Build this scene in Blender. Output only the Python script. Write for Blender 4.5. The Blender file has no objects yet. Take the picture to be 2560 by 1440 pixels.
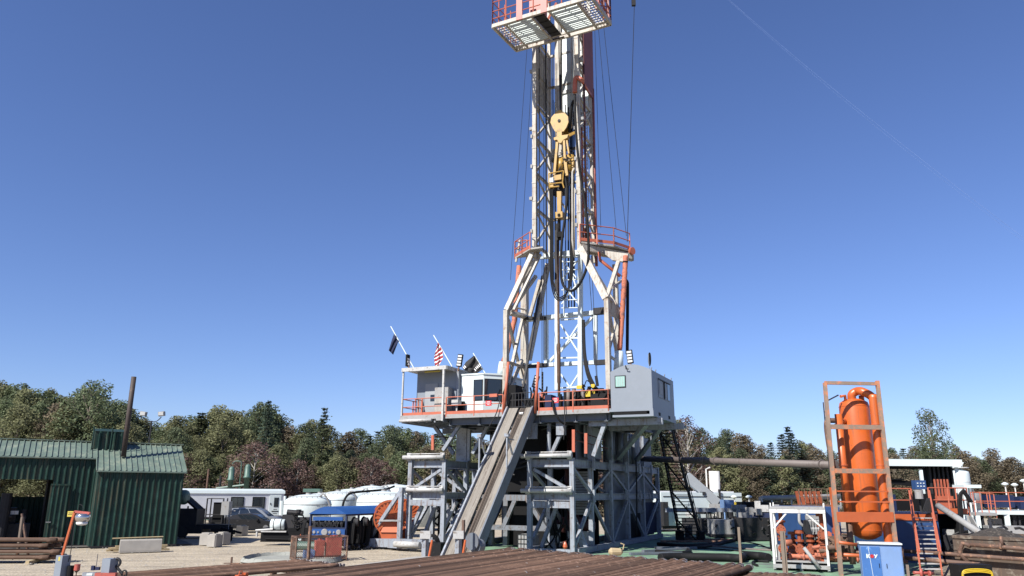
import bpy, math, random
from mathutils import Vector, Matrix
sc = bpy.context.scene
V = Vector
# ---------------- camera ----------------
F, H = 1930.0, 505.0
PITCH, ROLL, CZ = math.atan(H / F), math.radians(.45), 3.4
fw = V((0, math.cos(PITCH), math.sin(PITCH)))
_r = V((1, 0, 0)); _u = _r.cross(fw)
rt = _r * math.cos(ROLL) + _u * math.sin(ROLL)
up = _u * math.cos(ROLL) - _r * math.sin(ROLL)
cd = bpy.data.cameras.new('camera'); cam = bpy.data.objects.new('camera', cd)
sc.collection.objects.link(cam); sc.camera = cam
cd.sensor_width = 36; cd.lens = 36 * F / 2560; cd.clip_end = 3000; cd.clip_start = .1
mw = Matrix((rt, up, -fw)).transposed().to_4x4(); mw.translation = V((0, 0, CZ)); cam.matrix_world = mw
# ---------------- sky, sun, exposure ----------------
SUN_AZ, SUN_EL = math.radians(222), math.radians(43)   # clockwise from +Y
w = bpy.data.worlds.new("World"); sc.world = w; w.use_nodes = True
nt = w.node_tree; bg = nt.nodes['Background']
sky = nt.nodes.new('ShaderNodeTexSky'); sky.sky_type = 'NISHITA'; sky.sun_disc = False
sky.sun_elevation = SUN_EL; sky.sun_rotation = SUN_AZ; sky.altitude = 300
sky.air_density = 1.0; sky.dust_density = .15; sky.ozone_density = 4.0
tint = nt.nodes.new('ShaderNodeMix'); tint.data_type = 'RGBA'; tint.blend_type = 'MULTIPLY'; tint.inputs[0].default_value = 1
nt.links.new(sky.outputs[0], tint.inputs[6]); tint.inputs[7].default_value = (.95, .99, 1.3, 1)
nt.links.new(tint.outputs[2], bg.inputs[0]); bg.inputs[1].default_value = .06
sd = bpy.data.lights.new('sun', 'SUN'); so = bpy.data.objects.new('sun', sd); sc.collection.objects.link(so)
sd.energy = 4.9; sd.angle = math.radians(.5); sd.color = (1, .955, .88)
sv = V((math.sin(SUN_AZ) * math.cos(SUN_EL), math.cos(SUN_AZ) * math.cos(SUN_EL), math.sin(SUN_EL)))
so.rotation_euler = sv.to_track_quat('Z', 'Y').to_euler(); so.location = sv * 200
sc.view_settings.view_transform = 'Standard'; sc.view_settings.look = 'None'
sc.view_settings.exposure = .88; sc.view_settings.gamma = 1
# ---------------- survey: rig frame (u right, w away, z up) ----------------
RA = math.radians(25)
RD = V((math.sin(RA), math.cos(RA), 0)); RL = V((math.cos(RA), -math.sin(RA), 0)); ZZ = V((0, 0, 1))
RO = V((2.69, 44.0, 0)); CC = V((0, 0, CZ))
def U(u, w_, z): return RO + RL * u + RD * w_ + ZZ * z
def _ray(x, y): return fw + rt * ((x - 1280) / F) + up * ((720 - y) / F)
def pW(x, y, w_):
    d = _ray(x, y); return CC + d * (((RO + RD * w_ - CC).dot(RD)) / d.dot(RD))
def pU(x, y, u_):
    d = _ray(x, y); return CC + d * (((RO + RL * u_ - CC).dot(RL)) / d.dot(RL))
def pZ(x, y, z):
    d = _ray(x, y); return CC + d * ((z - CZ) / d.z)
def pY(x, y, yy):
    d = _ray(x, y); return CC + d * (yy / d.y)
def AZ(deg):
    a = math.radians(deg); return V((math.sin(a), math.cos(a), 0))
def horiz(v): return V((v.x, v.y, 0))
def atz(p, z): return V((p.x, p.y, z))
# ---------------- materials ----------------
def mat(name, col, rough=.5, metal=0, wear=None, scale=3, amt=.5, bump=0, bscale=20, stretch=None, noise=.12, spec=.5, streak=0, alpha=None):
    m = bpy.data.materials.new(name); m.use_nodes = True
    n = m.node_tree; b = n.nodes['Principled BSDF']; L_ = n.links.new
    b.inputs['Roughness'].default_value = rough; b.inputs['Metallic'].default_value = metal
    b.inputs['Specular IOR Level'].default_value = spec
    tc = n.nodes.new('ShaderNodeTexCoord'); mp = n.nodes.new('ShaderNodeMapping')
    L_(tc.outputs['Object'], mp.inputs[0])
    if stretch: mp.inputs['Scale'].default_value = stretch
    def mix(fac, a, c, mode='MIX'):
        x = n.nodes.new('ShaderNodeMix'); x.data_type = 'RGBA'; x.blend_type = mode
        for s, v in ((x.inputs[0], fac), (x.inputs[6], a), (x.inputs[7], c)):
            if hasattr(v, 'node'): L_(v, s)
            elif isinstance(v, (int, float)): s.default_value = v
            else: s.default_value = (*v, 1)
        return x.outputs[2]
    def noi(sc_, det=5, ro=.6):
        x = n.nodes.new('ShaderNodeTexNoise'); x.inputs['Scale'].default_value = sc_
        x.inputs['Detail'].default_value = det; x.inputs['Roughness'].default_value = ro
        L_(mp.outputs[0], x.inputs[0]); return x.outputs[0]
    def ramp(src, a, c):
        x = n.nodes.new('ShaderNodeMapRange'); x.inputs[1].default_value = a; x.inputs[2].default_value = c
        x.clamp = True; L_(src, x.inputs[0]); return x.outputs[0]
    n1 = noi(1.3, 6)
    c = mix(ramp(n1, .3, .7), tuple(k * (1 - noise) for k in col), tuple(min(1, k * (1 + noise)) for k in col))
    if wear:
        c = mix(ramp(noi(scale, 8, .7), .62 - .25 * amt, .74 - .2 * amt), c, wear)
    if streak:
        m2 = n.nodes.new('ShaderNodeMapping'); L_(tc.outputs['Object'], m2.inputs[0]); m2.inputs['Scale'].default_value = (5, 5, .35)
        x = n.nodes.new('ShaderNodeTexNoise'); x.inputs['Scale'].default_value = 1.6; x.inputs['Detail'].default_value = 6; L_(m2.outputs[0], x.inputs[0])
        c = mix(ramp(x.outputs[0], .52, .75), c, mix(streak, c, (.12, .07, .04)))
    L_(c, b.inputs['Base Color'])
    if bump:
        bp = n.nodes.new('ShaderNodeBump'); bp.inputs['Strength'].default_value = bump; bp.inputs['Distance'].default_value = .02
        L_(noi(bscale, 6), bp.inputs['Height']); L_(bp.outputs[0], b.inputs['Normal'])
    if alpha is not None: b.inputs['Alpha'].default_value = alpha
    return m
MT = {}
def mk(k, col, *a, **kw):
    f = 1 if 'white' in k or k in ('gravel', 'roller', 'rampplate') else .82
    MT[k] = mat(k, tuple(c * f for c in col), *a, **kw)
mk('white', (.54, .54, .52), .45, wear=(.35, .28, .2), scale=5, amt=.12, streak=.5)
mk('cleanwhite', (.52, .58, .58), .4, noise=.04)
mk('mastwhite', (.35, .328, .285), .55, wear=(.26, .17, .11), scale=4, amt=.36, streak=.9)
mk('riggrey', (.27, .3, .345), .55, wear=(.11, .09, .075), scale=5, amt=.34, streak=.85)
mk('roller', (.38, .38, .37), .45, wear=(.2, .17, .14), scale=6, amt=.35)
mk('deckgrey', (.3, .3, .3), .7, wear=(.18, .15, .12), scale=5, amt=.35)
mk('floor', (.12, .11, .1), .8, wear=(.05, .045, .04), scale=5, amt=.5)
mk('darksteel', (.026, .026, .029), .6, wear=(.07, .05, .035), scale=6, amt=.2, spec=.25)
mk('black', (.008, .008, .009), .7, spec=.15)
mk('rubber', (.01, .01, .011), .7, wear=(.024, .022, .02), scale=8, amt=.2, spec=.2)
mk('cable', (.03, .03, .033), .6, spec=.2)
mk('orange', (.48, .11, .035), .45, wear=(.3, .12, .06), scale=7, amt=.15)
mk('dullorange', (.3, .07, .025), .6, wear=(.12, .045, .025), scale=5, amt=.4)
mk('railorange', (.45, .115, .06), .5, wear=(.3, .14, .09), scale=6, amt=.3)
mk('vesselorange', (.54, .112, .02), .38, noise=.08, wear=(.3, .07, .02), scale=3.5, amt=.16, streak=.5)
mk('rustframe', (.26, .19, .145), .85, wear=(.46, .17, .08), scale=2.5, amt=.5, bump=.3)
mk('rustwood', (.2, .155, .12), .85, wear=(.4, .17, .08), scale=3, amt=.3, stretch=(1, 1, .15), bump=.3)
mk('rustbrown', (.12, .07, .05), .75, wear=(.28, .15, .09), scale=5, amt=.4, bump=.2)
mk('pipebrown', (.115, .068, .046), .75, wear=(.19, .12, .085), scale=3, amt=.35, noise=.3, spec=.25)
mk('pipecollar', (.42, .36, .32), .4, wear=(.12, .08, .06), scale=9, amt=.4, metal=.3)
mk('flowline', (.14, .115, .105), .6, wear=(.07, .05, .045), scale=3, amt=.3)
mk('sheetred', (.2, .06, .05), .6, wear=(.1, .04, .035), scale=3, amt=.3)
mk('redpaint', (.42, .09, .07), .5, wear=(.18, .07, .05), scale=4, amt=.4)
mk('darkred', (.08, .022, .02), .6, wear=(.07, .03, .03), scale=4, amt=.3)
mk('wrap', (.5, .16, .09), .75, wear=(.13, .06, .05), scale=3.5, amt=.45, bump=1, bscale=14)
mk('yellow', (.43, .255, .05), .45, wear=(.2, .13, .06), scale=4, amt=.35)
mk('brightyellow', (.6, .42, .02), .5, wear=(.2, .15, .05), scale=5, amt=.2)
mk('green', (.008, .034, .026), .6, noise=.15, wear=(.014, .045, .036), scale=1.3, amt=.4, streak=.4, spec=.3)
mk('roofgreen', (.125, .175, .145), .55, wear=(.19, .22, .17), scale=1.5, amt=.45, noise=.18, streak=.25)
mk('vesselgreen', (.08, .15, .12), .5, wear=(.04, .08, .06), scale=3, amt=.3)
mk('blue', (.03, .075, .2), .45, wear=(.03, .06, .17), scale=3, amt=.3)
mk('deepblue', (.01, .02, .065), .5, wear=(.01, .02, .06), scale=3, amt=.3)
mk('hoseblue', (.02, .085, .28), .4, wear=(.015, .05, .17), scale=3, amt=.2)
mk('fadedblue', (.15, .25, .45), .6, wear=(.12, .22, .45), scale=6, amt=.35, stretch=(1, 1, .4))
mk('doorblue', (.04, .135, .37), .5, wear=(.16, .32, .62), scale=4, amt=.15)
mk('concrete', (.34, .32, .29), .9, wear=(.3, .28, .25), scale=3, amt=.4, bump=.4)
mk('worn', (.38, .36, .33), .85, wear=(.2, .18, .16), scale=9, amt=.45, stretch=(2.2, 2.2, .35), bump=.5, bscale=9)
mk('wornbrown', (.17, .14, .12), .85, wear=(.09, .06, .045), scale=8, amt=.5, stretch=(3, 3, .3), bump=.4)
mk('lumber', (.42, .33, .19), .8, wear=(.35, .26, .15), scale=4, amt=.3)
mk('bin', (.085, .06, .045), .85, wear=(.2, .175, .14), scale=2.2, amt=.35, streak=.6, bump=.3)
mk('dirt', (.035, .03, .026), 1, wear=(.1, .085, .07), scale=5, amt=.4, bump=1, bscale=6)
mk('shadedgrey', (.16, .175, .2), .6, wear=(.07, .06, .05), scale=4, amt=.4, streak=.9)  # rig grey darkened: interior shade put into the colour, streaks are wear
mk('darkshadegrey', (.13, .15, .18), .55, wear=(.09, .1, .12), scale=2, amt=.3, streak=.4)  # tower-side and underfloor shade put into the colour; plain dark grey on winch, planks
mk('mastred', (.33, .09, .07), .55, wear=(.12, .05, .045), scale=4, amt=.4)
mk('stackbrown', (.05, .035, .03), .7, wear=(.09, .06, .045), scale=3, amt=.3)
mk('wire', (.13, .2, .4), .6)
mk('glass', (.015, .02, .025), .08, spec=.8, noise=0)
mk('greenglass', (.32, .5, .45), .15, noise=.1)
mk('tyre', (.02, .02, .02), .8)
mk('alloy', (.5, .5, .5), .3, metal=.8)
mk('chrome', (.6, .6, .6), .2, metal=.9)
mk('silverpaint', (.27, .285, .3), .25, metal=.4, noise=.03)
mk('charcoalpaint', (.04, .04, .043), .22, metal=.4, noise=.03)
mk('housegrey', (.205, .235, .275), .5, noise=.04, wear=(.18, .205, .24), scale=2, amt=.3)
mk('flatgrey', (.3, .32, .34), .6, noise=.06)  # one even grey for inner panels, shelter door, panes and boom
mk('trailer', (.6, .62, .66), .45, noise=.05, bump=.5, bscale=1.2)
mk('liner', (.17, .3, .19), .8, wear=(.1, .11, .1), scale=.5, amt=.55, noise=.2, bump=.4, bscale=3)
mk('fabricwhite', (.24, .245, .22), .85, wear=(.14, .14, .125), scale=5, amt=.3, bump=.8, bscale=5)
mk('navy', (.012, .018, .06), .9)
mk('flagred', (.42, .03, .04), .9); mk('flagwhite', (.75, .73, .72), .9)
mk('flagblack', (.03, .028, .028), .9)
mk('signred', (.55, .03, .04), .5); mk('signyellow', (.6, .5, .08), .6)
mk('lightface', (.85, .85, .82), .3); mk('led', (.6, .6, .58), .2)
mk('bark', (.16, .13, .1), .9, wear=(.3, .28, .25), scale=6, amt=.3)
mk('palebark', (.42, .4, .36), .9, wear=(.12, .1, .09), scale=6, amt=.3)
# ---------------- mesh builder ----------------
class M:
    def __init__(s): s.v = []; s.f = []
    def add(s, vs, fs):
        o = len(s.v); s.v += [V(p) for p in vs]; s.f += [tuple(o + i for i in f) for f in fs]; return s
    def frame(s, p, q, w_, h, upv=ZZ):
        d = (q - p).normalized()
        x = d.cross(upv)
        if x.length < 1e-3: x = d.cross(RL)
        x.normalize(); y = x.cross(d)
        vs = []
        for e in (p, q):
            for a, b in ((-1, -1), (1, -1), (1, 1), (-1, 1)): vs.append(e + x * (a * w_ / 2) + y * (b * h / 2))
        return vs
    def beam(s, p, q, w_, h=None, upv=ZZ):
        h = h or w_
        return s.add(s.frame(p, q, w_, h, upv), [(0, 3, 2, 1), (4, 5, 6, 7), (0, 1, 5, 4), (1, 2, 6, 5), (2, 3, 7, 6), (3, 0, 4, 7)])
    def ibeam(s, p, q, w_, h, upv=ZZ, t=.03):
        d = (q - p).normalized(); x = d.cross(upv)
        if x.length < 1e-3: x = d.cross(RL)
        x.normalize(); y = x.cross(d)
        s.beam(p + y * (h / 2 - t / 2), q + y * (h / 2 - t / 2), w_, t, upv)
        s.beam(p - y * (h / 2 - t / 2), q - y * (h / 2 - t / 2), w_, t, upv)
        return s.beam(p, q, t, h - 2 * t - .004, upv)
    def box(s, c, sx, sy, sz, ax=None, ay=None):   # centre, sizes along ax, ay, z
        ax = ax or V((1, 0, 0)); ay = ay or V((0, 1, 0)); az = ax.cross(ay).normalized()
        vs = [c + ax * (a * sx / 2) + ay * (b * sy / 2) + az * (k * sz / 2) for k in (-1, 1) for a, b in ((-1, -1), (1, -1), (1, 1), (-1, 1))]
        return s.add(vs, [(0, 3, 2, 1), (4, 5, 6, 7), (0, 1, 5, 4), (1, 2, 6, 5), (2, 3, 7, 6), (3, 0, 4, 7)])
    def rbox(s, u0, u1, w0, w1, z0, z1):            # in the rig frame
        return s.box(U((u0 + u1) / 2, (w0 + w1) / 2, (z0 + z1) / 2), abs(u1 - u0), abs(w1 - w0), abs(z1 - z0), RL, RD)
    def tube(s, pts, r, n=8, caps=True):
        pts = [V(p) for p in pts]; rs = r if isinstance(r, (list, tuple)) else [r] * len(pts)
        d0 = (pts[1] - pts[0]).normalized()
        x = d0.cross(ZZ)
        if x.length < 1e-3: x = V((1, 0, 0))
        x.normalize(); o = len(s.v)
        for i, p in enumerate(pts):
            a = pts[max(0, i - 1)]; b = pts[min(len(pts) - 1, i + 1)]; d = (b - a).normalized()
            x = (x - d * x.dot(d)).normalized(); y = d.cross(x)
            for k in range(n):
                t = 2 * math.pi * k / n; s.v.append(p + (x * math.cos(t) + y * math.sin(t)) * rs[i])
        for i in range(len(pts) - 1):
            for k in range(n):
                a = o + i * n + k; b = o + i * n + (k + 1) % n
                s.f.append((a, b, b + n, a + n))
        if caps:
            s.f.append(tuple(o + k for k in reversed(range(n)))); s.f.append(tuple(o + (len(pts) - 1) * n + k for k in range(n)))
        return s
    def lathe(s, base, axis, prof, n=24):           # prof: (height, radius)
        axis = axis.normalized()
        return s.tube_axis(base, axis, prof, n)
    def tube_axis(s, base, axis, prof, n):
        x = axis.cross(ZZ)
        if x.length < 1e-3: x = V((1, 0, 0))
        x.normalize(); y = axis.cross(x); o = len(s.v)
        for h, r in prof:
            for k in range(n):
                t = 2 * math.pi * k / n; s.v.append(base + axis * h + (x * math.cos(t) + y * math.sin(t)) * max(r, .001))
        for i in range(len(prof) - 1):
            for k in range(n):
                a = o + i * n + k; b = o + i * n + (k + 1) % n
                s.f.append((a, b, b + n, a + n))
        s.f.append(tuple(o + k for k in reversed(range(n)))); s.f.append(tuple(o + (len(prof) - 1) * n + k for k in range(n)))
        return s
    def prism(s, poly, ext):                         # polygon extruded by the vector ext
        n = len(poly); poly = [V(p) for p in poly]
        return s.add(poly + [p + ext for p in poly], [tuple(reversed(range(n))), tuple(range(n, 2 * n))] + [(i, (i + 1) % n, n + (i + 1) % n, n + i) for i in range(n)])
    def corr(s, p, q, z0, z1, nrm, pitch=.3, dep=.05):   # ribbed sheet between p and q
        L_ = (q - p).length; d = (q - p).normalized(); n = max(1, int(L_ / pitch)); pr = []
        for i in range(n):
            t = L_ * i / n; g = L_ / n
            pr += [(t, 0), (t + g * .55, 0), (t + g * .66, dep), (t + g * .84, dep), (t + g * .95, 0)]
        pr.append((L_, 0)); o = len(s.v)
        for t, e in pr:
            b = p + d * t + nrm * e; zz0 = z0(t) if callable(z0) else z0; zz1 = z1(t) if callable(z1) else z1
            s.v += [atz(b, zz0), atz(b, zz1)]
        for i in range(len(pr) - 1): s.f.append((o + 2 * i, o + 2 * i + 2, o + 2 * i + 3, o + 2 * i + 1))
        return s
    def build(s, name, m, parent=None, smooth=False, loc=None):
        me = bpy.data.meshes.new(name)
        base = WL.get(parent.name, V((0, 0, 0))) if parent else (loc if loc is not None else V((0, 0, 0)))
        if parent is None and loc is None and s.v:
            xs = [p.x for p in s.v]; ys = [p.y for p in s.v]
            base = V(((min(xs) + max(xs)) / 2, (min(ys) + max(ys)) / 2, min(p.z for p in s.v)))
        me.from_pydata([p - base for p in s.v], [], s.f); me.materials.append(MT[m] if isinstance(m, str) else m)
        if smooth:
            me.polygons.foreach_set('use_smooth', [len(p.vertices) < 5 for p in me.polygons])
        me.update()
        o = bpy.data.objects.new(name, me); sc.collection.objects.link(o)
        if parent: o.parent = parent; WL[o.name] = base
        else: o.location = base; WL[o.name] = base
        return o
WL = {}
def split(o):
    "each loose piece of the mesh becomes a part of its own"
    me = o.data; n = len(me.vertices); par = list(range(n))
    def find(a):
        while par[a] != a: par[a] = par[par[a]]; a = par[a]
        return a
    for p in me.polygons:
        vs = p.vertices; r0_ = find(vs[0])
        for k in vs[1:]: par[find(k)] = r0_
    gr_ = {}
    for p in me.polygons: gr_.setdefault(find(p.vertices[0]), []).append(tuple(p.vertices))
    co = [v.co.copy() for v in me.vertices]; sm = [p.use_smooth for p in me.polygons]
    outs = []
    for fs in gr_.values():
        ids = sorted({i for f_ in fs for i in f_}); ix = {i: k for k, i in enumerate(ids)}
        m2 = bpy.data.meshes.new(me.name); m2.from_pydata([co[i] for i in ids], [], [tuple(ix[i] for i in f_) for f_ in fs]); m2.materials.append(me.materials[0])
        if sm and sm[0]: m2.polygons.foreach_set('use_smooth', [len(p.vertices) < 5 for p in m2.polygons])
        m2.update(); c = o if not outs else o.copy(); 
        if outs: sc.collection.objects.link(c)
        c.data = m2; outs.append(c)
    return outs
def tag(o, label, cat, group=None):
    o['label'] = label; o['category'] = cat
    if group: o['group'] = group
    return o
def thing(name, label, cat, loc, group=None):
    o = bpy.data.objects.new(name, None); sc.collection.objects.link(o)
    o.location = loc; o.empty_display_size = .3; WL[o.name] = V(loc); return tag(o, label, cat, group)
def struct(o): o['kind'] = 'structure'; return o
def copy_tree(o, parent=None):
    c = o.copy(); sc.collection.objects.link(c)
    if parent: c.parent = parent
    for ch in o.children: copy_tree(ch, c)
    return c
def lerp(a, b, t): return a + (b - a) * t
def sag(a, b, drop, n=16): return [lerp(a, b, i / n) - ZZ * (drop * 4 * (i / n) * (1 - i / n)) for i in range(n + 1)]
def smoothpath(pts, n=6):
    out = []
    for i in range(len(pts) - 1):
        p0 = pts[max(0, i - 1)]; p1 = pts[i]; p2 = pts[i + 1]; p3 = pts[min(len(pts) - 1, i + 2)]
        for k in range(n):
            t = k / n
            out.append(.5 * ((2 * p1) + (p2 - p0) * t + (2 * p0 - 5 * p1 + 4 * p2 - p3) * t * t + (3 * p1 - p0 - 3 * p2 + p3) * t ** 3))
    out.append(pts[-1]); return out
def rail(name, parent, corners, h=1.05, m='railorange', step=1.3, toe=True, r=.03):
    a = M(); b = M()
    for p, q in zip(corners[:-1], corners[1:]):
        L_ = (q - p).length; n = max(1, round(L_ / step))
        for i in range(n + 1):
            e = lerp(p, q, i / n); a.beam(e - ZZ * .12, e + ZZ * h, r * 2, r * 2, RD)
        for k in (h, h * .52): a.tube([p + ZZ * k, q + ZZ * k], r, 6)
        if toe: a.beam(p + ZZ * .1, q + ZZ * .1, .02, .2)
    return a.build(name, m, parent)
def alongmat(key, name, direction, base, dark, brown):
    "surface worn in streaks along one direction"
    m = bpy.data.materials.new(name); m.use_nodes = True; n = m.node_tree; b = n.nodes['Principled BSDF']; b.inputs['Roughness'].default_value = .85; b.inputs['Specular IOR Level'].default_value = .2
    tc = n.nodes.new('ShaderNodeTexCoord'); m1 = n.nodes.new('ShaderNodeMapping'); m1.inputs['Rotation'].default_value = direction.rotation_difference(V((1, 0, 0))).to_euler()
    n.links.new(tc.outputs['Object'], m1.inputs[0]); prev = None
    for sc_, st, c, lo, hi in ((2.2, (.12, 3, 3), dark, .45, .7), (6, (.1, 3.2, 3.2), brown, .52, .66), (9, (.6, 1.5, 1.5), tuple(k * 1.25 for k in base), .58, .7)):
        m2 = n.nodes.new('ShaderNodeMapping'); m2.inputs['Scale'].default_value = st; n.links.new(m1.outputs[0], m2.inputs[0])
        x = n.nodes.new('ShaderNodeTexNoise'); x.inputs['Scale'].default_value = sc_; x.inputs['Detail'].default_value = 7; n.links.new(m2.outputs[0], x.inputs[0])
        r_ = n.nodes.new('ShaderNodeMapRange'); r_.inputs[1].default_value = lo; r_.inputs[2].default_value = hi; r_.inputs[4].default_value = .8; n.links.new(x.outputs[0], r_.inputs[0])
        mx = n.nodes.new('ShaderNodeMix'); mx.data_type = 'RGBA'; n.links.new(r_.outputs[0], mx.inputs[0]); mx.inputs[7].default_value = (*c, 1)
        if prev is None: mx.inputs[6].default_value = (*base, 1)
        else: n.links.new(prev, mx.inputs[6])
        prev = mx.outputs[2]
    n.links.new(prev, b.inputs['Base Color']); MT[key] = m
def vary(key, lo, hi):
    n = MT[key].node_tree; b = n.nodes['Principled BSDF']; src = b.inputs['Base Color'].links[0].from_socket
    oi = n.nodes.new('ShaderNodeObjectInfo'); mr = n.nodes.new('ShaderNodeMapRange'); mr.inputs[3].default_value = lo; mr.inputs[4].default_value = hi
    hs = n.nodes.new('ShaderNodeHueSaturation'); n.links.new(oi.outputs['Random'], mr.inputs[0]); n.links.new(mr.outputs[0], hs.inputs['Value'])
    n.links.new(src, hs.inputs['Color']); n.links.new(hs.outputs[0], b.inputs['Base Color'])
vary('pipebrown', .5, 1.5)
# ================= SETTING =================
g = M(); N = 60
def gz(x, y): return 0
xs = [-700, -200, -90] + [-60 + 4 * i for i in range(31)] + [90, 200, 700]
ys = [-60, 0] + [10 + 3 * i for i in range(30)] + [110, 140, 200, 400, 1200]
rnd = random.Random(5)
g.v = [V((x, y, -.03 - .03 * rnd.random() if abs(x) < 60 and 10 < y < 100 else -.04)) for y in ys for x in xs]
g.f = [(j * len(xs) + i, j * len(xs) + i + 1, (j + 1) * len(xs) + i + 1, (j + 1) * len(xs) + i) for j in range(len(ys) - 1) for i in range(len(xs) - 1)]
def ground_mat():
    m = mat('gravel', (.37, .315, .235), .95, wear=(.29, .245, .185), scale=.35, amt=.5, bump=1, bscale=9, noise=.1)
    n = m.node_tree; b = n.nodes['Principled BSDF']; src = b.inputs['Base Color'].links[0].from_socket
    tc = n.nodes.new('ShaderNodeTexCoord')
    def noi(s, d, st=None):
        mp = n.nodes.new('ShaderNodeMapping'); n.links.new(tc.outputs['Object'], mp.inputs[0])
        if st: mp.inputs['Scale'].default_value = st; mp.inputs['Rotation'].default_value = (0, 0, math.radians(-20))
        x = n.nodes.new('ShaderNodeTexNoise'); x.inputs['Scale'].default_value = s; x.inputs['Detail'].default_value = d
        n.links.new(mp.outputs[0], x.inputs[0]); r = n.nodes.new('ShaderNodeMapRange'); n.links.new(x.outputs[0], r.inputs[0]); return r
    r1 = noi(14, 3); r1.inputs[1].default_value = .35; r1.inputs[2].default_value = .65; r1.inputs[3].default_value = .62; r1.inputs[4].default_value = 1.2
    r2 = noi(1, 5, (.12, 1.1, 1)); r2.inputs[1].default_value = .35; r2.inputs[2].default_value = .65; r2.inputs[3].default_value = .8; r2.inputs[4].default_value = 1.06
    x = n.nodes.new('ShaderNodeMath'); x.operation = 'MULTIPLY'; n.links.new(r1.outputs[0], x.inputs[0]); n.links.new(r2.outputs[0], x.inputs[1])
    mx = n.nodes.new('ShaderNodeMix'); mx.data_type = 'RGBA'; mx.blend_type = 'MULTIPLY'; mx.inputs[0].default_value = 1
    n.links.new(src, mx.inputs[6]); n.links.new(x.outputs[0], mx.inputs[7]); n.links.new(mx.outputs[2], b.inputs['Base Color'])
    return m
MT['gravel'] = ground_mat()
struct(g.build('ground', 'gravel', loc=V((0, 0, 0))))
# green liner under the right half of the rig
q = M(); pts = [U(-4, -6, .0), U(15.5, -7, 0), U(19, 6, 0), U(16, 30, 0), U(0, 30, 0), U(-9, 12, 0)]
o_ = len(q.v); q.v += [atz(p, .02) for p in pts]; q.f.append(tuple(range(len(pts))))
struct(q.build('containment_liner', 'liner'))
# pebbles
pb = M(); r = random.Random(3)
for i in range(1500):
    x = r.uniform(-30, -4); y = r.uniform(27, 50); s = r.uniform(.015, .06)
    c = V((x, y, 0)); k = [V((r.uniform(.6, 1), 0, 0)) for _ in range(1)]
    pb.add([c + V((s, 0, 0)), c + V((-s * .4, s, 0)), c + V((-s * .6, -s * .8, 0)), c + V((0, 0, s * .8))], [(0, 1, 3), (1, 2, 3), (2, 0, 3)])
o_ = pb.build('loose_stones', 'concrete'); tag(o_, 'loose pale stones scattered over the gravel yard', 'gravel'); o_['kind'] = 'stuff'

# ================= TREES =================
def leaf_mat(name, cols):
    m = bpy.data.materials.new(name); m.use_nodes = True; n = m.node_tree; b = n.nodes['Principled BSDF']
    b.inputs['Roughness'].default_value = .7; b.inputs['Specular IOR Level'].default_value = .15
    tc = n.nodes.new('ShaderNodeTexCoord'); oi = n.nodes.new('ShaderNodeObjectInfo')
    ad = n.nodes.new('ShaderNodeVectorMath'); ad.operation = 'ADD'; n.links.new(tc.outputs['Object'], ad.inputs[0])
    sc_ = n.nodes.new('ShaderNodeVectorMath'); sc_.operation = 'SCALE'; sc_.inputs['Scale'].default_value = 57
    n.links.new(oi.outputs['Location'], sc_.inputs[0]); n.links.new(sc_.outputs[0], ad.inputs[1])
    x = n.nodes.new('ShaderNodeTexNoise'); x.inputs['Scale'].default_value = .55; x.inputs['Detail'].default_value = 7; x.inputs['Roughness'].default_value = .75
    n.links.new(ad.outputs[0], x.inputs[0])
    x2 = n.nodes.new('ShaderNodeTexNoise'); x2.inputs['Scale'].default_value = 4.5; x2.inputs['Detail'].default_value = 3; n.links.new(ad.outputs[0], x2.inputs[0])
    av = n.nodes.new('ShaderNodeMath'); av.operation = 'MULTIPLY_ADD'; n.links.new(x2.outputs[0], av.inputs[0]); av.inputs[1].default_value = .55
    sb = n.nodes.new('ShaderNodeMath'); sb.operation = 'MULTIPLY_ADD'; n.links.new(x.outputs[0], sb.inputs[0]); sb.inputs[1].default_value = .7; sb.inputs[2].default_value = -.1
    n.links.new(sb.outputs[0], av.inputs[2])
    rp = n.nodes.new('ShaderNodeValToRGB'); rp.color_ramp.elements[0].position = .25; rp.color_ramp.elements[1].position = .78
    rp.color_ramp.elements[0].color = (*cols[0], 1); rp.color_ramp.elements[1].color = (*cols[2], 1)
    e = rp.color_ramp.elements.new(.5); e.color = (*cols[1], 1)
    n.links.new(av.outputs[0], rp.inputs[0])
    hs = n.nodes.new('ShaderNodeHueSaturation'); mr = n.nodes.new('ShaderNodeMapRange'); mr.inputs[3].default_value = .8; mr.inputs[4].default_value = 1.35
    n.links.new(oi.outputs['Random'], mr.inputs[0]); n.links.new(mr.outputs[0], hs.inputs['Value']); n.links.new(rp.outputs[0], hs.inputs['Color'])
    n.links.new(hs.outputs[0], b.inputs['Base Color'])
    # a little light passes through the leaves
    tr = n.nodes.new('ShaderNodeBsdfTranslucent'); n.links.new(hs.outputs[0], tr.inputs[0]); ms = n.nodes.new('ShaderNodeMixShader'); ms.inputs[0].default_value = .35
    out = n.nodes['Material Output']; n.links.new(b.outputs[0], ms.inputs[1]); n.links.new(tr.outputs[0], ms.inputs[2]); n.links.new(ms.outputs[0], out.inputs[0])
    return m
LM = {
    'olive': leaf_mat('leaf_olive', ((.06, .068, .034), (.14, .145, .075), (.24, .235, .13))),
    'green': leaf_mat('leaf_green', ((.05, .066, .036), (.1, .125, .066), (.175, .2, .11))),
    'dark': leaf_mat('leaf_dark', ((.04, .052, .032), (.08, .098, .056), (.14, .16, .09))),
    'rusty': leaf_mat('leaf_rusty', ((.06, .052, .036), (.14, .115, .078), (.22, .185, .125))),
    'maroon': leaf_mat('leaf_maroon', ((.055, .038, .034), (.125, .08, .07), (.2, .14, .12))),
    'conifer': leaf_mat('leaf_conifer', ((.028, .044, .034), (.058, .084, .062), (.105, .138, .095))),
}
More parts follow.
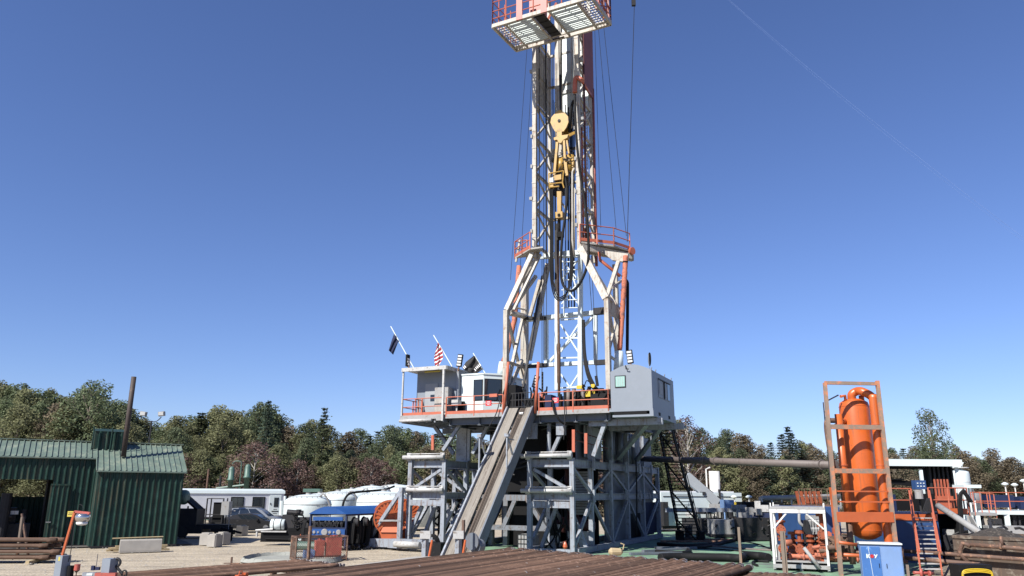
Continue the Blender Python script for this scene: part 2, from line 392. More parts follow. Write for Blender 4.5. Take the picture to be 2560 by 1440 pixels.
def crown_leaves(b, r, centres, per, size, rad):
    for c, cr in centres:
        for i in range(int(per * (cr / rad) ** 2)):
            d = V((r.gauss(0, 1), r.gauss(0, 1), r.gauss(0, 1))).normalized()
            p = c + d * cr * (r.random() ** .33) * V((1, 1, .85)).length / 1.65
            s = size * r.uniform(.6, 1.3); a = V((r.gauss(0, 1), r.gauss(0, 1), r.gauss(0, .6))).normalized()
            nn = (d * .7 + V((r.gauss(0, .6), r.gauss(0, .6), r.gauss(.3, .6)))).normalized()
            a = (a - nn * a.dot(nn)).normalized(); e = nn.cross(a)
            k = len(b.v); b.v += [p - a * s, p - e * s * .55, p + a * s, p + e * s * .55]; b.f.append((k, k + 1, k + 2, k + 3))
def broadleaf(seed, h, wdt, sparse=1.0, low=.25, nb=26, size=.135, per=340, tall=1):
    r = random.Random(seed); tr = M(); cr = M(); cs = []
    lean = V((r.uniform(-.04, .04) * h, r.uniform(-.04, .04) * h, 0))
    tp = [V((0, 0, -.2)), V((r.uniform(-.1, .1), 0, h * .3)), lean * .5 + V((0, 0, h * .62)), lean + V((0, 0, h * .93))]
    tr.tube(smoothpath(tp, 4), [.16 * h / 12 * (1.15 - .085 * i) for i in range(13)], 7)
    for i in range(nb):
        t = low + (1 - low) * ((i + .5) / nb); z = h * t
        env = math.sin(math.pi * min(1, ((t - low) / (1 - low)) ** .75 * .88 + .12)) ** .8
        R_ = wdt * env * r.uniform(.45, 1.0); a = i * 2.4 + r.uniform(-.5, .5)
        c = V((math.cos(a) * R_, math.sin(a) * R_, z)) + lean * t
        rr = wdt * r.uniform(.27, .5) * sparse ** .3 * (.6 + .5 * env)
        c.z = min(c.z, h - rr * .6)
        cs.append((c, rr)); c0 = V((0, 0, max(h * .15, z - h * .16))) + lean * t
        tr.tube([c0, lerp(c0, c, .55) + V((0, 0, .15)), c + V((0, 0, rr * .2))], [.055 * h / 12, .035 * h / 12, .012], 5, False)
        for k in range(3):
            d = V((r.gauss(0, 1), r.gauss(0, 1), r.gauss(.5, 1))).normalized() * rr * .9
            tr.tube([lerp(c0, c, .7), c + d], [.025 * h / 12, .006], 4, False)
    crown_leaves(cr, r, cs, per * sparse, size, wdt * .38)
    return tr, cr
def conifer(seed, h, wdt, size=.15, gap=.0):
    r = random.Random(seed); tr = M(); cr = M()
    tr.tube([V((0, 0, -.2)), V((0, 0, h * .5)), V((0, 0, h))], [.013 * h, .009 * h, .01], 6)
    n = int(h * 2.4)
    for i in range(n):
        t = i / n; z = h * (.12 + .88 * t); R_ = wdt * (1 - t) ** .8 * r.uniform(.75, 1.1) + .12
        for k in range(7):
            if r.random() < gap: continue
            a = k * .9 + i * 1.3 + r.uniform(-.3, .3); rr = R_ * r.uniform(.7, 1.1)
            tip = V((math.cos(a) * rr, math.sin(a) * rr, z - rr * .12 + .12))
            tr.tube([V((0, 0, z)), tip], [.02, .006], 3, False)
            for j in range(int(10 + 22 * rr / wdt)):
                f_ = r.random() ** .7; p = lerp(V((0, 0, z)), tip, f_) + V((r.gauss(0, .12), r.gauss(0, .12), r.gauss(0, .07))) * (1 + rr * .35)
                d = (tip - V((0, 0, z))).normalized(); e = V((-d.y, d.x, r.uniform(-.6, .6))).normalized(); s = size * r.uniform(.6, 1.3)
                kk = len(cr.v); cr.v += [p - e * s, p - d * s * .5 + V((0, 0, .02)), p + e * s, p + d * s * .9 - V((0, 0, .03))]; cr.f.append((kk, kk + 1, kk + 2, kk + 3))
    return tr, cr
PROTO = {}
def proto(key, pair, leaf, bark):
    tr, cr = pair; PROTO[key] = []
    for nm, mb, m in (('trunk', tr, MT[bark]), ('crown', cr, LM[leaf])):
        me = bpy.data.meshes.new(nm); me.from_pydata(mb.v, [], mb.f); me.materials.append(m); me.update(); PROTO[key].append(me)
def recol(key, new, leaf):
    a, b = PROTO[key]; c = b.copy(); c.materials.clear(); c.materials.append(LM[leaf]); PROTO[new] = [a, c]
proto('olive0', broadleaf(1, 12, 3.0), 'olive', 'bark'); proto('olive1', broadleaf(2, 12, 3.4, nb=30), 'olive', 'bark'); proto('olive2', broadleaf(9, 12, 2.5), 'olive', 'bark')
proto('dark0', broadleaf(3, 12, 2.8, nb=28), 'dark', 'bark')
recol('olive1', 'green0', 'green'); recol('dark0', 'green1', 'green'); recol('olive0', 'dark1', 'dark'); recol('olive2', 'green2', 'green')
proto('rusty0', broadleaf(4, 11, 2.9, sparse=.8, low=.12, nb=28), 'rusty', 'bark'); recol('dark0', 'rusty1', 'rusty')
proto('maroon0', broadleaf(5, 9, 2.9, sparse=.8, low=.08, nb=30, size=.12), 'maroon', 'palebark')
proto('sparse0', broadleaf(7, 13, 3.1, sparse=.8, low=.5, nb=17, per=300), 'green', 'bark')
proto('sparse1', broadleaf(11, 13, 3.0, sparse=.5, low=.35, nb=24, size=.13), 'maroon', 'palebark')
proto('conifer0', conifer(6, 12, 2.2), 'conifer', 'bark'); proto('conifer1', conifer(8, 12, 1.5, gap=.35), 'conifer', 'bark')
proto('pine0', conifer(12, 12, 2.9, size=.18, gap=.15), 'dark', 'bark')
TL = {'olive': ('yellowish olive broadleaf tree in the woods behind the yard', 'tree'), 'green': ('fresh green broadleaf tree in the woods behind the yard', 'tree'),
      'dark': ('dark green broadleaf tree in the woods behind the yard', 'tree'), 'rusty': ('rusty brown autumn tree in the woods behind the yard', 'tree'),
      'maroon': ('maroon leaved low tree at the edge of the woods', 'tree'), 'conifer': ('dark green conifer with a pointed top in the woods', 'conifer'), 'pine': ('broad dark pine with layered boughs in the woods', 'conifer'),
      'sparse': ('sparse thin crowned tree rising from the woods', 'tree')}
PH = {'rusty0': 11, 'maroon0': 9, 'sparse0': 13, 'sparse1': 13}
tr_r = random.Random(77)
def tree(key, x, y, h, label=None, sx=1):
    kind = key.rstrip('0123456789'); nm = {'conifer': 'conifer_tree', 'pine': 'pine_tree'}.get(kind, 'broadleaf_tree')
    lb, ct = TL[kind]
    o = thing(nm, label or lb, ct, V((x, y, -.05)), None if label else kind + ' trees of the woods')
    s = h / PH.get(key, 12); o.scale = (s * sx * tr_r.uniform(.9, 1.15), s * sx * tr_r.uniform(.9, 1.15), s); o.rotation_euler = (0, 0, tr_r.uniform(0, 6.28))
    for nm2, me in zip(('trunk', 'crown'), PROTO[key]):
        c = bpy.data.objects.new(nm2, me); sc.collection.objects.link(c); c.parent = o
    return o
def ray_at(px, Y_):                                   # world x at forward distance Y_ seen in column px at the skyline
    return pY(px, 1120, Y_).x
def topz(px, py, Y_): return pY(px, py, Y_).z
# skyline survey: (column, row of the tree top)
SKY = [(-60, 950), (0, 958), (60, 965), (110, 975), (150, 990), (200, 958), (240, 985), (300, 1010), (350, 1035), (400, 1060), (440, 1040), (500, 1022), (560, 1008), (610, 1035), (660, 1003), (700, 1040), (740, 1075), (800, 1030), (850, 1080), (900, 1072), (960, 1066), (1000, 1062), (1050, 1075), (1100, 1070), (1160, 1085), (1230, 1090), (1300, 1080), (1380, 1080), (1460, 1080), (1540, 1080), (1620, 1060), (1690, 1045), (1740, 1050), (1780, 1100), (1825, 1062), (1870, 1085), (1920, 1105), (1975, 1068), (2010, 1105), (2060, 1115), (2130, 1120), (2200, 1108), (2260, 1110), (2330, 1100), (2400, 1120), (2440, 1130), (2500, 1140), (2560, 1160), (2620, 1155)]
def skyrow(px):
    for (a, b), (c, d) in zip(SKY[:-1], SKY[1:]):
        if a <= px <= c: return b + (d - b) * (px - a) / (c - a)
    return 1120
LEFT = ['olive0', 'olive1', 'green0', 'olive2', 'dark0', 'green1', 'olive0', 'green2', 'dark1', 'olive1']
MIDK = ['olive0', 'green1', 'dark0', 'rusty1', 'green0', 'olive2', 'dark1', 'olive1', 'pine0']
RIGHT = ['rusty0', 'dark0', 'pine0', 'conifer0', 'green1', 'rusty1', 'dark1', 'olive2', 'conifer0']
def pick(px, r): return r.choice(LEFT if px < 480 else MIDK if px < 1150 else RIGHT)
def dist(px): return 104 if px < 350 else 104 + (px - 350) * .015 if px < 1400 else 120 + (px - 1400) * .01
r = random.Random(21)
# back row carries the skyline
px = -90
while px < 2680:
    D_ = dist(px) + r.uniform(2, 10); py = skyrow(px) + r.uniform(0, 16)
    tree(pick(px, r), ray_at(px, D_), D_, topz(px, py, D_), sx=r.uniform(.95, 1.2)); px += r.uniform(19, 30)
# middle row
px = -80
while px < 2680:
    D_ = dist(px) - r.uniform(2, 7); py = skyrow(px) + r.uniform(28, 75)
    k = pick(px, r)
    if 1150 < px or r.random() < .4: k = r.choice(['rusty0', 'rusty1', 'olive2', 'dark0', 'conifer0', 'pine0'])
    tree(k, ray_at(px, D_), D_, topz(px, py, D_), sx=r.uniform(.9, 1.15)); px += r.uniform(27, 42)
# low front row
px = -60
while px < 2660:
    D_ = dist(px) - r.uniform(8, 13); py = 1120 + r.uniform(-5, 45)
    k = r.choice(['rusty0', 'rusty1', 'olive0', 'green1', 'olive1', 'maroon0']) if px < 1250 else r.choice(['rusty0', 'conifer0', 'rusty1', 'dark0', 'maroon0', 'pine0', 'olive2'])
    tree(k, ray_at(px, D_), D_, topz(px, py, D_), sx=r.uniform(1.25, 1.6)); px += r.uniform(30, 44)
tree('sparse0', ray_at(2338, 112), 112, topz(2338, 1024, 112), 'tall lone broadleaf tree rising above the woods right of the orange vessel', .72)
tree('sparse1', ray_at(1718, 100), 100, topz(1718, 1040, 100), 'pale trunked reddish tree beside the black stairs', 1.1)
tree('conifer1', ray_at(1973, 112), 112, topz(1973, 1063, 112), 'thin ragged conifer poking above the woods near the long pipe', 1.1)
tree('conifer0', ray_at(662, 100), 100, topz(662, 998, 100), 'slim conifer with the highest tip left of the rig', .8)
tree('pine0', ray_at(805, 102), 102, topz(805, 1015, 102), 'broad ragged evergreen standing above the white tanks', .85)
tree('sparse0', ray_at(200, 98), 98, topz(200, 953, 98), 'tallest tree crown behind the green shed', 1.2)
tree('maroon0', ray_at(640, 94), 94, topz(640, 1105, 94), 'deep maroon shrub tree behind the green vessels', 1.3)
# undergrowth along the wood edge
ub = M(); r = random.Random(8)
for px in range(-100, 2700, 8):
    for k in range(2):
        D_ = dist(px) - r.uniform(11, 15); x = ray_at(px, D_); hh = r.uniform(.8, 2.4)
        crown_leaves(ub, r, [(V((x, D_, hh * .5)), hh * .75)], 50, .12, 1.0)
o_ = ub.build('undergrowth', LM['rusty'], loc=V((0, 90, 0))); tag(o_, 'brown and green brush along the foot of the woods', 'brush'); o_['kind'] = 'stuff'

# ================= GREEN SHED =================
SA = AZ(59); SN = V((SA.y, -SA.x, 0))                # along the wall, and out of its front
SB = horiz(pZ(440, 1364, 0)); shed = thing('green_shed', 'dark green ribbed metal shed with pale green gable roof', 'shed', SB)
L1 = 4.7; DEP = 7.0; EZ = 4.3; RZ = 6.08
def S(a, b, z): return SB - SA * a + SN * b + ZZ * z   # a leftwards, b outwards
wl = M()
wl.corr(S(L1, 0, 0), S(0, 0, 0), .1, EZ, SN)
wl.corr(S(L1, -1.5, 0), S(L1, 0, 0), .1, EZ, -SA)
wl.corr(S(0, 0, 0), S(0, -DEP, 0), .1, lambda t: EZ + (RZ - EZ) * (1 - abs(t - DEP / 2) / (DEP / 2)), SA)
wl.corr(S(L1 + 2.2, -1.5, 0), S(L1, -1.5, 0), .1, EZ + .66, SN)
wl.corr(S(L1 + 18, -1.5, 0), S(L1 + 2.2, -1.5, 0), 3.78, EZ + .66, SN)
wl.corr(S(0, -DEP, 0), S(L1 + 2.4, -DEP, 0), .1, EZ, -SN)
wl.corr(S(L1 + 2.4, -DEP, 0), S(L1 + 18, -DEP, 0), 4.0, EZ, -SN)
wl.corr(S(L1 + 2.4, -DEP, 0), S(L1 + 18, -DEP, 0), .1, 2.75, -SN)
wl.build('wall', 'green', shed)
b_ = M(); b_.beam(S(L1, .02, .05), S(0, .02, .05), .08, .1); b_.beam(S(L1 + 2.2, -1.48, .05), S(L1, -1.48, .05), .08, .1)
b_.build('base_trim', 'darksteel', shed)
rf = M()
def roofpanel(a0, a1, b0, z0, b1, z1, over=.0):
    n = int(abs(a1 - a0) / .3)
    for i in range(n):
        x0 = a0 + (a1 - a0) * i / n; x1 = a0 + (a1 - a0) * (i + 1) / n
        rf.add([S(x0, b0, z0), S(x1, b0, z0), S(x1, b1, z1), S(x0, b1, z1)], [(0, 1, 2, 3)])
        rf.beam(S(x0, b0, z0 + .03), S(x0, b1, z1 + .03), .05, .06)
roofpanel(-.12, L1 + .1, .14, EZ + .02, -3.5, RZ)
roofpanel(L1 + .1, L1 + 19, -1.35, EZ + .77, -3.5, RZ + .02)
roofpanel(-.3, L1 + 19, -3.5, RZ, -7.3, EZ - .05)
rf.beam(S(-.3, -3.5, RZ + .06), S(L1 + 19, -3.5, RZ + .08), .3, .05)
rf.beam(S(-.14, .14, EZ - .04), S(-.14, -3.5, RZ - .05), .04, .12); rf.beam(S(-.12, .15, EZ - .02), S(L1 + .1, .15, EZ - .02), .03, .08)
rf.beam(S(L1 + .1, -1.34, EZ + .74), S(L1 + 19, -1.34, EZ + .74), .03, .08); rf.beam(S(L1 + .12, .14, EZ - .0), S(L1 + .12, -1.35, EZ + .77), .04, .14)
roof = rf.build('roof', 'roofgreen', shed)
dr = M(); dr.corr(S(L1 + 2.3, -1.36, 0), S(L1 + 1.3, -1.36, 0), .12, 3.5, SN, .25, .04); dr.beam(S(L1 + 2.3, -1.34, 3.5), S(L1 + 1.3, -1.34, 3.5), .06, .1)
dd = dr.build('sliding_door', 'green', shed); M().box(S(L1 + 2.15, -1.26, 1.4), .25, .06, .06, SA, SN).build('handle', 'chrome', dd)
fr = M()
for a in (L1 + 5.4, L1 + 11, L1 + 16): fr.beam(S(a, -1.6, 0), S(a, -1.6, 3.7), .15); fr.beam(S(a, -6.9, 0), S(a, -6.9, 3.7), .15)
fr.beam(S(L1 + 2.4, -3.5, 0), S(L1 + 2.4, -3.5, 6), .15)
split(fr.build('inner_post', 'darksteel', shed))
fl = M(); fl.box(S(L1 / 2 + 6, -3.7, .03), L1 + 14, 6.2, .04, SA, SN); fl.build('shed_floor', 'floor', shed)
# roof ventilator
vt = M(); c0 = 1.0
vA = S(5.02, -2.55, 5.6); vB = S(3.4, -2.55, 5.6)
vt.corr(vA, vB, 5.45, 6.75, SN, .35, .08); vt.corr(vB, S(3.4, -4.0, 5.7), 5.45, 6.9, SA, .35, .06); vt.corr(S(5.02, -4.0, 5.7), vA, 5.45, 6.75, -SA, .35, .06)
vt.add([S(5.07, -2.5, 6.75), S(3.35, -2.5, 6.75), S(3.35, -4.1, 7.0), S(5.07, -4.1, 7.0)], [(0, 1, 2, 3)])
vt.build('roof_vent', 'green', shed)
vf = M()
for a in (5.12, 4.1, 3.3): vf.beam(S(a, -2.35, 5.25), S(a, -2.35, 7.0), .06)
vf.beam(S(5.12, -2.35, 5.32), S(3.3, -2.35, 5.32), .06); vf.build('vent_frame', 'green', shed)
# exhaust stack behind the ridge
p0 = pY(311, 1122, 48.6); p1 = pY(335, 942, 48.6)
st = M(); st.tube([atz(p0, 5.2), atz(p0, 8), V((p0.x, p0.y, p1.z))], .15, 12); tag(st.build('exhaust_stack', 'stackbrown', smooth=True), 'tall plain brown exhaust stack rising behind the shed ridge', 'stack')
# machine inside the shed
en = thing('compressor_engine', 'dark oily engine with fittings inside the open shed', 'engine', S(L1 + 9, -3.6, .05))
m_ = M(); m_.box(S(L1 + 7, -4.2, .7), 8, 2, 1.1, SA, SN); m_.box(S(L1 + 5, -4.2, 1.7), 2.4, 1.2, .9, SA, SN); m_.build('skid', 'darksteel', en)
m_ = M(); r = random.Random(4)
for i in range(6):
    c = S(L1 + 3.4 + i * 1.0, -3.6, 1.6); m_.tube([c, c + ZZ * r.uniform(.3, .9)], r.uniform(.15, .3), 10); m_.tube([c + SN * .5, c - SN * .6], .14, 8)
m_.tube([S(L1 + 4.4, -2.6, .5), S(L1 + 4.4, -2.6, 3.0)], .28, 12); m_.tube([S(L1 + 12, -2.6, 1.6), S(L1 + 4, -2.6, 1.7)], .09, 8)
m_.build('pipework', 'darksteel', en)
m_ = M(); m_.box(S(L1 + 4.9, -2.9, 1.5), .5, .2, .25, SA, SN); m_.box(S(L1 + 3.9, -2.9, 1.9), .4, .2, .2, SA, SN); m_.build('gauge_box', 'roller', en)

# twin floodlight pole beyond the shed
P_ = pY(371, 1120, 62); lp = thing('floodlight_pole', 'thin pole with two box floodlights beyond the shed roof', 'light pole', V((P_.x, P_.y, 0)))
zt = pY(375, 1052, 62).z
m_ = M(); m_.tube([V((P_.x, P_.y, 0)), V((P_.x, P_.y, zt))], .06, 8); m_.build('pole', 'darksteel', lp)
for s in (-1, 1):
    e = V((P_.x + s * .72, P_.y, zt + .3)); m_ = M(); m_.tube(smoothpath([V((P_.x, P_.y, zt - .05)), V((P_.x + s * .4, P_.y, zt - .02)), e]), .035, 6); m_.build('arm', 'darksteel', lp)
    m_ = M(); m_.box(e + ZZ * .25, .46, .3, .34, V((1, 0, .15 * s)).normalized(), V((0, 1, 0))); hd = m_.build('lamp_head', 'deckgrey', lp)
    m_ = M(); m_.box(e + V((0, -.17, .25)), .38, .03, .26); m_.build('lamp_glass', 'roller', hd)
# ================= YARD, LEFT =================
# pipes piled at the far left on timbers
r = random.Random(2); pa = pZ(-60, 1395, 0); ax = (pZ(150, 1380, .3) - pZ(-60, 1380, .3)).normalized(); ax.z = 0; ax.normalize(); pn = V((ax.y, -ax.x, 0))
e0 = horiz(pZ(140, 1385, .35)); k = 0
for row, n in enumerate((4, 4, 3, 3)):
    for i in range(n):
        off = (i - n / 2) * .26 + r.uniform(-.03, .03); en_ = e0 + ax * r.uniform(-.35, .3) + pn * off + ZZ * (.22 + row * .25)
        m_ = M(); rad = .088; m_.tube([en_ - ax * 9, en_ - ax * .45, en_ - ax * .4, en_ - ax * .02, en_], [rad, rad, rad + .025, rad + .025, rad], 10)
        tag(m_.build('drill_collar', 'pipebrown', smooth=True), 'dark oily pipe piled on timbers at the far left by the shed', 'pipe', 'pipes piled by the shed')
m_ = M()
for t in (.8, 4.5): m_.beam(e0 - ax * t - pn * 1.2 + ZZ * .06, e0 - ax * t + pn * .9 + ZZ * .06, .16, .12)
tag(m_.build('timber_sleeper', 'lumber'), 'pair of timbers under the oily pipe pile at far left', 'timber')
a0 = horiz(pZ(42, 1396, 0)); m_ = M(); m_.beam(a0, pY(56, 1293, a0.y), .14, .09); tag(m_.build('rusty_stake', 'rustwood'), 'rusty upright stake in front of the oily pipe pile', 'stake')
a1 = a0 + V((-.1, 1.1, 0)); m_ = M(); m_.beam(a1, pY(55, 1284, a1.y), .12, .08); tag(m_.build('rusty_stake', 'rustbrown'), 'darker rusty stake behind the oily pipe pile', 'stake')
# concrete barrier and lumber
c = horiz(pZ(346, 1380, 0)); bx = AZ(60); m_ = M()
pr = [(-.26, 0), (.26, 0), (.26, .1), (.2, .6), (.15, .66), (-.15, .66), (-.2, .6), (-.26, .1)]; bn = V((bx.y, -bx.x, 0))
m_.prism([c - bx * .95 + bn * a + ZZ * b for a, b in pr], bx * 2.05); tag(m_.build('concrete_barrier', 'concrete'), 'pale concrete block lying before the shed wall', 'barrier')
r = random.Random(6)
for i in range(7):
    d = c - bn * (.55 + .17 * (i % 3)) + ZZ * (.06 + .11 * (i // 3)) + bx * r.uniform(-.15, .3); m_ = M(); L_ = r.uniform(1.2, 1.45)
    m_.beam(d - bx * L_, d + bx * L_, .16, .09); tag(m_.build('timber_board', 'lumber'), 'yellow timber board stacked behind the concrete block', 'timber', 'timber boards behind the concrete block')
m_ = M(); m_.tube([c - bn * .8 + ZZ * .68 - bx * 1.3, c - bn * .8 + ZZ * .72 + bx * 1.25], .04, 6); tag(m_.build('wooden_pole', 'lumber'), 'thin pole lying over the timber boards', 'pole')

# white site trailer
TA = horiz(pZ(468, 1313, 0)); TB = horiz(pZ(700, 1306, 0)); TA = horiz(pY(380, 1300, 74)); TB = horiz(pY(706, 1300, 80)); tx = (TB - TA).normalized(); tn = V((tx.y, -tx.x, 0)); TLn = (TB - TA).length
trl = thing('site_trailer', 'long white site trailer with three dark windows and a side door', 'trailer', TA)
ztop = pY(706, 1227, 80).z
def T(a, b, z): return TA + tx * a + tn * b + ZZ * z
m_ = M(); m_.box(T(TLn / 2, -1.3, (.7 + ztop) / 2), TLn, 2.6, ztop - .7, tx, tn); m_.build('body', 'trailer', trl)
m_ = M(); m_.prism([T(-.05, .08, ztop - .28), T(-.05, .02, ztop), T(-.05, -1.3, ztop + .16), T(-.05, -2.65, ztop), T(-.05, -2.65, ztop - .28)], tx * (TLn + .1)); m_.build('roof', 'cleanwhite', trl)
mx_ = TLn / 326.0                                         # metres per picture column along the trailer
for x0, x1, y0, y1 in ((568, 598, 1244, 1272), (624, 653, 1244, 1272)):
    a0_, a1_ = (x0 - 380) * mx_, (x1 - 380) * mx_; Yd = (TA + tx * a0_).y; z1, z0 = pY(x0, y0, Yd).z, pY(x0, y1, Yd).z
    f_ = M().box(T((a0_ + a1_) / 2, .02, (z0 + z1) / 2), a1_ - a0_ + .14, .05, z1 - z0 + .14, tx, tn).build('window', 'black', trl)
    M().box(T((a0_ + a1_) / 2, .05, (z0 + z1) / 2), a1_ - a0_ - .05, .03, z1 - z0 - .05, tx, tn).build('pane', 'glass', f_)
    M().box(T((a0_ + a1_) / 2, .075, (z0 + z1) / 2), .04, .02, z1 - z0, tx, tn).build('mullion', 'darksteel', f_)
da0, da1 = (667 - 380) * mx_, (698 - 380) * mx_; zd = pY(680, 1237, 79).z
dr = M().box(T((da0 + da1) / 2, .02, (.8 + zd) / 2), da1 - da0, .06, zd - .8, tx, tn).build('door', 'cleanwhite', trl)
M().box(T((da0 + da1) / 2 + .1, .06, zd - .72), .45, .03, .9, tx, tn).build('pane', 'glass', dr)
M().box(T(da0 + .12, .07, 1.9), .08, .05, .16, tx, tn).build('handle', 'black', dr)
mm = M()
for i, (w_, z_) in enumerate(((.35, 0), (.7, -.16), (.66, -.22), (.4, -.38))): mm.box(T((da0 + da1) / 2 + .05, .055, zd - 1.4 + z_), w_, .01, .05, tx, tn)
mm.build('door_lettering', 'darksteel', dr)
m_ = M(); m_.box(T(TLn / 2, -1.3, .6), TLn, 2.3, .2, tx, tn)
for a in (1, 2, TLn / 2 - .6, TLn / 2 + .6): m_.tube([T(a, .0, .4), T(a, -.25, .4)], .4, 14)
m_.build('chassis', 'darksteel', trl)
# green skid with vessels beyond the trailer
K = horiz(pY(590, 1200, 88)); sk = thing('vessel_skid', 'green skid unit with twin upright vessels beyond the trailer', 'process skid', K)
kx = V((1, 0, 0)); kz = pY(590, 1228, 87).z
m_ = M(); m_.box(V((pY(590, 1200, 88).x, 89.5, kz / 2)), 6.2, 3, kz, kx); m_.build('housing', 'vesselgreen', sk)
for px, ty in ((577, 1166), (617, 1160)):
    b = horiz(pY(px, 1200, 87)); zt = pY(px, ty, 87).z; R_ = .27
    m_ = M(); m_.tube_axis(b + ZZ * 2.5, ZZ, [(0, R_), (zt - 2.5 - 1.5, R_), (zt - 4, R_ * 1.5), (zt - 3.85, R_ * 1.5), (zt - 3.8, R_ * 1.15), (zt - 2.8, R_ * 1.15), (zt - 2.6, R_ * .8), (zt - 2.5, .06)], 14); m_.build('vessel', 'vesselgreen', sk, True)
m_ = M(); a = horiz(pY(577, 1200, 87)); b = horiz(pY(617, 1200, 87)); zt = pY(577, 1160, 87).z
m_.tube(smoothpath([a + ZZ * zt, a + ZZ * (zt + .3) + kx * .3, a + ZZ * (zt + .25) + kx * .9, a + ZZ * (zt - .3) + kx * 1.0, a + ZZ * (zt - 3) + kx]), .05, 6)
m_.tube([a + ZZ * (zt - 2.6) - kx * 1.5, b + ZZ * (zt - 2.2)], .12, 8); m_.build('pipework', 'vesselgreen', sk)
m_ = M(); q = horiz(pY(519, 1200, 92)); m_.tube([q, q + ZZ * pY(521, 1172, 92).z], .12, 8); tag(m_.build('rusty_post', 'rustbrown'), 'dark rusty post standing left of the green skid vessels', 'post')
m_ = M(); q = horiz(pY(551, 1200, 90)); m_.tube([q, q + ZZ * pY(554, 1189, 90).z], .13, 8); tag(m_.build('steel_post', 'darksteel'), 'dark post in front of the green skid', 'post')
# green tank end showing past the shed corner
q = pY(440, 1243, 56); tk = thing('green_tank', 'green horizontal tank end showing past the shed corner', 'tank', horiz(q))
m_ = M(); m_.tube_axis(q - V((3, 0, 0)) + V((0, .6, 0)), V((1, -.1, 0)), [(0, .5), (3.55, .5), (3.68, .44), (3.75, .2)], 24); m_.build('shell', 'vesselgreen', tk, True)
m_ = M()
for d in (-1.2, .2, .8): m_.beam(horiz(q) + V((d, .3, 0)), q + V((d, .3, -.6)), .08)
m_.build('stand', 'darksteel', tk)
# dark machine with a raised lid
q = horiz(pZ(500, 1345, 0)); mc = thing('chip_machine', 'dark machine with its lid propped open beside the shed', 'machine', q)
def Q(a, b, z, q=q): return q + V((a, b, z))
m_ = M(); m_.box(Q(-1.6, .5, .55), 3.6, 1.6, .5); m_.box(Q(-1.4, .5, 1.35), 2.2, 1.5, 1.2); m_.box(Q(.8, .5, .75), 2.6, 1.2, .3); m_.build('body', 'darksteel', mc)
m_ = M(); m_.beam(Q(-1.7, .4, 2.95), Q(-.35, .4, 1.9), 1.3, .12); m_.build('lid', 'black', mc)
m_ = M(); m_.tube([Q(-2.1, .3, 1.9), Q(-1.9, .3, 2.9), Q(-1.3, .3, 3.0)], .03, 6); m_.tube([Q(-2.2, -.1, 1.9), Q(-2.2, -.1, 2.6)], .04, 6); m_.build('prop_frame', 'darksteel', mc)
for a in (-2.4, -1.2): M().tube([Q(a, -.35, .4), Q(a, -.05, .4)], .38, 14).build('wheel', 'tyre', mc)
# caged switchbox frame
q = horiz(pZ(535, 1340, 0)); cg = thing('control_cabinet', 'dark cabinet in an open steel frame between shed and cars', 'cabinet', q)
m_ = M(); 
for a in (-.75, .45):
    for b in (0, .8): m_.beam(Q(a, b, .3, q), Q(a, b, 2.65, q), .07)
for z in (.9, 1.5, 2.62): m_.beam(Q(-.75, 0, z, q), Q(.45, 0, z, q), .06)
m_.build('frame', 'darksteel', cg); M().box(Q(.65, .2, 1.95, q), .55, .7, .95).build('cabinet_box', 'deckgrey', cg); M().box(Q(0, .5, 1.6, q), .7, .5, 1.5).build('panel', 'black', cg)
M().box(Q(-.1, .4, .45, q), 1.9, 1.3, .35).build('skid', 'darksteel', cg)
# concrete blocks
for i, (px, py, lab) in enumerate(((515, 1362, 'leftmost of the grey concrete blocks below the cabinet'), (535, 1366, 'middle concrete block below the cabinet'), (556, 1360, 'concrete block at the right end of the row below the cabinet'), (590, 1339, 'left of two concrete blocks before the dark sedan'), (606, 1338, 'right of two concrete blocks before the dark sedan'), (546, 1338, 'tall grey block standing behind the row of concrete blocks'))):
    q = horiz(pZ(px, py, 0)); m_ = M(); hh = .66 if i != 5 else .9
    a_ = AZ(100 + 12 * i); b2 = V((-a_.y, a_.x, 0))
    m_.prism([q + a_ * x + b2 * y for x, y in ((-.28, -.32), (.28, -.32), (.34, -.22), (.34, .3), (-.34, .3), (-.34, -.22))], ZZ * hh); m_.box(q + ZZ * (hh + .03), .5, .4, .06, a_, b2)
    tag(m_.build('concrete_block', 'concrete'), lab, 'block', 'concrete blocks')
# forked attachment
q = horiz(pZ(568, 1352, 0)); fk = thing('pump_hitch', 'small black hitch machine beside the concrete blocks', 'machine', q)
m_ = M(); m_.box(q + ZZ * .55, .8, .5, .3); m_.tube([q + V((-.5, 0, .8)), q + V((.9, 0, .5))], .07, 8); m_.tube([q + V((.2, 0, 0)), q + V((.2, 0, .9))], .12, 8); m_.tube([q + V((-.2, 0, 0)), q + V((-.2, 0, .8))], .12, 8); m_.build('body', 'black', fk)
m_ = M(); m_.tube([q + V((-.1, .3, .2)), q + V((-.1, .3, 1.9)), q + V((.25, .3, 1.9))], .03, 6); m_.build('handle', 'deckgrey', fk)

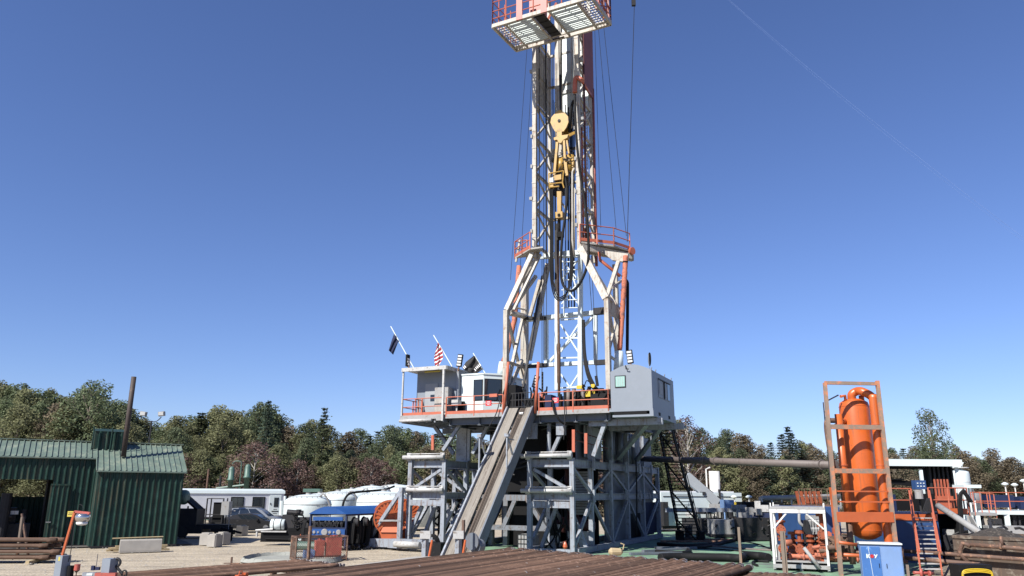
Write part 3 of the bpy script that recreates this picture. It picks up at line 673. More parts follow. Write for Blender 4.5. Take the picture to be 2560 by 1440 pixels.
# ---------------- cars ----------------
def car(name, label, loc, ang, prof, roofp, L_, W_, paint, wr, wb):
    """prof: (x,z) lower body outline top edge; roofp: greenhouse outline"""
    root = thing(name, label, 'car', loc); root.rotation_euler = (0, 0, ang); WL[root.name] = V((0, 0, 0))
    def loft(mb, pts, hw):
        n = len(pts); o = len(mb.v); ys = (-1, -.93, .93, 1)
        for k, yy in enumerate(ys):
            sh = 0 if abs(yy) < .97 else 1
            cx = sum(p[0] for p in pts) / n; cz = sum(p[1] for p in pts) / n
            for x, z in pts:
                y_ = hw(z) * yy; mb.v.append(V((cx + (x - cx) * (1 - .03 * sh), y_, cz + (z - cz) * (1 - .06 * sh))))
        for k in range(3):
            for i in range(n):
                a = o + k * n + i; b = o + k * n + (i + 1) % n; mb.f.append((a, b, b + n, a + n))
        mb.f.append(tuple(o + i for i in reversed(range(n)))); mb.f.append(tuple(o + 3 * n + i for i in range(n)))
    xs_w = (wb / 2, -wb / 2)
    low = [(L_ / 2, .3)]
    bot = []
    for cx in xs_w:
        seg = [(cx + wr * 1.13 * math.cos(t), .36 + wr * 1.13 * math.sin(t)) for t in [math.pi * k / 8 for k in range(9)]]
        bot += [(seg[0][0], .24)] + seg + [(seg[-1][0], .24)]
    body = M(); loft(body, [(L_ / 2 - .02, .3)] + bot + [(-L_ / 2 + .02, .3)] + list(reversed(prof)), lambda z: W_ / 2 * (1 - .05 * max(0, z - .7)))
    bo = body.build('body', paint, root, True)
    cab = M(); loft(cab, roofp, lambda z: W_ / 2 * (.95 - .22 * max(0, z - .95))); cb = cab.build('cabin', paint, root, True)
    zb, zt = roofp[0][1] + .06, max(p[1] for p in roofp) - .1
    # side glass inset into the cabin outline, three panes a side
    def edge(z, front):
        best = None
        for (x0, z0), (x1, z1) in zip(roofp, roofp[1:] + roofp[:1]):
            if min(z0, z1) <= z <= max(z0, z1) and abs(z1 - z0) > 1e-4:
                x = x0 + (x1 - x0) * (z - z0) / (z1 - z0); best = x if best is None else (max(best, x) if front else min(best, x))
        return best
    for sy in (-1, 1):
        xf0, xf1, xr0, xr1 = edge(zb, True) - .22, edge(zt, True) - .2, edge(zb, False) + .25, edge(zt, False) + .2
        cuts = (0, .36, .7, 1)
        for c0, c1 in zip(cuts[:-1], cuts[1:]):
            a = [(lerp(xf0, xr0, c0) - .03, zb), (lerp(xf0, xr0, c1) + .03, zb), (lerp(xf1, xr1, c1) + .03, zt), (lerp(xf1, xr1, c0) - .03, zt)]
            g_ = M(); g_.prism([V((x, sy * (W_ / 2 * (.95 - .22 * max(0, z - .95)) + .008), z)) for x, z in a], V((0, sy * .012, 0))); g_.build('side_window', 'glass', root)
    for fr_ in (True, False):
        x0, x1 = edge(zb, fr_), edge(zt, fr_); s_ = 1 if fr_ else -1; g_ = M(); hw = W_ / 2 * .8
        g_.prism([V((x0 + .02 * s_, -hw, zb)), V((x0 + .02 * s_, hw, zb)), V((x1 + .02 * s_, hw * .85, zt)), V((x1 + .02 * s_, -hw * .85, zt))], V((.012 * s_, 0, .012))); g_.build('windscreen' if fr_ else 'rear_window', 'glass', root)
    for cx in xs_w:
        for sy in (-1, 1):
            t_ = M(); t_.tube_axis(V((cx, sy * (W_ / 2 - .22), wr)), V((0, sy, 0)), [(0, wr * .9), (.03, wr), (.19, wr), (.22, wr * .9)], 22); wh = t_.build('wheel', 'tyre', root, True)
            h_ = M(); h_.tube_axis(V((cx, sy * (W_ / 2 - .0), wr)), V((0, sy, 0)), [(0, wr * .68), (.015, wr * .66), (.02, wr * .1)], 18); h_.build('rim', 'alloy', wh)
    for sy in (-1, 1):
        M().box(V((-L_ / 2 + .05, sy * W_ * .38, .82)), .12, .35, .14).build('tail_light', 'signred', root)
        M().box(V((L_ / 2 - .08, sy * W_ * .38, .68)), .14, .35, .12).build('headlight', 'lightface', root)
        M().box(V((edge(zb, True) - .45, sy * (W_ / 2 + .08), zb + .02)), .18, .2, .13).build('wing_mirror', paint, root)
    for cx in (.0, -.85): M().box(V((cx, -W_ / 2 + .02, .86)), .16, .05, .03).build('door_handle', 'chrome', root)
    return root
sed = horiz(pZ(600, 1331, 0)); 
car('parked_sedan', 'dark grey sedan parked in front of the silver car', sed + V((.55, .9, 0)), math.radians(2), 
    [(-2.42, .5), (-2.4, .95), (-2.0, 1.02), (-1.3, 1.03), (.75, .98), (1.5, .9), (2.2, .74), (2.42, .5)],
    [(1.25, .9), (.55, 1.32), (.1, 1.42), (-.6, 1.43), (-1.2, 1.32), (-2.15, 1.0)], 4.9, 1.85, 'charcoalpaint', .34, 2.8)
su = car('parked_suv', 'silver grey SUV parked behind the dark sedan', sed + V((-.4, 4.6, 0)), math.radians(2),
    [(-2.42, .5), (-2.45, 1.1), (-2.2, 1.15), (-1.3, 1.17), (1.0, 1.14), (1.7, 1.06), (2.25, .9), (2.42, .5)],
    [(1.45, 1.05), (.75, 1.6), (.3, 1.76), (-.6, 1.8), (-1.75, 1.74), (-2.2, 1.5), (-2.38, 1.1)], 4.95, 1.95, 'silverpaint', .38, 2.85)
for sy in (-.62, .62): M().tube([V((.3, sy, 1.84)), V((-1.6, sy, 1.85))], .025, 6).build('roof_rail', 'darksteel', su)

# ---------------- skid truck with engine ----------------
q = horiz(pZ(700, 1363, 0)) + V((0, .6, 0)); et = thing('engine_truck', 'black flatbed engine unit with a white fuel drum', 'truck', q)
def Q2(a, b, z): return q + V((a, b, z))
m_ = M(); m_.box(Q2(.9, 0, .62), 5.0, .9, .8); m_.box(Q2(.2, .3, 1.15), 3.5, 1.3, .25); m_.build('chassis', 'black', et)
m_ = M(); m_.box(Q2(.35, .2, 1.75), .95, 1.0, 1.1); m_.box(Q2(1.35, .2, 1.7), 1.1, .9, .8); m_.box(Q2(2.2, .2, 1.5), .8, .8, .6); m_.tube([Q2(1.0, .1, 2.45), Q2(1.0, .1, 2.7)], .2, 10); m_.tube([Q2(.1, .2, 2.5), Q2(1.3, .2, 2.4)], .22, 10); m_.build('engine', 'darksteel', et)
m_ = M(); r = random.Random(9)
for i in range(9):
    a = Q2(.6 + r.random() * 1.8, -.35, 1.5 + r.random() * .8); b = a + V((r.uniform(-.8, .8), -.1, r.uniform(-.5, .4))); m_.tube(smoothpath([a, lerp(a, b, .5) - ZZ * .15, b], 4), .05, 6)
m_.build('hoses', 'rubber', et)
dm = M().tube_axis(Q2(-.95, -.2, 1.55), V((1, 0, 0)), [(0, .36), (.03, .42), (1.05, .42), (1.08, .36)], 20).build('fuel_drum', 'cleanwhite', et, True)
m_ = M()
for a in (-.7, -.15): m_.tube_axis(Q2(a, -.2, 1.55), V((1, 0, 0)), [(0, .43), (.06, .43)], 20)
split(m_.build('drum_strap', 'black', dm))
m_ = M(); m_.box(Q2(-.6, -.5, 1.02), 1.9, .3, .1); m_.tube([Q2(-2, -.5, 1.1), Q2(-.7, -.5, 1.2)], .07, 8); m_.tube([Q2(-1.9, -.46, .62), Q2(-1.9, -.46, 1.0)], .08, 6); m_.build('drawbar', 'roller', et)
m_ = M(); m_.box(Q2(1.5, -.47, .75), .22, .03, .16); m_.box(Q2(1.9, -.47, .75), .12, .03, .12); m_.build('marker_light', 'orange', et)
M().box(Q2(1.45, -.47, .42), .34, .02, .14).build('number_plate', 'cleanwhite', et)
m_ = M(); m_.tube([Q2(-1.2, -.5, .45), Q2(.9, -.5, .42)], .05, 6); m_.tube([Q2(.6, -.6, .42), Q2(.95, -.6, .42)], .17, 10); m_.build('tow_gear', 'black', et)
et.scale = (.82, .82, .78)
for a in (1.9, 2.8):
    M().tube_axis(Q2(a, -.55, .42), V((0, 1, 0)), [(0, .4), (.25, .4)], 18).build('wheel', 'tyre', et)

# ---------------- white bulk tanks ----------------
TK = [(772, 1300, 1236, 60, 58), (846, 1290, 1228, 66, 50), (960, 1295, 1228, 60, 66), (800, 1290, 1233, 74, 40), (880, 1285, 1222, 76, 52), (930, 1280, 1214, 84, 50), (990, 1280, 1211, 88, 60), (1050, 1280, 1216, 70, 50), (905, 1285, 1220, 92, 46)]
names = ['nearest white domed tank, left of the blue roofed hose unit', 'white domed tank behind the blue roofed hose unit', 'large white domed tank behind the orange reel', 'small white dome showing above the leftmost white tank', 'white domed tank in the second row above the hose unit', 'white domed tank of the third row', 'farthest white dome left of the rig structure', 'white domed tank half hidden by the left steel box', 'faint white dome at the back of the tank cluster']
for (px, by, ty, Yd, hw), nm in zip(TK, names):
    c = horiz(pY(px, 1225, Yd)); zt = pY(px, ty, Yd).z; R_ = hw / 1995 * Yd
    t = thing('bulk_tank', nm, 'tank', c, 'white bulk tanks')
    sh = max(.6, zt - .34 * R_)
    pf = [(.3, R_ * .97), (.32, R_), (sh - .12, R_), (sh - .02, R_ * .985)] + [(sh + (zt - sh) * math.sin(a), R_ * (.985 * math.cos(a))) for a in [math.pi / 2 * k / 8 for k in range(1, 8)]] + [(zt, .1)]
    M().tube_axis(c, ZZ, pf, 32).build('shell', 'cleanwhite', t, True)
    m_ = M()
    m_.tube_axis(c + ZZ * (sh - .14), ZZ, [(0, R_ + .02), (.04, R_ + .02)], 32); m_.build('band', 'deckgrey', t)
    m_ = M(); m_.tube(smoothpath([c + V((R_ * .5, -R_ * .3, zt - .25)), c + V((R_ * .8, -R_ * .5, zt)), c + V((R_ * 1.05, -R_ * .4, sh - .3)), c + V((R_ * 1.05, -R_ * .4, .8))]), .07, 6)
    m_.tube([c + ZZ * (zt - .05), c + ZZ * (zt + .12)], .2, 10); m_.build('fill_pipe', 'deckgrey', t)
    m_ = M()
    for k in range(9):
        a = math.radians(200 + k * 16); e = c + V((math.cos(a) * R_ * .8, math.sin(a) * R_ * .8, sh + (zt - sh) * .5)); m_.beam(e, e + ZZ * .16, .03); 
        a2 = math.radians(200 + (k + 1) * 16); m_.tube([e + ZZ * .16, c + V((math.cos(a2) * R_ * .8, math.sin(a2) * R_ * .8, sh + (zt - sh) * .5 + .16))], .018, 5)
    m_.build('top_rail', 'deckgrey', t)
m_ = M(); m_.tube([pY(742, 1200, 90) * 1, pY(800, 1228, 90)], .05, 6); 
a = pY(782, 1226, 86); m_ = M(); m_.box(a, 1.8, 1.2, .35); tag(m_.build('equipment_box', 'vesselgreen'), 'low green box showing over the leftmost white tank', 'box')
# black suction hose on tanks
m_ = M(); m_.tube(smoothpath([pY(856, 1268, 60), pY(862, 1248, 60), pY(875, 1234, 60.5), pY(905, 1229, 62), pY(960, 1224, 64), pY(985, 1216, 66)]), .085, 8); tag(m_.build('suction_hose', 'rubber', smooth=True), 'thick black hose curving over the white tanks', 'hose')
m_ = M(); m_.tube([pY(703, 1288, 62), pY(705, 1252, 62)], .16, 8); m_.tube([pY(710, 1300, 62), pY(713, 1240, 62)], .09, 8); tag(m_.build('vent_pipe', 'cleanwhite'), 'white upright pipe between trailer and tanks', 'pipe')

# ---------------- orange cable reels ----------------
for px, py, Yd, R_, lab in ((975, 1294, 49, .99, 'front orange spoked cable reel left of the rig'), (1010, 1290, 52, 1.03, 'rear orange cable reel half hidden by the rig frame')):
    c = pY(px, py, Yd); t = thing('cable_reel', lab, 'reel', horiz(c), 'orange cable reels'); axr = V((.25, -1, 0)).normalized()
    sx_ = V((axr.y, -axr.x, 0))
    for s in (0, 1):
        o0 = c + axr * (.45 - .9 * s); m_ = M()
        nn = 40
        for k in range(nn):
            a, b = 2 * math.pi * k / nn, 2 * math.pi * (k + 1) / nn
            m_.beam(o0 + sx_ * math.cos(a) * R_ + ZZ * math.sin(a) * R_, o0 + sx_ * math.cos(b) * R_ + ZZ * math.sin(b) * R_, .08, .08, axr)
        for k in range(24):
            a = 2 * math.pi * k / 24; d = sx_ * math.cos(a) + ZZ * math.sin(a); m_.beam(o0 + d * .2, o0 + d * R_, .1, .04 , axr)
        m_.tube_axis(o0 - axr * .03, axr, [(0, R_ * .93), (.01, R_ * .93)], 36)
        m_.build('flange', 'orange', t)
    M().tube_axis(c - axr * .42, axr, [(0, R_ * .62), (.84, R_ * .62)], 28).build('cable_drum', 'rubber', t)
    m_ = M(); m_.box(horiz(c) + ZZ * .5 + axr * .1, 1.1, 1.1, .8); m_.prism([horiz(c) + axr * .75 + V((-.6, 0, .9)), horiz(c) + axr * .75 + V((.4, 0, .9)), horiz(c) + axr * .55 + V((.55, 0, 1.2)), horiz(c) + axr * .55 + V((-.45, 0, 1.2))], -axr * .5); m_.build('reel_base', 'orange', t)
    M().beam(c + axr * .6 - sx_ * .7 - ZZ * .15, c + axr * .6 + sx_ * .7 - ZZ * .15, .12, .1).build('axle_bar', 'roller', t)

# ---------------- blue roofed hose unit ----------------
Hc = horiz(pZ(772, 1375, 0)); hx = V((1, .0, 0)); hd = AZ(27)
def HU(a, b, z): return Hc + hx * a + hd * b + ZZ * z
hu = thing('accumulator_unit', 'blue roofed control unit with hanging black hoses', 'control unit', Hc)
WH, DH = 2.05, 4.4; ze = 1.98
m_ = M()
for a in (0, WH):
    for b in (0, DH): m_.beam(HU(a, b, .1), HU(a, b, ze), .1)
for z in (1.2, .6): m_.beam(HU(0, 0, z), HU(WH, 0, z), .08)
for a in (0, WH): m_.beam(HU(a, 0, ze - .05), HU(a, DH, ze - .05), .1); m_.beam(HU(a, 0, .2), HU(a, DH, .2), .14)
m_.build('frame', 'deepblue', hu)
m_ = M(); arc = [(WH * k / 10 * 1.06 - .06, ze + .42 * math.sin(math.pi * k / 10)) for k in range(11)]
m_.prism([HU(a, -.15, z) for a, z in arc], hd * (DH + .3)); m_.build('roof', 'hoseblue', hu)
M().box(HU(WH / 2, -.05, ze - .26), 1.7, .06, .2, hx, hd).build('header_panel', 'hoseblue', hu)
pn_ = M().box(HU(WH / 2, -.08, .98), 2.05, .1, .36, hx, V((0, 1, 0))).build('coupling_panel', 'hoseblue', hu)
for a, w_ in ((.12, .12), (.32, .12), (.55, .08), (.92, .26), (1.22, .12), (1.45, .08), (1.72, .2)):
    M().tube_axis(HU(a, -.14, .98), V((0, -1, 0)), [(0, w_ * .75), (.05, w_ * .6)], 12).build('coupling', 'deckgrey', pn_)
m_ = M(); r = random.Random(12)
for k in range(26):
    a = .25 + 1.6 * k / 26; m_.tube(smoothpath([HU(a, .1, ze - .3), HU(a + r.uniform(-.1, .1), .0, 1.45), HU(a + r.uniform(-.15, .15), .05, 1.2)], 3), .03, 5)
m_.build('whip_hoses', 'cable', hu)
m_ = M(); m_.box(HU(WH / 2, 1.2, .85), 1.8, 1.8, 1.3, hx, hd); m_.box(HU(WH / 2, 3, .9), 1.6, 1.2, 1.2, hx, hd); m_.build('pump_block', 'black', hu)
hl = M()
for j, b in enumerate((.6, 1.5, 2.4, 3.3, 4.2)):
    for k in range(3):
        a0_ = WH + .06 + .08 * k; hl.tube(smoothpath([HU(a0_, b - .28, .35), HU(a0_ + .05, b - .3, 1.2), HU(a0_, b - .2, 1.6), HU(a0_, b, 1.78 - .05 * k), HU(a0_, b + .2, 1.6), HU(a0_ + .05, b + .3, 1.2), HU(a0_, b + .28, .3), HU(a0_ - .02, b, .05 + .04 * k), HU(a0_, b - .26, .3)], 4), .055, 6)
hl.build('hose_coils', 'rubber', hu)
for b in (.6, 1.5, 2.4, 3.3, 4.2): M().tube_axis(HU(WH + .02, b, 1.52), hx, [(0, .24), (.3, .24)], 16).build('hose_hanger', 'darksteel', hu)
m_ = M()
for k in range(3): m_.tube(smoothpath([HU(-.02 - .07 * k, .2, ze - .6), HU(-.25 - .05 * k, 0, 1.6), HU(-.3 - .05 * k, -.1, .8), HU(-.1, -.1, .3)], 5), .05, 6)
m_.build('side_hoses', 'rubber', hu)
# ---------------- mesh basket with red canisters ----------------
a, b = horiz(pZ(738, 1404, 0)), horiz(pZ(866, 1400, 0)); bxv = (b - a).normalized(); bkn = V((-bxv.y, bxv.x, 0)); BL = (b - a).length
bk = thing('mesh_basket', 'open expanded metal basket holding red canisters', 'basket', a)
m_ = M(); zt = 1.1
for f_ in (0, 1.3):
    p0, p1 = a + bkn * f_, b + bkn * f_
    for z in (.08, zt): m_.beam(p0 + ZZ * z, p1 + ZZ * z, .05, .05)
for p in (a, b): 
    for z in (.08, zt): m_.beam(p + ZZ * z, p + bkn * 1.3 + ZZ * z, .07, .07)
    for f_ in (0, 1.3): m_.beam(p + bkn * f_, p + bkn * f_ + ZZ * zt, .055)
m_.build('basket_frame', 'rustbrown', bk)
m_ = M()
def meshpanel(p, q_, z0, z1, step=.11):
    L_ = (q_ - p).length; d = (q_ - p).normalized(); n = int((L_ + z1 - z0) / step)
    for i in range(n):
        s = i * step
        for sg in (0, 1):
            x0, x1 = s - (z1 - z0), s; za, zb = z0, z1
            if x0 < 0: za = z0 - x0; x0 = 0
            if x1 > L_: zb = z1 - (x1 - L_); x1 = L_
            if za >= zb: continue
            if sg: m_.beam(p + d * x0 + ZZ * za, p + d * x1 + ZZ * zb, .012)
            else: m_.beam(p + d * (L_ - x0) + ZZ * za, p + d * (L_ - x1) + ZZ * zb, .012)
meshpanel(a, b, .1, zt); meshpanel(a, a + bkn * 1.3, .1, zt); m_.build('wire_mesh', 'rustbrown', bk)
for t_, w_, h_, mm_, lab, nm in ((.5, .42, .8, 'redpaint', 'taller red canister in the mesh basket', 'fuel_canister'), (.78, .75, .95, 'redpaint', 'wide red canister at the right of the mesh basket', 'fuel_canister'), (.3, .5, .35, 'fadedblue', 'pale blue jug in the mesh basket', 'plastic_jug')):
    c = lerp(a, b, t_) + bkn * .6; m_ = M(); m_.box(c + ZZ * (.12 + h_ / 2), w_, .4, h_, bxv, bkn); m_.tube([c + ZZ * (.12 + h_), c + ZZ * (.2 + h_)], .06, 8); m_.box(c + ZZ * (.16 + h_), w_ * .5, .05, .05, bxv, bkn); tag(m_.build(nm, mm_), lab, 'canister')
# containment berm on the gravel
c = horiz(pZ(712, 1398, 0)); m_ = M(); ring = []
for k in range(60):
    t = 2 * math.pi * k / 60; ring.append(c + V((math.copysign(abs(math.cos(t)) ** .6, math.cos(t)) * 2.3, math.copysign(abs(math.sin(t)) ** .6, math.sin(t)) * 2.2, 0)) + V((.5, 0, 0)))
n = 60; r = random.Random(3)
for k in range(n):
    a, b = ring[k], ring[(k + 1) % n]; ca = (a - c).normalized()
    h1 = .15 + .05 * r.random(); m_.add([a + ca * .12, b + (b - c).normalized() * .12, b + ZZ * h1, a + ZZ * h1, a - ca * .14, b - (b - c).normalized() * .14], [(0, 1, 2, 3), (3, 2, 5, 4)])
m_.f.append(tuple(range(len(m_.v), len(m_.v) + n))); m_.v += [p + ZZ * .02 for p in ring]
bm_ = m_.build('spill_berm', 'fabricwhite'); tag(bm_, 'shallow pale fabric spill berm lying on the gravel', 'berm')
m_ = M(); d = horiz(pZ(728, 1378, 0)); m_.tube([d + ZZ * .3, d + V((1.6, -.2, .3))], .24, 10); m_.box(d + V((.4, 0, .25)), .5, .4, .3); tag(m_.build('small_pump', 'vesselgreen'), 'small green pump lying on the pale berm', 'pump')
# posts and stakes in front
q = horiz(pZ(768, 1432, 0)); m_ = M(); zt = pY(768, 1315, q.y).z; m_.beam(q, q + ZZ * zt, .11, .1); tag(m_.build('steel_post', 'rustbrown'), 'brown upright post in front of the mesh basket', 'post')
q = horiz(pZ(578, 1411, 0)); m_ = M(); m_.tube([q, q + ZZ * .32], .05, 8); m_.box(q + V((.02, 0, .05)), .7, .12, .04); tag(m_.build('ground_pin', 'rustbrown'), 'short rusty pin on the gravel near the left pipe rack', 'pin')
# ================= DRILLING RIG =================
FZ = 7.75                                                  # drill floor height
sub = thing('rig_substructure', 'grey steel rig substructure carrying the drill floor', 'substructure', U(-3, 5, 0))
# ---- box towers left and right ----
def tower(u0, u1, w1, diag, mods):
    post = M(); z0, z1, z2 = .15, 3.35, 5.15
    P = .25
    for u in (u0 + P / 2, u1 - P / 2):
        for w_ in [0.15] + mods: post.beam(U(u, w_, z0), U(u, w_, z2), P if w_ < 1 else .26, .26, RD)
    split(post.build('post', 'riggrey', sub))
    hz = M()
    for z, h in ((z1 - .3, .38), (z2 - .28, .42)):
        hz.ibeam(U(u0 + P, .22, z), U(u1 - P, .22, z), .2, h)
        for u in (u0 + .1, u1 - .1): hz.ibeam(U(u, .3, z), U(u, w1, z), .22, h)
        for mw in mods: hz.ibeam(U(u0 + .2, mw, z), U(u1 - .2, mw, z), .2, h)
    hz.beam(U(u0 + P, .12, z1 - .72), U(u1 - P, .12, z1 - .72), .2, .34)
    hz.beam(U(u0, .3, .2), U(u0, w1, .2), .3, .3); hz.beam(U(u1, .3, .2), U(u1, w1, .2), .3, .3); hz.rbox(u0, u1, .2, .5, .05, .3)
    hz.build('floor_beam', 'riggrey', sub)
    ro = M()
    for z in (z1 + .02, z2 + .12):
        ro.tube([U(u0 - .3, -.12, z), U(u1 - .05, -.12, z)], .125, 14)
        for u in (u0 - .02, u1 - .3): ro.rbox(u - .05, u + .2, -.05, .15, z - .2, z + .26)
        ro.beam(U(u0, -.02, z + .2), U(u1 - .2, -.02, z + .2), .08, .06)
    split(ro.build('end_roller', 'roller', sub, True))
    br = M()
    a, b = (u0 + .35, u1 - .35) if diag > 0 else (u1 - .35, u0 + .35)
    br.beam(U(a, .2, z2 - .6), U(b, .2, z1 + .1), .16, .2, RD)
    for u in (u0 + .1, u1 - .1):
        for k, (m0_, m1_) in enumerate(zip([0] + mods[:-1], mods)):
            wa, wb = m0_ + .2, m1_ - .2
            if k % 2: wa, wb = wb, wa
            br.beam(U(u, wa, z2 - .55), U(u, wb, z1), .14, .15)
            br.beam(U(u, wb, z1 - .6), U(u, wa, .4), .16, .17)
    br.beam(U(u0 + .3, 1.4, .3), U(u0 + 1.25, 1.4, z1 - .8), .2, .2, RD); br.beam(U(u1 - .1, 2.2, .3), U(u1 - 1.1, 2.2, z1 - .8), .2, .2, RD)
    br.beam(U(u0 + .3, w1 / 3, z2 - .6), U(u1 - .3, w1 / 3, z1), .16, .16, RD)
    split(br.build('diagonal_brace', 'riggrey', sub))
tower(-9.85, -7.25, 8.5, -1, [2.9, 5.7, 8.5])
tower(-1.95, .85, 18.5, 1, [3.2, 6.9, 10.5, 14.3, 18.5])
# outrigger frame at the far left
m_ = M(); A = pW(1004, 1219, -.4); B = pW(990, 1375, -.4)
m_.beam(A, atz(A, .25), .24, .24, RD); m_.beam(A - ZZ * .15, pW(943, 1318, -.4), .2, .2, RD); m_.beam(A - ZZ * .15, U(-9.8, 0, A.z - .15), .2, .3); m_.beam(pW(943, 1318, -.4), atz(pW(915, 1385, -.4), .2), .2, .2, RD)
m_.rbox(-12.2, -9.2, -.9, -.3, .1, .55); m_.rbox(-10.2, -7.2, -1.3, -.7, .1, .6)
split(m_.build('outrigger_frame', 'riggrey', sub))
m_ = M(); m_.tube([U(-9.6, -1.5, .35), U(-7.9, -1.5, .35)], .17, 14); m_.build('base_roller', 'roller', sub, True)
m_ = M(); m_.beam(pW(1005, 1380, .5), pW(1055, 1265, .5), .2, .22, RD); m_.beam(U(-8.6, 1.6, .2), U(-7.3, 1.6, 2.7), .18, .18, RD); m_.beam(U(-9.4, 3, 2.7), U(-7.4, 3, .3), .2, .2, RD); split(m_.build('long_brace', 'riggrey', sub))
# ---- middle: lower sills, A frames, dark gear ----
m_ = M()
for w_ in (3.2, 8.5):
    m_.beam(U(-7.2, w_, 2.95), U(-1.9, w_, 2.95), .3, .34); m_.beam(U(-7.2, w_, 1.2), U(-1.9, w_, 1.2), .25, .28)
    m_.beam(U(-4.9, w_ - .02, 1.2), U(-4.1, w_ - .02, 2.85), .24, .24, RD); m_.beam(U(-2.1, w_ - .02, 1.2), U(-3.3, w_ - .02, 2.85), .24, .24, RD); m_.beam(U(-6.9, w_ - .02, 1.2), U(-5.6, w_ - .02, 2.85), .24, .24, RD)
for u in (-6.2, -5.2, -2.4): m_.beam(U(u, 4.2, .1), U(u, 4.2, FZ - .8), .3)
split(m_.build('center_frame', 'shadedgrey', sub))  # center members painted darker to stand for the shade they sit in
m_ = M(); m_.rbox(-7.9, -2.0, 9.6, 9.8, .1, FZ - .6); m_.rbox(-5.6, -1.9, 6.8, 6.9, .1, FZ - .6); m_.rbox(-2.0, -1.8, 7, 9.6, .1, FZ - .8); split(m_.build('shade_backdrop', 'black', sub))  # black backdrop added to darken the space behind the ramp
m_ = M(); m_.rbox(-5.5, -2.05, 3.7, 3.8, 3.3, FZ - .65); m_.rbox(-5.4, -2.05, 4.6, 4.7, .1, 2.7); m_.rbox(-1.75, .2, 6.0, 6.1, .1, 5.0); split(m_.build('shade_sheet', 'black', sub))  # added black sheets standing in for deep shade under the floor
cg_ = thing('mud_pump_gear', 'black pumps and hoses packed inside the left steel tower', 'pumps', U(-8.6, 4, 0)); r = random.Random(64)
m_ = M(); m_.rbox(-9.5, -7.6, 3.2, 5.4, .1, 1.9); m_.build('pump_body', 'black', cg_)
m_ = M()
for k in range(12): a = U(r.uniform(-9.5, -7.5), 3.1, r.uniform(.3, 2.8)); m_.tube(smoothpath([a, a + RL * r.uniform(-.5, .5) + ZZ * r.uniform(-.6, .5), a + RL * r.uniform(-.9, .9) - ZZ * r.uniform(0, 1)], 4), r.uniform(.04, .09), 6)
m_.build('hoses', 'rubber', cg_)
m_ = M()
for k in range(9): a = U(r.uniform(-6.6, -5.4), r.uniform(2, 3.4), r.uniform(4.6, 6.9)); m_.box(a, r.uniform(.15, .5), .3, r.uniform(.15, .6), RL, RD)
for k in range(8): a = U(r.uniform(-5.2, -2.3), r.uniform(3.0, 3.6), r.uniform(4.2, 7.0)); m_.tube([a, a + RL * r.uniform(.3, 1.2) + ZZ * r.uniform(-.4, .4)], r.uniform(.04, .1), 6)
tag(m_.build('floor_gear', 'darksteel'), 'dark pipes and boxes hanging in the shade behind the ramp', 'gear')
cc_ = thing('chemical_totes', 'pale caged tote beside the right steel tower foot', 'tote', U(-2.6, 1.5, 0))
M().rbox(-3.0, -2.1, 1.2, 2.1, .15, .95).build('tank', 'deckgrey', cc_)
m_ = M()
for z in (.2, .45, .7, .95): m_.beam(U(-3.02, 1.17, z), U(-2.08, 1.17, z), .025)
for k in range(6): m_.beam(U(-3.02 + k * .188, 1.17, .1), U(-3.02 + k * .188, 1.17, .98), .025)
m_.build('cage', 'darksteel', cc_)
# blow-out preventer stack in the shade
bp = thing('blowout_preventer', 'dark red valve stack standing under the drill floor', 'valve stack', U(-1.2, 5.2, .1))
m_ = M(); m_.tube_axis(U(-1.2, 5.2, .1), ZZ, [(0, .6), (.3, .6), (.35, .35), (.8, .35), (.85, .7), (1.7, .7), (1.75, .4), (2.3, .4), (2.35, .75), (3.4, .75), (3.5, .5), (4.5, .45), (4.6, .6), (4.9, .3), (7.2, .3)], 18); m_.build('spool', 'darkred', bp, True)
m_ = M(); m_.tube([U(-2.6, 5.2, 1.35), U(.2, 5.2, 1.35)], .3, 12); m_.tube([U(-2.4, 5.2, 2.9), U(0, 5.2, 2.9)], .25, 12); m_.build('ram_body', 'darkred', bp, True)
# gear seen through the right tower
m_ = M(); r = random.Random(5)
for k in range(6): m_.tube([U(-1.3 + k * .07, 1.9, .9), U(-1.3 + k * .07, 1.9, 2.6)], .03, 6)
for k in range(8):
    u = r.uniform(-1.6, .2); m_.tube(smoothpath([U(u, 2.2, 2.6), U(u + .1, 2.0, 1.6), U(u + r.uniform(-.4, .4), 1.9, .8), U(u + r.uniform(-.5, .5), 1.8, .15)], 4), .045, 6)
tag(m_.build('hydraulic_lines', 'rubber', smooth=True), 'bundle of black hydraulic lines hanging inside the right steel tower', 'hoses')
m_ = M(); m_.rbox(-1.45, -.95, 2.1, 2.5, .1, 1.5); m_.rbox(-1.6, -1.3, 2.0, 2.3, 1.4, 2.7); m_.rbox(-.8, .4, 3.2, 3.9, .1, 1.1); tag(m_.build('valve_cabinet', 'roller'), 'light grey valve cabinet inside the right steel tower', 'cabinet')
# upper posts between towers and floor
m_ = M()
ua_, ub_ = [(pW(x, 1090, 3.5) - RO).dot(RL) for x in (1143, 1168)]; m_.rbox(ua_, ub_, 3.4, 3.6, 5.1, 7.3); m_.rbox(ub_ + .05, ub_ + .25, 3.4, 3.6, 5.1, 7.3)
split(m_.build('upper_panel', 'roller', sub))
m_ = M(); m_.rbox(-5.9, -4.4, 4.6, 4.7, 5.0, 7.2); m_.rbox(.4, .5, 3, 6, 5.3, FZ - .6); split(m_.build('grey_panel', 'flatgrey', sub))
m_ = M()
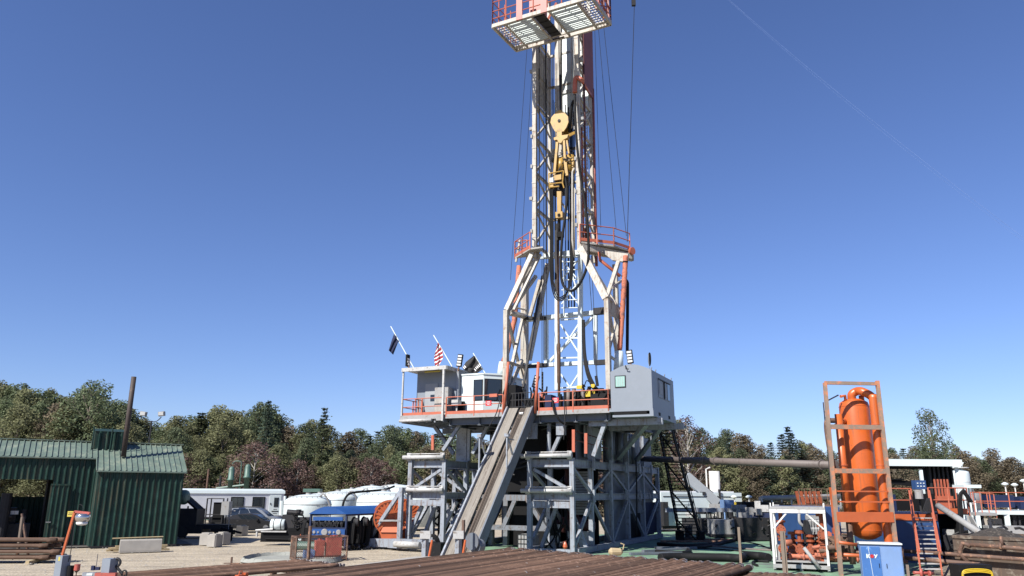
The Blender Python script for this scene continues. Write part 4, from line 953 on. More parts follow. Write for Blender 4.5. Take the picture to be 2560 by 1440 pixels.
# braces up to the floor
for (x0, y0), (x1, y1), w_, s in ((((1108, 1126)), (1150, 1062), .9, .2), ((1080, 1056), (1134, 1134), 2.9, .22), ((1182, 1134), (1222, 1062), 2.0, .2), ((1380, 1133), (1412, 1062), .8, .2), ((1484, 1140), (1512, 1060), .8, .22)):
    m_.beam(pW(x0, y0, w_), pW(x1, y1, w_), s, s, RD)
for u, w_ in ((.75, 3.2), (.75, 7.0), (.75, 10.5), (.75, 14.5)): m_.beam(U(u, w_, 5.1), U(u, w_, FZ - .5), .28)
m_.beam(pU(1545, 1145, .95), pW(1617, 1058, 1.2), .26, .26); m_.beam(pU(1592, 1150, .95), pW(1652, 1068, 4.5), .24, .24)
split(m_.build('knee_brace', 'riggrey', sub))
# side wall panels of the right tower
m_ = M(); m_.rbox(.3, .38, 6.8, 18.3, .3, FZ - .5); m_.rbox(.1, .18, 2.4, 6.6, 5.1, FZ - .5); split(m_.build('side_panel', 'darkshadegrey', sub))  # panels coloured darker to carry the shade of this side
m_ = M(); da_, db_ = pU(1568, 1363, .42), pU(1601, 1313, .42); wa_, wb__ = (da_ - RO).dot(RD), (db_ - RO).dot(RD); m_.rbox(.4, .44, wa_, wb__, .3, 1.9); m_.build('doorway', 'black', sub)
da_, db_ = pU(1615, 1363, .42), pU(1642, 1278, .42); m_ = M(); m_.rbox(.4, .46, (da_ - RO).dot(RD), (db_ - RO).dot(RD), .4, 2.6); m_.build('steel_door', 'navy', sub)
m_ = M()
for w_ in (6.9, 7.7, 9.4, 11.4, 12.6): m_.tube([U(.62, w_, 5.2), U(.62, w_, FZ - .5)], .2, 12)
split(m_.build('riser_pipe', 'darkshadegrey', sub, True))
m_ = M()
for z in (3.15, 4.95):
    for w_ in (3.1, 6.3, 9.6, 12.8, 16): m_.rbox(.9, 1.02, w_ - .12, w_ + .12, z - .4, z + .3)
split(m_.build('lug_plate', 'riggrey', sub))
# white corrugated box behind the tower
m_ = M()
for k in range(16): m_.rbox(-.9, .2, 4.4, 4.5, 2.0 + k * .16, 2.13 + k * .16)
m_.build('louver_panel', 'deckgrey', sub)
# red rail posts on the tower tops
for pts, w_ in ((((1082, 1125, 1088), ), 0.6), (((1434, 1130, 1074), (1465, 1134, 1083)), .4)):
    m_ = M()
    for x, yb, yt in pts: m_.beam(pW(x, yb, w_), pW(x, yt, w_), .17, .1, RD)
    split(m_.build('guard_post', 'railorange', sub))
m_ = M()
for a, b in (((1437, 1077), (1512, 1100)), ((1437, 1100), (1520, 1122)), ((1086, 1090), (1140, 1096)), ((1086, 1111), (1140, 1117))): m_.beam(pW(*a, .4), pW(*b, 3), .05)
split(m_.build('guard_rail', 'darkred', sub))
# ---- floor ----
deck = M(); deck.rbox(-7.4, 3.0, .05, 11, FZ - .1, FZ); deck.build('floor_deck', 'floor', sub)
m_ = M(); m_.rbox(-7.4, -3.45, -.02, .05, FZ - .2, FZ + .04); m_.rbox(-1.4, 3.0, -.02, .05, FZ - .2, FZ + .04); m_.rbox(3.0, 3.06, .06, 2, FZ - .2, FZ + .04)
m_.build('floor_edge', 'deckgrey', sub)
m_ = M()
for w_ in (.5, 2.6, 5, 7.5, 10): m_.ibeam(U(-7.3, w_, FZ - .35), U(2.9, w_, FZ - .35), .25, .45)
for u in (-7.2, -5.2, -3.5, -1.3, .9, 2.7): m_.ibeam(U(u, .3, FZ - .38), U(u, 10.9, FZ - .38), .22, .5)
m_.build('under_beam', 'darkshadegrey', sub)  # underfloor shade painted in as a darker grey
m_ = M(); m_.rbox(-3.3, -1.5, .3, .5, FZ - 1.5, FZ - .6); m_.rbox(-.4, .1, .6, .9, FZ - 1.3, FZ - .55); m_.tube([U(-1.0, 1.0, 5), U(-1.0, 1.0, FZ - .6)], .12, 8); m_.build('hanging_box', 'riggrey', sub)
# left cantilever platform
m_ = M(); m_.rbox(-10.45, -7.45, -.05, 5.2, FZ - .12, FZ - .02); m_.build('wing_deck', 'floor', sub)
m_ = M(); m_.rbox(-10.5, -7.4, -.12, -.05, FZ - .2, FZ + .05); m_.rbox(-7.9, -7.38, -.16, -.12, FZ - .32, FZ + .06); m_.build('wing_edge', 'deckgrey', sub)
m_ = M(); m_.tube([U(-10.5, -.16, FZ - .28), U(-8.2, -.16, FZ - .28)], .09, 12); m_.build('wing_roller', 'roller', sub, True)
m_ = M()
for k in range(6): m_.beam(U(-10.4 + k * .58, 0, FZ - .3), U(-10.4 + k * .58, 5, FZ - .3), .1, .22)
for w_ in (1.5, 3.4): m_.beam(U(-10.4, w_, FZ - .22), U(-7.4, w_, FZ - .22), .1, .14)
m_.ibeam(U(-9.6, 3.6, FZ - .66), U(-6.6, 3.6, FZ - .66), .25, .34)
m_.build('wing_joist', 'riggrey', sub)
RZ0 = FZ + .02
rail('railing', sub, [U(-10.4, 2.4, RZ0), U(-10.4, -.05, RZ0), U(-7.55, -.05, RZ0)])
rail('railing', sub, [U(-7.3, -.0, RZ0), U(-3.5, -.0, RZ0)], step=1.7)
rail('railing', sub, [U(-1.2, -.0, RZ0), U(2.95, -.0, RZ0), U(2.95, 1.7, RZ0)], step=1.9)
rail('railing', sub, [U(-9.6, .15, RZ0), U(-9.6, .9, RZ0)], m='railorange', toe=False, step=.5)
m_ = M()
for u in (-3.42, -1.42): m_.tube([U(u, -.05, FZ - .1), pW(1271 if u < -3 else 1346, 905, -.05)], .085, 10)
split(m_.build('gate_post', 'railorange', sub, True))
m_ = M()
for k in range(9): m_.beam(U(-3.2 + k * .2, .25, FZ), U(-3.2 + k * .2, .25, FZ + 1.15), .03)
for z in (.35, .75, 1.15): m_.beam(U(-3.3, .25, FZ + z), U(-1.5, .25, FZ + z), .04)
m_.build('gate_grid', 'darksteel', sub)
M().rbox(-4.3, -3.8, -.2, -.05, RZ0 + .92, RZ0 + 1.1).build('rail_box', 'railorange', sub)
for u, lb in ((-4.4, 'small red warning sign on the left drill floor railing'), (-.15, 'small red warning sign on the right drill floor railing')):
    s = thing('warning_sign', lb, 'sign', U(u, -.1, RZ0 + .45))
    M().rbox(u - .19, u + .19, -.09, -.06, RZ0 + .42, RZ0 + .72).build('board', 'signred', s)
    m_ = M()
    for k, (w_, z) in enumerate(((.2, .66), (.26, .58), (.14, .5))): m_.rbox(u - w_ / 2, u + w_ / 2, -.1, -.092, RZ0 + z - .015, RZ0 + z + .015)
    m_.build('lettering', 'cleanwhite', s)
# ---- pipe ramp ----
rp = thing('pipe_ramp', 'worn pale pipe ramp sloping up to the drill floor', 'ramp', U(-2.4, -8, 0))
TLf, TRt = pW(1268, 1022, -.1), pW(1334, 1020, -.1)
uL = (TLf - RO).dot(RL); uR = (TRt - RO).dot(RL)
BL_, BR_ = pU(1098, 1392, uL), pU(1188, 1392, uR); wb_ = ((BL_ - RO).dot(RD) + (BR_ - RO).dot(RD)) / 2
zt_, zb_ = FZ + .25, min(BL_.z, BR_.z)
def RPt(s, t, up_=0): # s across 0..1, t 0 top..1 bottom
    p = U(uL + (uR - uL) * s, -.1 + (wb_ + .1) * t, zt_ + (zb_ - zt_) * t); nn = RD * -(zt_ - zb_) + ZZ * -(wb_ + .1) ; nn.normalize()
    return p + nn * up_
def slab(mb, s0, s1, up0, up1):
    mb.add([RPt(s, t, u_) for t in (0, 1.02) for s, u_ in ((s0, up0), (s1, up0), (s1, up1), (s0, up1))], [(0, 3, 2, 1), (4, 5, 6, 7), (0, 1, 5, 4), (1, 2, 6, 5), (2, 3, 7, 6), (3, 0, 4, 7)])
alongmat('rampplate', 'ramp_plate', (RPt(.5, 1) - RPt(.5, 0)).normalized(), (.2, .183, .16), (.135, .118, .1), (.08, .06, .045))
alongmat('rampbrown', 'ramp_brown', (RPt(.5, 1) - RPt(.5, 0)).normalized(), (.11, .09, .075), (.07, .05, .038), (.03, .02, .015))
m_ = M(); slab(m_, .06, .42, -.12, .0); slab(m_, .72, .95, -.12, 0); m_.build('slide_plate', 'rampplate', rp)
m_ = M(); slab(m_, .5, .719, -.14, -.03)
m_.build('center_plate', 'rampbrown', rp)
m_ = M(); slab(m_, .42, .5, -.4, -.32)
for s in (.56, .6, .645, .68): slab(m_, s, s + .012, -.03, -.015)
m_.build('slot', 'black', rp)
m_ = M(); slab(m_, 0, .059, -.45, .16); m_.build('side_channel', 'riggrey', rp)
m_ = M(); slab(m_, .951, 1.0, -.55, .1); m_.build('side_channel', 'darkshadegrey', rp)  # shaded flank: painted darker than the left channel
m_ = M()
for t in [k / 8 for k in range(1, 8)]: m_.beam(RPt(.02, t, -.4), RPt(.97, t, -.4), .12)
m_.build('cross_tie', 'riggrey', rp)
for s in (0.0, .97):
    b = M()
    for t in (.47,): b.beam(RPt(s, t, .1), RPt(s, t, .1) + ZZ * 1.75, .07); b.beam(RPt(s, t - .1, .1), RPt(s, t, .1) + ZZ * 1.75, .08)
    e = RPt(s, .47, .1) + ZZ * 1.75; b.box(e, .25, .2, .16, RL, RD); b.beam(e - ZZ * .2, e - ZZ * .2 + RD * .9, .05)
    b.build('rail_bracket', 'riggrey', rp)
m_ = M(); m_.tube([RPt(.58, .05, .02), RPt(.72, .05, .02)], .08, 8); m_.build('top_roller', 'roller', rp)
# catwalk in front of the ramp
m_ = M(); ca = horiz(U(uL - .1, wb_ - .6, 0)); pd = AZ(30)
cwl = thing('catwalk', 'pale worn catwalk strip between the two pipe racks', 'catwalk', ca)
cA, cB = pZ(1040, 1391, .95), pZ(682, 1441, .95); cC = pZ(1100, 1391, .95); cd_ = (cB - cA).normalized()
m_ = M(); m_.prism([cA, cC, cC + cd_ * 15, cA + cd_ * 15], -ZZ * .12); m_.build('deck', 'worn', cwl)
m_ = M(); m_.beam(cA - ZZ * .3, cA + cd_ * 15 - ZZ * .3, .15, .3); m_.beam(cC - ZZ * .3, cC + cd_ * 15 - ZZ * .3, .15, .3)
for k in range(6): m_.beam(lerp(cA, cC, .5) + cd_ * (k * 2.5 + .3) - ZZ * .9, lerp(cA, cC, .5) + cd_ * (k * 2.5 + .3) - ZZ * .15, .2, .2)
m_.build('support_frame', 'riggrey', cwl)
# posts with caps at the ramp foot
for px, lb in ((1062, 'grey capped post left of the ramp foot'), (1145, 'grey capped post in front of the ramp foot')):
    q = horiz(pY(px, 1396, 35.6)); t = thing('catwalk_post', lb, 'post', q, 'capped posts at the ramp foot'); zt = pY(px, 1328, q.y).z
    m_ = M(); m_.beam(q, q + ZZ * (zt - .3), .26, .2); m_.build('shaft', 'riggrey', t); M().box(q + ZZ * (zt - .15), .46, .4, .32).build('cap', 'roller', t)
    m_ = M(); m_.beam(q + V((.12, -.4, 0)), q + V((.32, -.25, zt - .35)), .1, .05); m_.build('orange_stay', 'orange', t)
q = horiz(pY(1157, 1388, 35.9)); m_ = M(); m_.beam(q, q + ZZ * pY(1157, 1300, q.y).z, .14, .1); tag(m_.build('steel_post', 'rustbrown'), 'thin brown post standing beside the ramp foot', 'post')
q = pW(1182, 1354, -8.6); m_ = M(); m_.tube_axis(q, RL * -.2 - RD, [(0, .38), (.08, .38)], 20); m_.tube_axis(q + RL * .1 - ZZ * .2, RL * .2 + RD, [(.02, .3), (.4, .3)], 16); tag(m_.build('tugger_winch', 'darkshadegrey'), 'dark round winch beside the ramp foot', 'winch')
q = pW(1082, 1362, -5.5); m_ = M()
for k in range(5): m_.tube([q + RL * (math.cos(t) * (.42 - .02 * k)) + ZZ * math.sin(t) * (.5 - .02 * k) - RD * .06 * k for t in [6.283 * j / 20 for j in range(21)]], .03, 5)
m_.box(q - RD * .4 - ZZ * .3 + RL * .5, .9, .9, .9, RL, RD); tag(m_.build('cable_coil', 'rubber'), 'black cable coiled against a dark plate left of the ramp foot', 'cable')

# ---- doghouse left: canopy, lockers, driller's cabin ----
can = thing('shelter_canopy', 'grey flat roofed steel shelter at the left end of the drill floor', 'shelter', U(-9, 2, FZ))
CZt = 10.62
m_ = M(); m_.rbox(-10.45, -7.3, -.2, 4.8, CZt, CZt + .1); m_.rbox(-10.47, -7.28, -.23, -.17, CZt - .1, CZt + .13); m_.rbox(-7.29, -7.23, -.16, 4.8, CZt - .1, CZt + .13); m_.build('roof', 'roller', can)
m_ = M(); m_.beam(U(-10.4, -.1, FZ), U(-10.4, -.1, CZt), .09); m_.beam(U(-7.45, -.16, FZ - .35), U(-7.45, -.16, CZt), .12); m_.build('post', 'roller', can)
m_ = M(); m_.rbox(-10.05, -7.15, 1.0, 3.5, FZ, CZt); m_.build('back_wall', 'housegrey', can)
m_ = M(); m_.rbox(-9.4, -8.5, .95, 1.0, FZ + .05, FZ + 2.1); d_ = m_.build('door', 'flatgrey', can); M().rbox(-9.0, -8.65, .93, .95, FZ + 1.0, FZ + 1.4).build('door_window', 'glass', d_)
m_ = M(); m_.rbox(-8.35, -7.4, .35, .9, FZ, FZ + 1.75); lk = m_.build('locker', 'deckgrey', can); M().rbox(-8.3, -7.45, .31, .35, FZ + .05, FZ + 1.0).build('locker_grille', 'worn', lk)
m_ = M(); m_.tube([U(-9.2, .5, CZt - .08), U(-8.1, .5, CZt - .08)], .05, 8); m_.build('ceiling_light', 'signyellow', can)
m_ = M(); m_.rbox(-7.14, -7.0, .9, 1.9, FZ, CZt - .1); m_.build('corner_column', 'riggrey', can)
m_ = M(); m_.rbox(-7.15, -6.7, .35, .8, FZ + .65, FZ + .95); m_.beam(U(-6.9, .6, FZ), U(-6.9, .6, FZ + .7), .08); tag(m_.build('swivel_lamp', 'roller'), 'small white box lamp on a stand behind the left railing', 'lamp')
m_ = M(); m_.rbox(-7.1, -6.6, .9, 1.1, FZ, FZ + .9); tag(m_.build('dark_locker', 'black'), 'black locker between the shelter and the white cabin', 'locker')
cb = thing('driller_cabin', 'white driller cabin with tinted corner windows on the drill floor', 'cabin', U(-5.5, 2.5, FZ))
z0, z1 = FZ + .03, 10.28
pl = [(-6.98, 1.2), (-5.42, 1.2), (-4.35, 2.15), (-4.35, 4.6), (-6.95, 4.6)]
m_ = M(); m_.prism([U(u, w_, z0) for u, w_ in pl], ZZ * (z1 - z0)); m_.build('wall', 'cleanwhite', cb)
m_ = M(); m_.prism([U(u, w_, z1) for u, w_ in [(-6.99, 1.15), (-5.4, 1.15), (-4.28, 2.12), (-4.28, 4.65), (-7.0, 4.65)]], ZZ * .09); m_.build('roof', 'cleanwhite', cb)
def pane_on(p, q, s0, s1, za, zb, par, fr='black'):
    n_ = (q - p).normalized(); o = n_.cross(ZZ); e0, e1 = lerp(p, q, s0), lerp(p, q, s1); sz = (e1 - e0).length
    f_ = M(); f_.box(lerp(e0, e1, .5) + ZZ * ((za + zb) / 2 - lerp(e0, e1, .5).z) + o * .01, sz + .1, .03, zb - za + .1, n_, o); fo = f_.build('window', fr, par)
    M().box(lerp(e0, e1, .5) + ZZ * ((za + zb) / 2 - lerp(e0, e1, .5).z) + o * .03, sz, .02, zb - za, n_, o).build('pane', 'glass', fo)
pane_on(U(-6.95, 1.2, 0), U(-5.42, 1.2, 0), .6, .95, z0 + .95, z1 - .35, cb)
pane_on(U(-5.42, 1.2, 0), U(-4.35, 2.15, 0), .08, .92, z0 + .95, z1 - .3, cb)
pane_on(U(-4.35, 2.15, 0), U(-4.35, 4.6, 0), .08, .6, z0 + .95, z1 - .3, cb)
# ---- flags ----
def flag(pole, a, b, cols, label, name, f):
    t = thing(name, label, 'flag', a); M().tube([a, b], .035, 6).build('flagpole', 'cleanwhite', t); f(t)
def cloth(grid, nm, m, t):
    m_ = M(); rows = len(grid); n = len(grid[0])
    m_.v = [p for r_ in grid for p in r_]; m_.f = [(i * n + j, i * n + j + 1, (i + 1) * n + j + 1, (i + 1) * n + j) for i in range(rows - 1) for j in range(n - 1)]
    o = m_.build(nm, m, t, True); sd_ = o.modifiers.new('thickness', 'SOLIDIFY'); sd_.thickness = .012; return o
WF = 2.5
def fgrid(px, rows, cols, wav=.08):
    """px: two column outlines in the picture (left edge, right edge), hung in the plane w=WF with folds"""
    lo, hi = px; g_ = []
    def along(pts, t):
        t *= len(pts) - 1; i = min(int(t), len(pts) - 2); a, b = pts[i], pts[i + 1]; f_ = t - i; return (a[0] + (b[0] - a[0]) * f_, a[1] + (b[1] - a[1]) * f_)
    for i in range(rows + 1):
        r_ = []
        a, b = along(lo, i / rows), along(hi, i / rows)
        for j in range(cols + 1):
            t = j / cols; r_.append(pW(a[0] + (b[0] - a[0]) * t, a[1] + (b[1] - a[1]) * t, WF + wav * math.sin(t * 11 + i * .5)))
        g_.append(r_)
    return g_
fa, fb = pW(1034, 919, WF), pW(977, 816, WF)
def f1(t): cloth(fgrid((((986, 832), (980, 850), (972, 876)), ((997, 852), (990, 868), (983, 887))), 8, 8), 'flag_cloth', 'navy', t)
flag(None, fa, fb, None, 'dark navy flag hanging from the leftmost slanted pole', 'navy_flag', f1)
fa, fb = pW(1130, 916, WF), pW(1084, 838, WF)
def f2(t):
    lo, hi = [(1095, 857), (1087, 884), (1085, 898), (1088, 916)], [(1095, 856), (1106, 876), (1108, 895), (1096, 916)]
    def on_(pts, t_):
        t_ = max(0, min(.9999, t_)) * 3; i = int(t_); f_ = t_ - i; return (pts[i][0] + (pts[i + 1][0] - pts[i][0]) * f_, pts[i][1] + (pts[i + 1][1] - pts[i][1]) * f_)
    for k in range(13):
        a0, a1 = k / 13, (k + 1) / 13; L0_, L1__ = on_(lo, a0 * 1.15), on_(lo, a1 * 1.15); H0, H1 = on_(hi, a0 * 1.15 - .15), on_(hi, a1 * 1.15 - .15)
        cloth(fgrid(((L0_, L1__), (H0, H1)), 1, 8, .12), 'stripe', 'flagred' if k % 2 == 0 else 'flagwhite', t)
flag(None, fa, fb, None, 'red and white striped flag drooping from the middle slanted pole', 'striped_flag', f2)
fa, fb = pW(1214, 935, WF), pW(1183, 883, WF)
def f3(t):
    c_ = cloth(fgrid((((1186, 888), (1165, 905), (1156, 920)), ((1188, 893), (1200, 912), (1208, 922))), 6, 10, .12), 'flag_cloth', 'flagblack', t)
    c2 = cloth(fgrid((((1156, 919), (1160, 926), (1170, 931)), ((1208, 921), (1200, 929), (1190, 934))), 3, 10, .1), 'flag_hem', 'flagblack', t)
    m_ = M()
    for k, (x, y) in enumerate(((1190, 927), (1193, 923), (1196, 920), (1199, 917), (1202, 914), (1162, 922), (1165, 919))): m_.beam(pW(x, y, WF - .18), pW(x - 4, y - 5, WF - .18), .05, .03, RD)
    m_.build('flag_lettering', 'flagwhite', t)
flag(None, fa, fb, None, 'black flag with pale lettering beside the white cabin', 'black_flag', f3)
# ---- LED floodlights ----
def ledlight(c, lb, tilt, face=-RD):
    t = thing('led_floodlight', lb, 'floodlight', c); ax_ = (ZZ + RL * tilt).normalized(); sx_ = ax_.cross(face).normalized()
    M().box(c + ax_ * .42, .34, .12, .78, sx_, face).build('housing', 'black', t)
    m_ = M()
    for k in range(4): m_.box(c + ax_ * (.15 + .18 * k) + face * .07, .28, .03, .12, sx_, face)
    m_.build('lamp_row', 'led', t); M().beam(c - ax_ * .25, c + ax_ * .1, .08).build('bracket', 'rustbrown', t)
ledlight(pW(1147, 918, 1.0), 'floodlight with four white lamps beside the black flag', .15)
ledlight(pW(1577, 910, 1.6), 'floodlight with four white lamps on the right grey cabin', -.1)
ledlight(pW(1335, 970, 4.5), 'floodlight with white lamps behind the left gate post', .3)
ledlight(pW(1022, 917, 1.0), 'dark floodlight seen edge on at the left canopy corner', -.25, RL)
# ---- grey cabin right ----
gc = thing('grey_cabin', 'pale grey cabin with a curved roof at the right of the drill floor', 'cabin', U(4.2, 2.5, FZ))
u0, u1, w0, w1 = 3.1, 5.42, 0.0, 5.0; zb, ze = 7.7, 9.79
m_ = M(); arc = [(u0, zb), (u1, zb), (u1, ze)] + [(u1 - (u1 - u0) * k / 12, ze + .36 * math.sin(math.pi * k / 12)) for k in range(1, 12)] + [(u0, ze)]
m_.prism([U(u, w0, z) for u, z in arc], RD * (w1 - w0)); m_.build('shell', 'housegrey', gc)
m_ = M(); m_.rbox(u0 - .1, u1 + .04, -.08, w1 + .05, zb - .12, zb); m_.rbox(u0 + .1, u1 + .06, -.1, w1 + .1, zb - .42, zb - .3)
m_.rbox(u1 - .15, u1 + .06, -.1, w1, zb - .3, zb - .12); m_.build('skid_base', 'housegrey', gc)
m_ = M(); m_.rbox(u0 + .2, u1 - .3, -.11, -.1, zb - .3, zb - .14); m_.rbox(u1 + .061, u1 + .07, 1, 1.4, zb - .3, zb - .12); m_.rbox(u1 + .061, u1 + .07, 3.2, 3.6, zb - .3, zb - .12); split(m_.build('fork_slot', 'black', gc))
a, b = pW(1538, 941, 0), pW(1564, 967, 0); f_ = M().box(lerp(a, b, .5) - RD * .01, .62, .05, .66, RL, RD).build('window', 'darksteel', gc)
M().box(lerp(a, b, .5) - RD * .035, .52, .03, .56, RL, RD).build('pane', 'greenglass', f_)
m_ = M()
for k in (-.13, 0, .13): m_.box(lerp(a, b, .5) - RD * .055 + RL * k, .015, .01, .5, RL, RD)
m_.build('blind_cord', 'roller', f_)
def SP(w_, z, o=.0): return U(u1 + o, w_, z)
f_ = M(); f_.rbox(u1, u1 + .03, 1.35, 3.9, 8.45, 9.42); wn = f_.build('window', 'housegrey', gc)
M().rbox(u1 + .03, u1 + .05, 1.5, 2.2, 8.65, 9.25).build('pane', 'flatgrey', wn); M().rbox(u1 + .03, u1 + .05, 2.75, 3.2, 8.6, 9.22).build('pane', 'flatgrey', wn); M().rbox(u1 + .03, u1 + .05, 3.3, 3.85, 8.48, 9.4).build('pane', 'glass', wn)
m_ = M(); m_.beam(SP(1.3, 9.46, .05), SP(3.95, 9.46, .05), .05, .06); m_.beam(SP(2.5, 8.45, .06), SP(2.5, 9.43, .06), .04, .08); m_.build('window_track', 'darksteel', wn)
m_ = M(); 
for w_ in (.3, 1.2, 3.2, 4.8): m_.tube([SP(w_, ze, -.1), SP(w_, ze + .18, -.05)], .035, 6)
m_.tube([SP(.15, ze, -.15), SP(.15, ze + .9, -.17)], .02, 5); split(m_.build('roof_fitting', 'housegrey', gc))
m_ = M(); m_.tube_axis(pW(1623, 898, 1.5), RL * 1 + RD * .5, [(0, .34), (.04, .34)], 18); tag(m_.build('round_mirror', 'black'), 'black oval disc on a thin rod above the grey cabin', 'disc')
m_ = M(); m_.tube([U(4.0, -.06, ze + .3), U(4.05, -.14, ze + .1), U(4.2, -.14, ze + .08)], .03, 6); m_.build('hook', 'darksteel', gc)
m_ = M(); m_.tube([U(u1 - .6, 5.3, zb - .62), U(u1 + .6, 5.3, zb - .62)], .08, 8); m_.beam(U(1.5, .9, zb - .62), U(u1 + .3, .9, zb - .62), .22, .35); m_.beam(U(1.5, 4.6, zb - .62), U(u1 + .6, 4.6, zb - .62), .22, .35); m_.build('outrigger_beam', 'riggrey', gc)

# ---- MAST ----
mast = thing('drilling_mast', 'tall white lattice drilling mast rising over the drill floor', 'mast', U(-1.2, 4.5, FZ))
uL_, uR_, wF, wR = -2.93, .2, 3.4, 6.1; zt, zm = 39.0, 18.9
def leg(name, a, b, w_=.36, mt='mastwhite', h=None):
    m_ = M(); m_.beam(a, b, w_, h or w_, RD); return m_.build(name, mt, mast)
for u, w_ in ((uL_, wF), (uR_, wF), (uL_, wR), (uR_, wR)): leg('front_leg' if w_ == wF else 'rear_leg', U(u, w_, 18.1), U(u, w_, zt), .27 if w_ == wF else .22)
for u in (uL_, uR_):
    m_ = M(); z = zm + .1; k = 0; P = 2.55
    while z < zt - .5:
        m_.beam(U(u, wF + .15, z), U(u, wR - .1, z), .14, .18)
        m_.beam(U(u, wF + .15, z + .1), U(u, wR - .1, z + P - .1), .13, .13)
        m_.beam(U(u, wF + .1, z + P - .1), U(u, wR - .1, z + P * .5), .1, .1); z += P; k += 1
    m_.build('side_bracing', 'mastwhite', mast)
m_ = M(); z = zm + .1; k = 0
while z < zt - .5:
    m_.beam(U(uL_ + .1, wR, z), U(uR_ - .1, wR, z), .16, .16, RD)
    a, b = (uL_ + .1, uR_ - .1) if k % 2 else (uR_ - .1, uL_ + .1)
    if z > 27: pass
    elif k % 2 == 0: m_.beam(U(a, wR + .05, z), U(b, wR + .05, z + 5.1), .1, .1, RD)
    z += 2.55; k += 1
m_.build('back_bracing', 'mastwhite', mast)
m_ = M(); m_.rbox(uL_ + .7, uR_ - .15, wR - .05, wR + .02, 28.2, 37.5); m_.build('wind_wall', 'cleanwhite', mast)
m_ = M()
for k in range(5): m_.tube([U(-1.15 + k * .2, wR - .12, 27.8), U(-1.15 + k * .2, wR - .12, 37)], .05, 6)
m_.rbox(uL_ + .7, uR_ - .15, wR - .14, wR - .05, 31.0, 31.25); m_.rbox(uL_ + .7, uR_ - .15, wR - .14, wR - .05, 28.2, 28.5); m_.build('wall_rib', 'roller', mast)
m_ = M(); m_.rbox(uR_ + .14, uR_ + .2, wF + .9, wR + .15, 30.2, 36.8); m_.build('side_sheet', 'sheetred', mast)
m_ = M(); m_.rbox(uL_ - .05, uL_ + .02, wF + .5, wR - .2, 29.5, 34); m_.build('side_sheet', 'mastwhite', mast)
m_ = M(); m_.rbox(-1.9, -1.45, 4.6, 4.9, 25, 37); m_.build('block_guide', 'mastwhite', mast)
# crown lugs
m_ = M()
for z in (19.9, 22.2, 24.5, 26.7):
    for u in (uL_, uR_): m_.rbox(u - .22, u - .1, wF - .22, wF - .1, z - .12, z + .12)
m_.build('leg_lug', 'deckgrey', mast)
# red standpipes on the right rear leg, ladder
m_ = M(); m_.tube([U(uR_ + .15, wR + .1, 17.9), U(uR_ + .15, wR + .1, 31)], .1, 10); m_.build('stand_pipe', 'mastred', mast, True)
m_ = M(); m_.tube([U(uR_ + .3, wF + .5, 18.8), U(uR_ + .3, wF + .5, 36)], .075, 10); m_.build('stand_pipe', 'darkred', mast, True)
m_ = M(); m_.tube([U(uR_ + .08, wF + .5, 18.5), U(uR_ + .08, wF + .5, 27)], .06, 8); m_.build('grease_line', 'railorange', mast, True)
m_ = M(); gx = pW(1438, 195, 3.2); g2 = pW(1437, 232, 3.2); m_.tube(smoothpath([g2, gx - ZZ * .15, gx + RL * .15, gx + RL * .5 - ZZ * .3]), .15, 10); m_.tube([gx + RL * .4 - ZZ * .2, pW(1478, 240, 6)], .1, 8); m_.build('gooseneck', 'railorange', mast, True)
# lower section
LF = [(pW(1266, 776, 2), U(*[(pW(1266, 776, 2) - RO).dot(RL), 2.0, FZ])), (pW(1517, 748, 2), U((pW(1517, 748, 2) - RO).dot(RL), 2.0, FZ))]
for a, b in LF: leg('lower_leg', a, b, .27, h=.36)
rl = pW(1312, 700, 5.4); rr = pW(1548, 700, 5.4); uRl, uRr = (rl - RO).dot(RL), (rr - RO).dot(RL)
leg('rear_lower_leg', U(uRl, 5.4, 17.6), U(uRl, 5.4, FZ), .42); leg('rear_lower_leg', U(uRr - .25, 5.4, 17.6), U(uRr - .25, 5.4, FZ), .3)
for (a, b), s in (((pW(1336, 624, 3.4), LF[0][0] + RD * 0), .28), ((pW(1350, 636, 3.7), pW(1284, 775, 2.3)), .19), ((pW(1322, 640, 4.5), pW(1312, 720, 5.3)), .26), ((pW(1345, 640, 3.8), pW(1304, 705, 5.0)), .2), ((pW(1453, 622, 3.3), LF[1][0]), .42), ((pW(1470, 655, 4.0), pW(1546, 775, 3.4)), .26)):
    leg('spreader_leg', a, b, s)
leg('spreader_brace', pW(1546, 655, 3.6), pW(1517, 745, 2.1), .22)
leg('spreader_brace', pW(1340, 690, 3.8), pW(1275, 780, 2.2), .2)
leg('spreader_brace', pW(1290, 655, 4.2), pW(1300, 600, 4.2), .12)
m_ = M()
for a, b, s in (((1271, 800, 2.1), (1295, 905, 5.2), .16), ((1308, 790, 5.2), (1270, 960, 2.1), .18), ((1272, 905, 2.1), (1312, 920, 5.2), .16), ((1295, 905, 5.0), (1312, 975, 5.0), .18), ((1305, 900, 5), (1275, 970, 2.2), .18), ((1274, 782, 2.1), (1316, 792, 5.3), .26), ((1284, 768, 2.5), (1316, 775, 5.3), .08),
                ((1262, 905, 2.1), (1312, 918, 5.2), .14)):
    m_.beam(pW(*a), pW(*b), s, s, RD)
split(m_.build('leg_bracing', 'mastwhite', mast))
m_ = M()
for a, b, s in (((1522, 780, 2.1), (1546, 900, 5.2), .18), ((1546, 780, 5.2), (1524, 870, 2.2), .14), ((1524, 890, 2.1), (1545, 905, 5.2), .14), ((1519, 745, 2.2), (1546, 775, 5.2), .3), ((1530, 720, 2.4), (1556, 700, 5.2), .14)):
    m_.beam(pW(*a), pW(*b), s, s, RD)
m_.prism([pW(1522, 740, 2.6), pW(1552, 778, 3.2), pW(1553, 800, 3.4), pW(1526, 790, 2.8)], RD * .12)
split(m_.build('leg_bracing', 'mastwhite', mast))
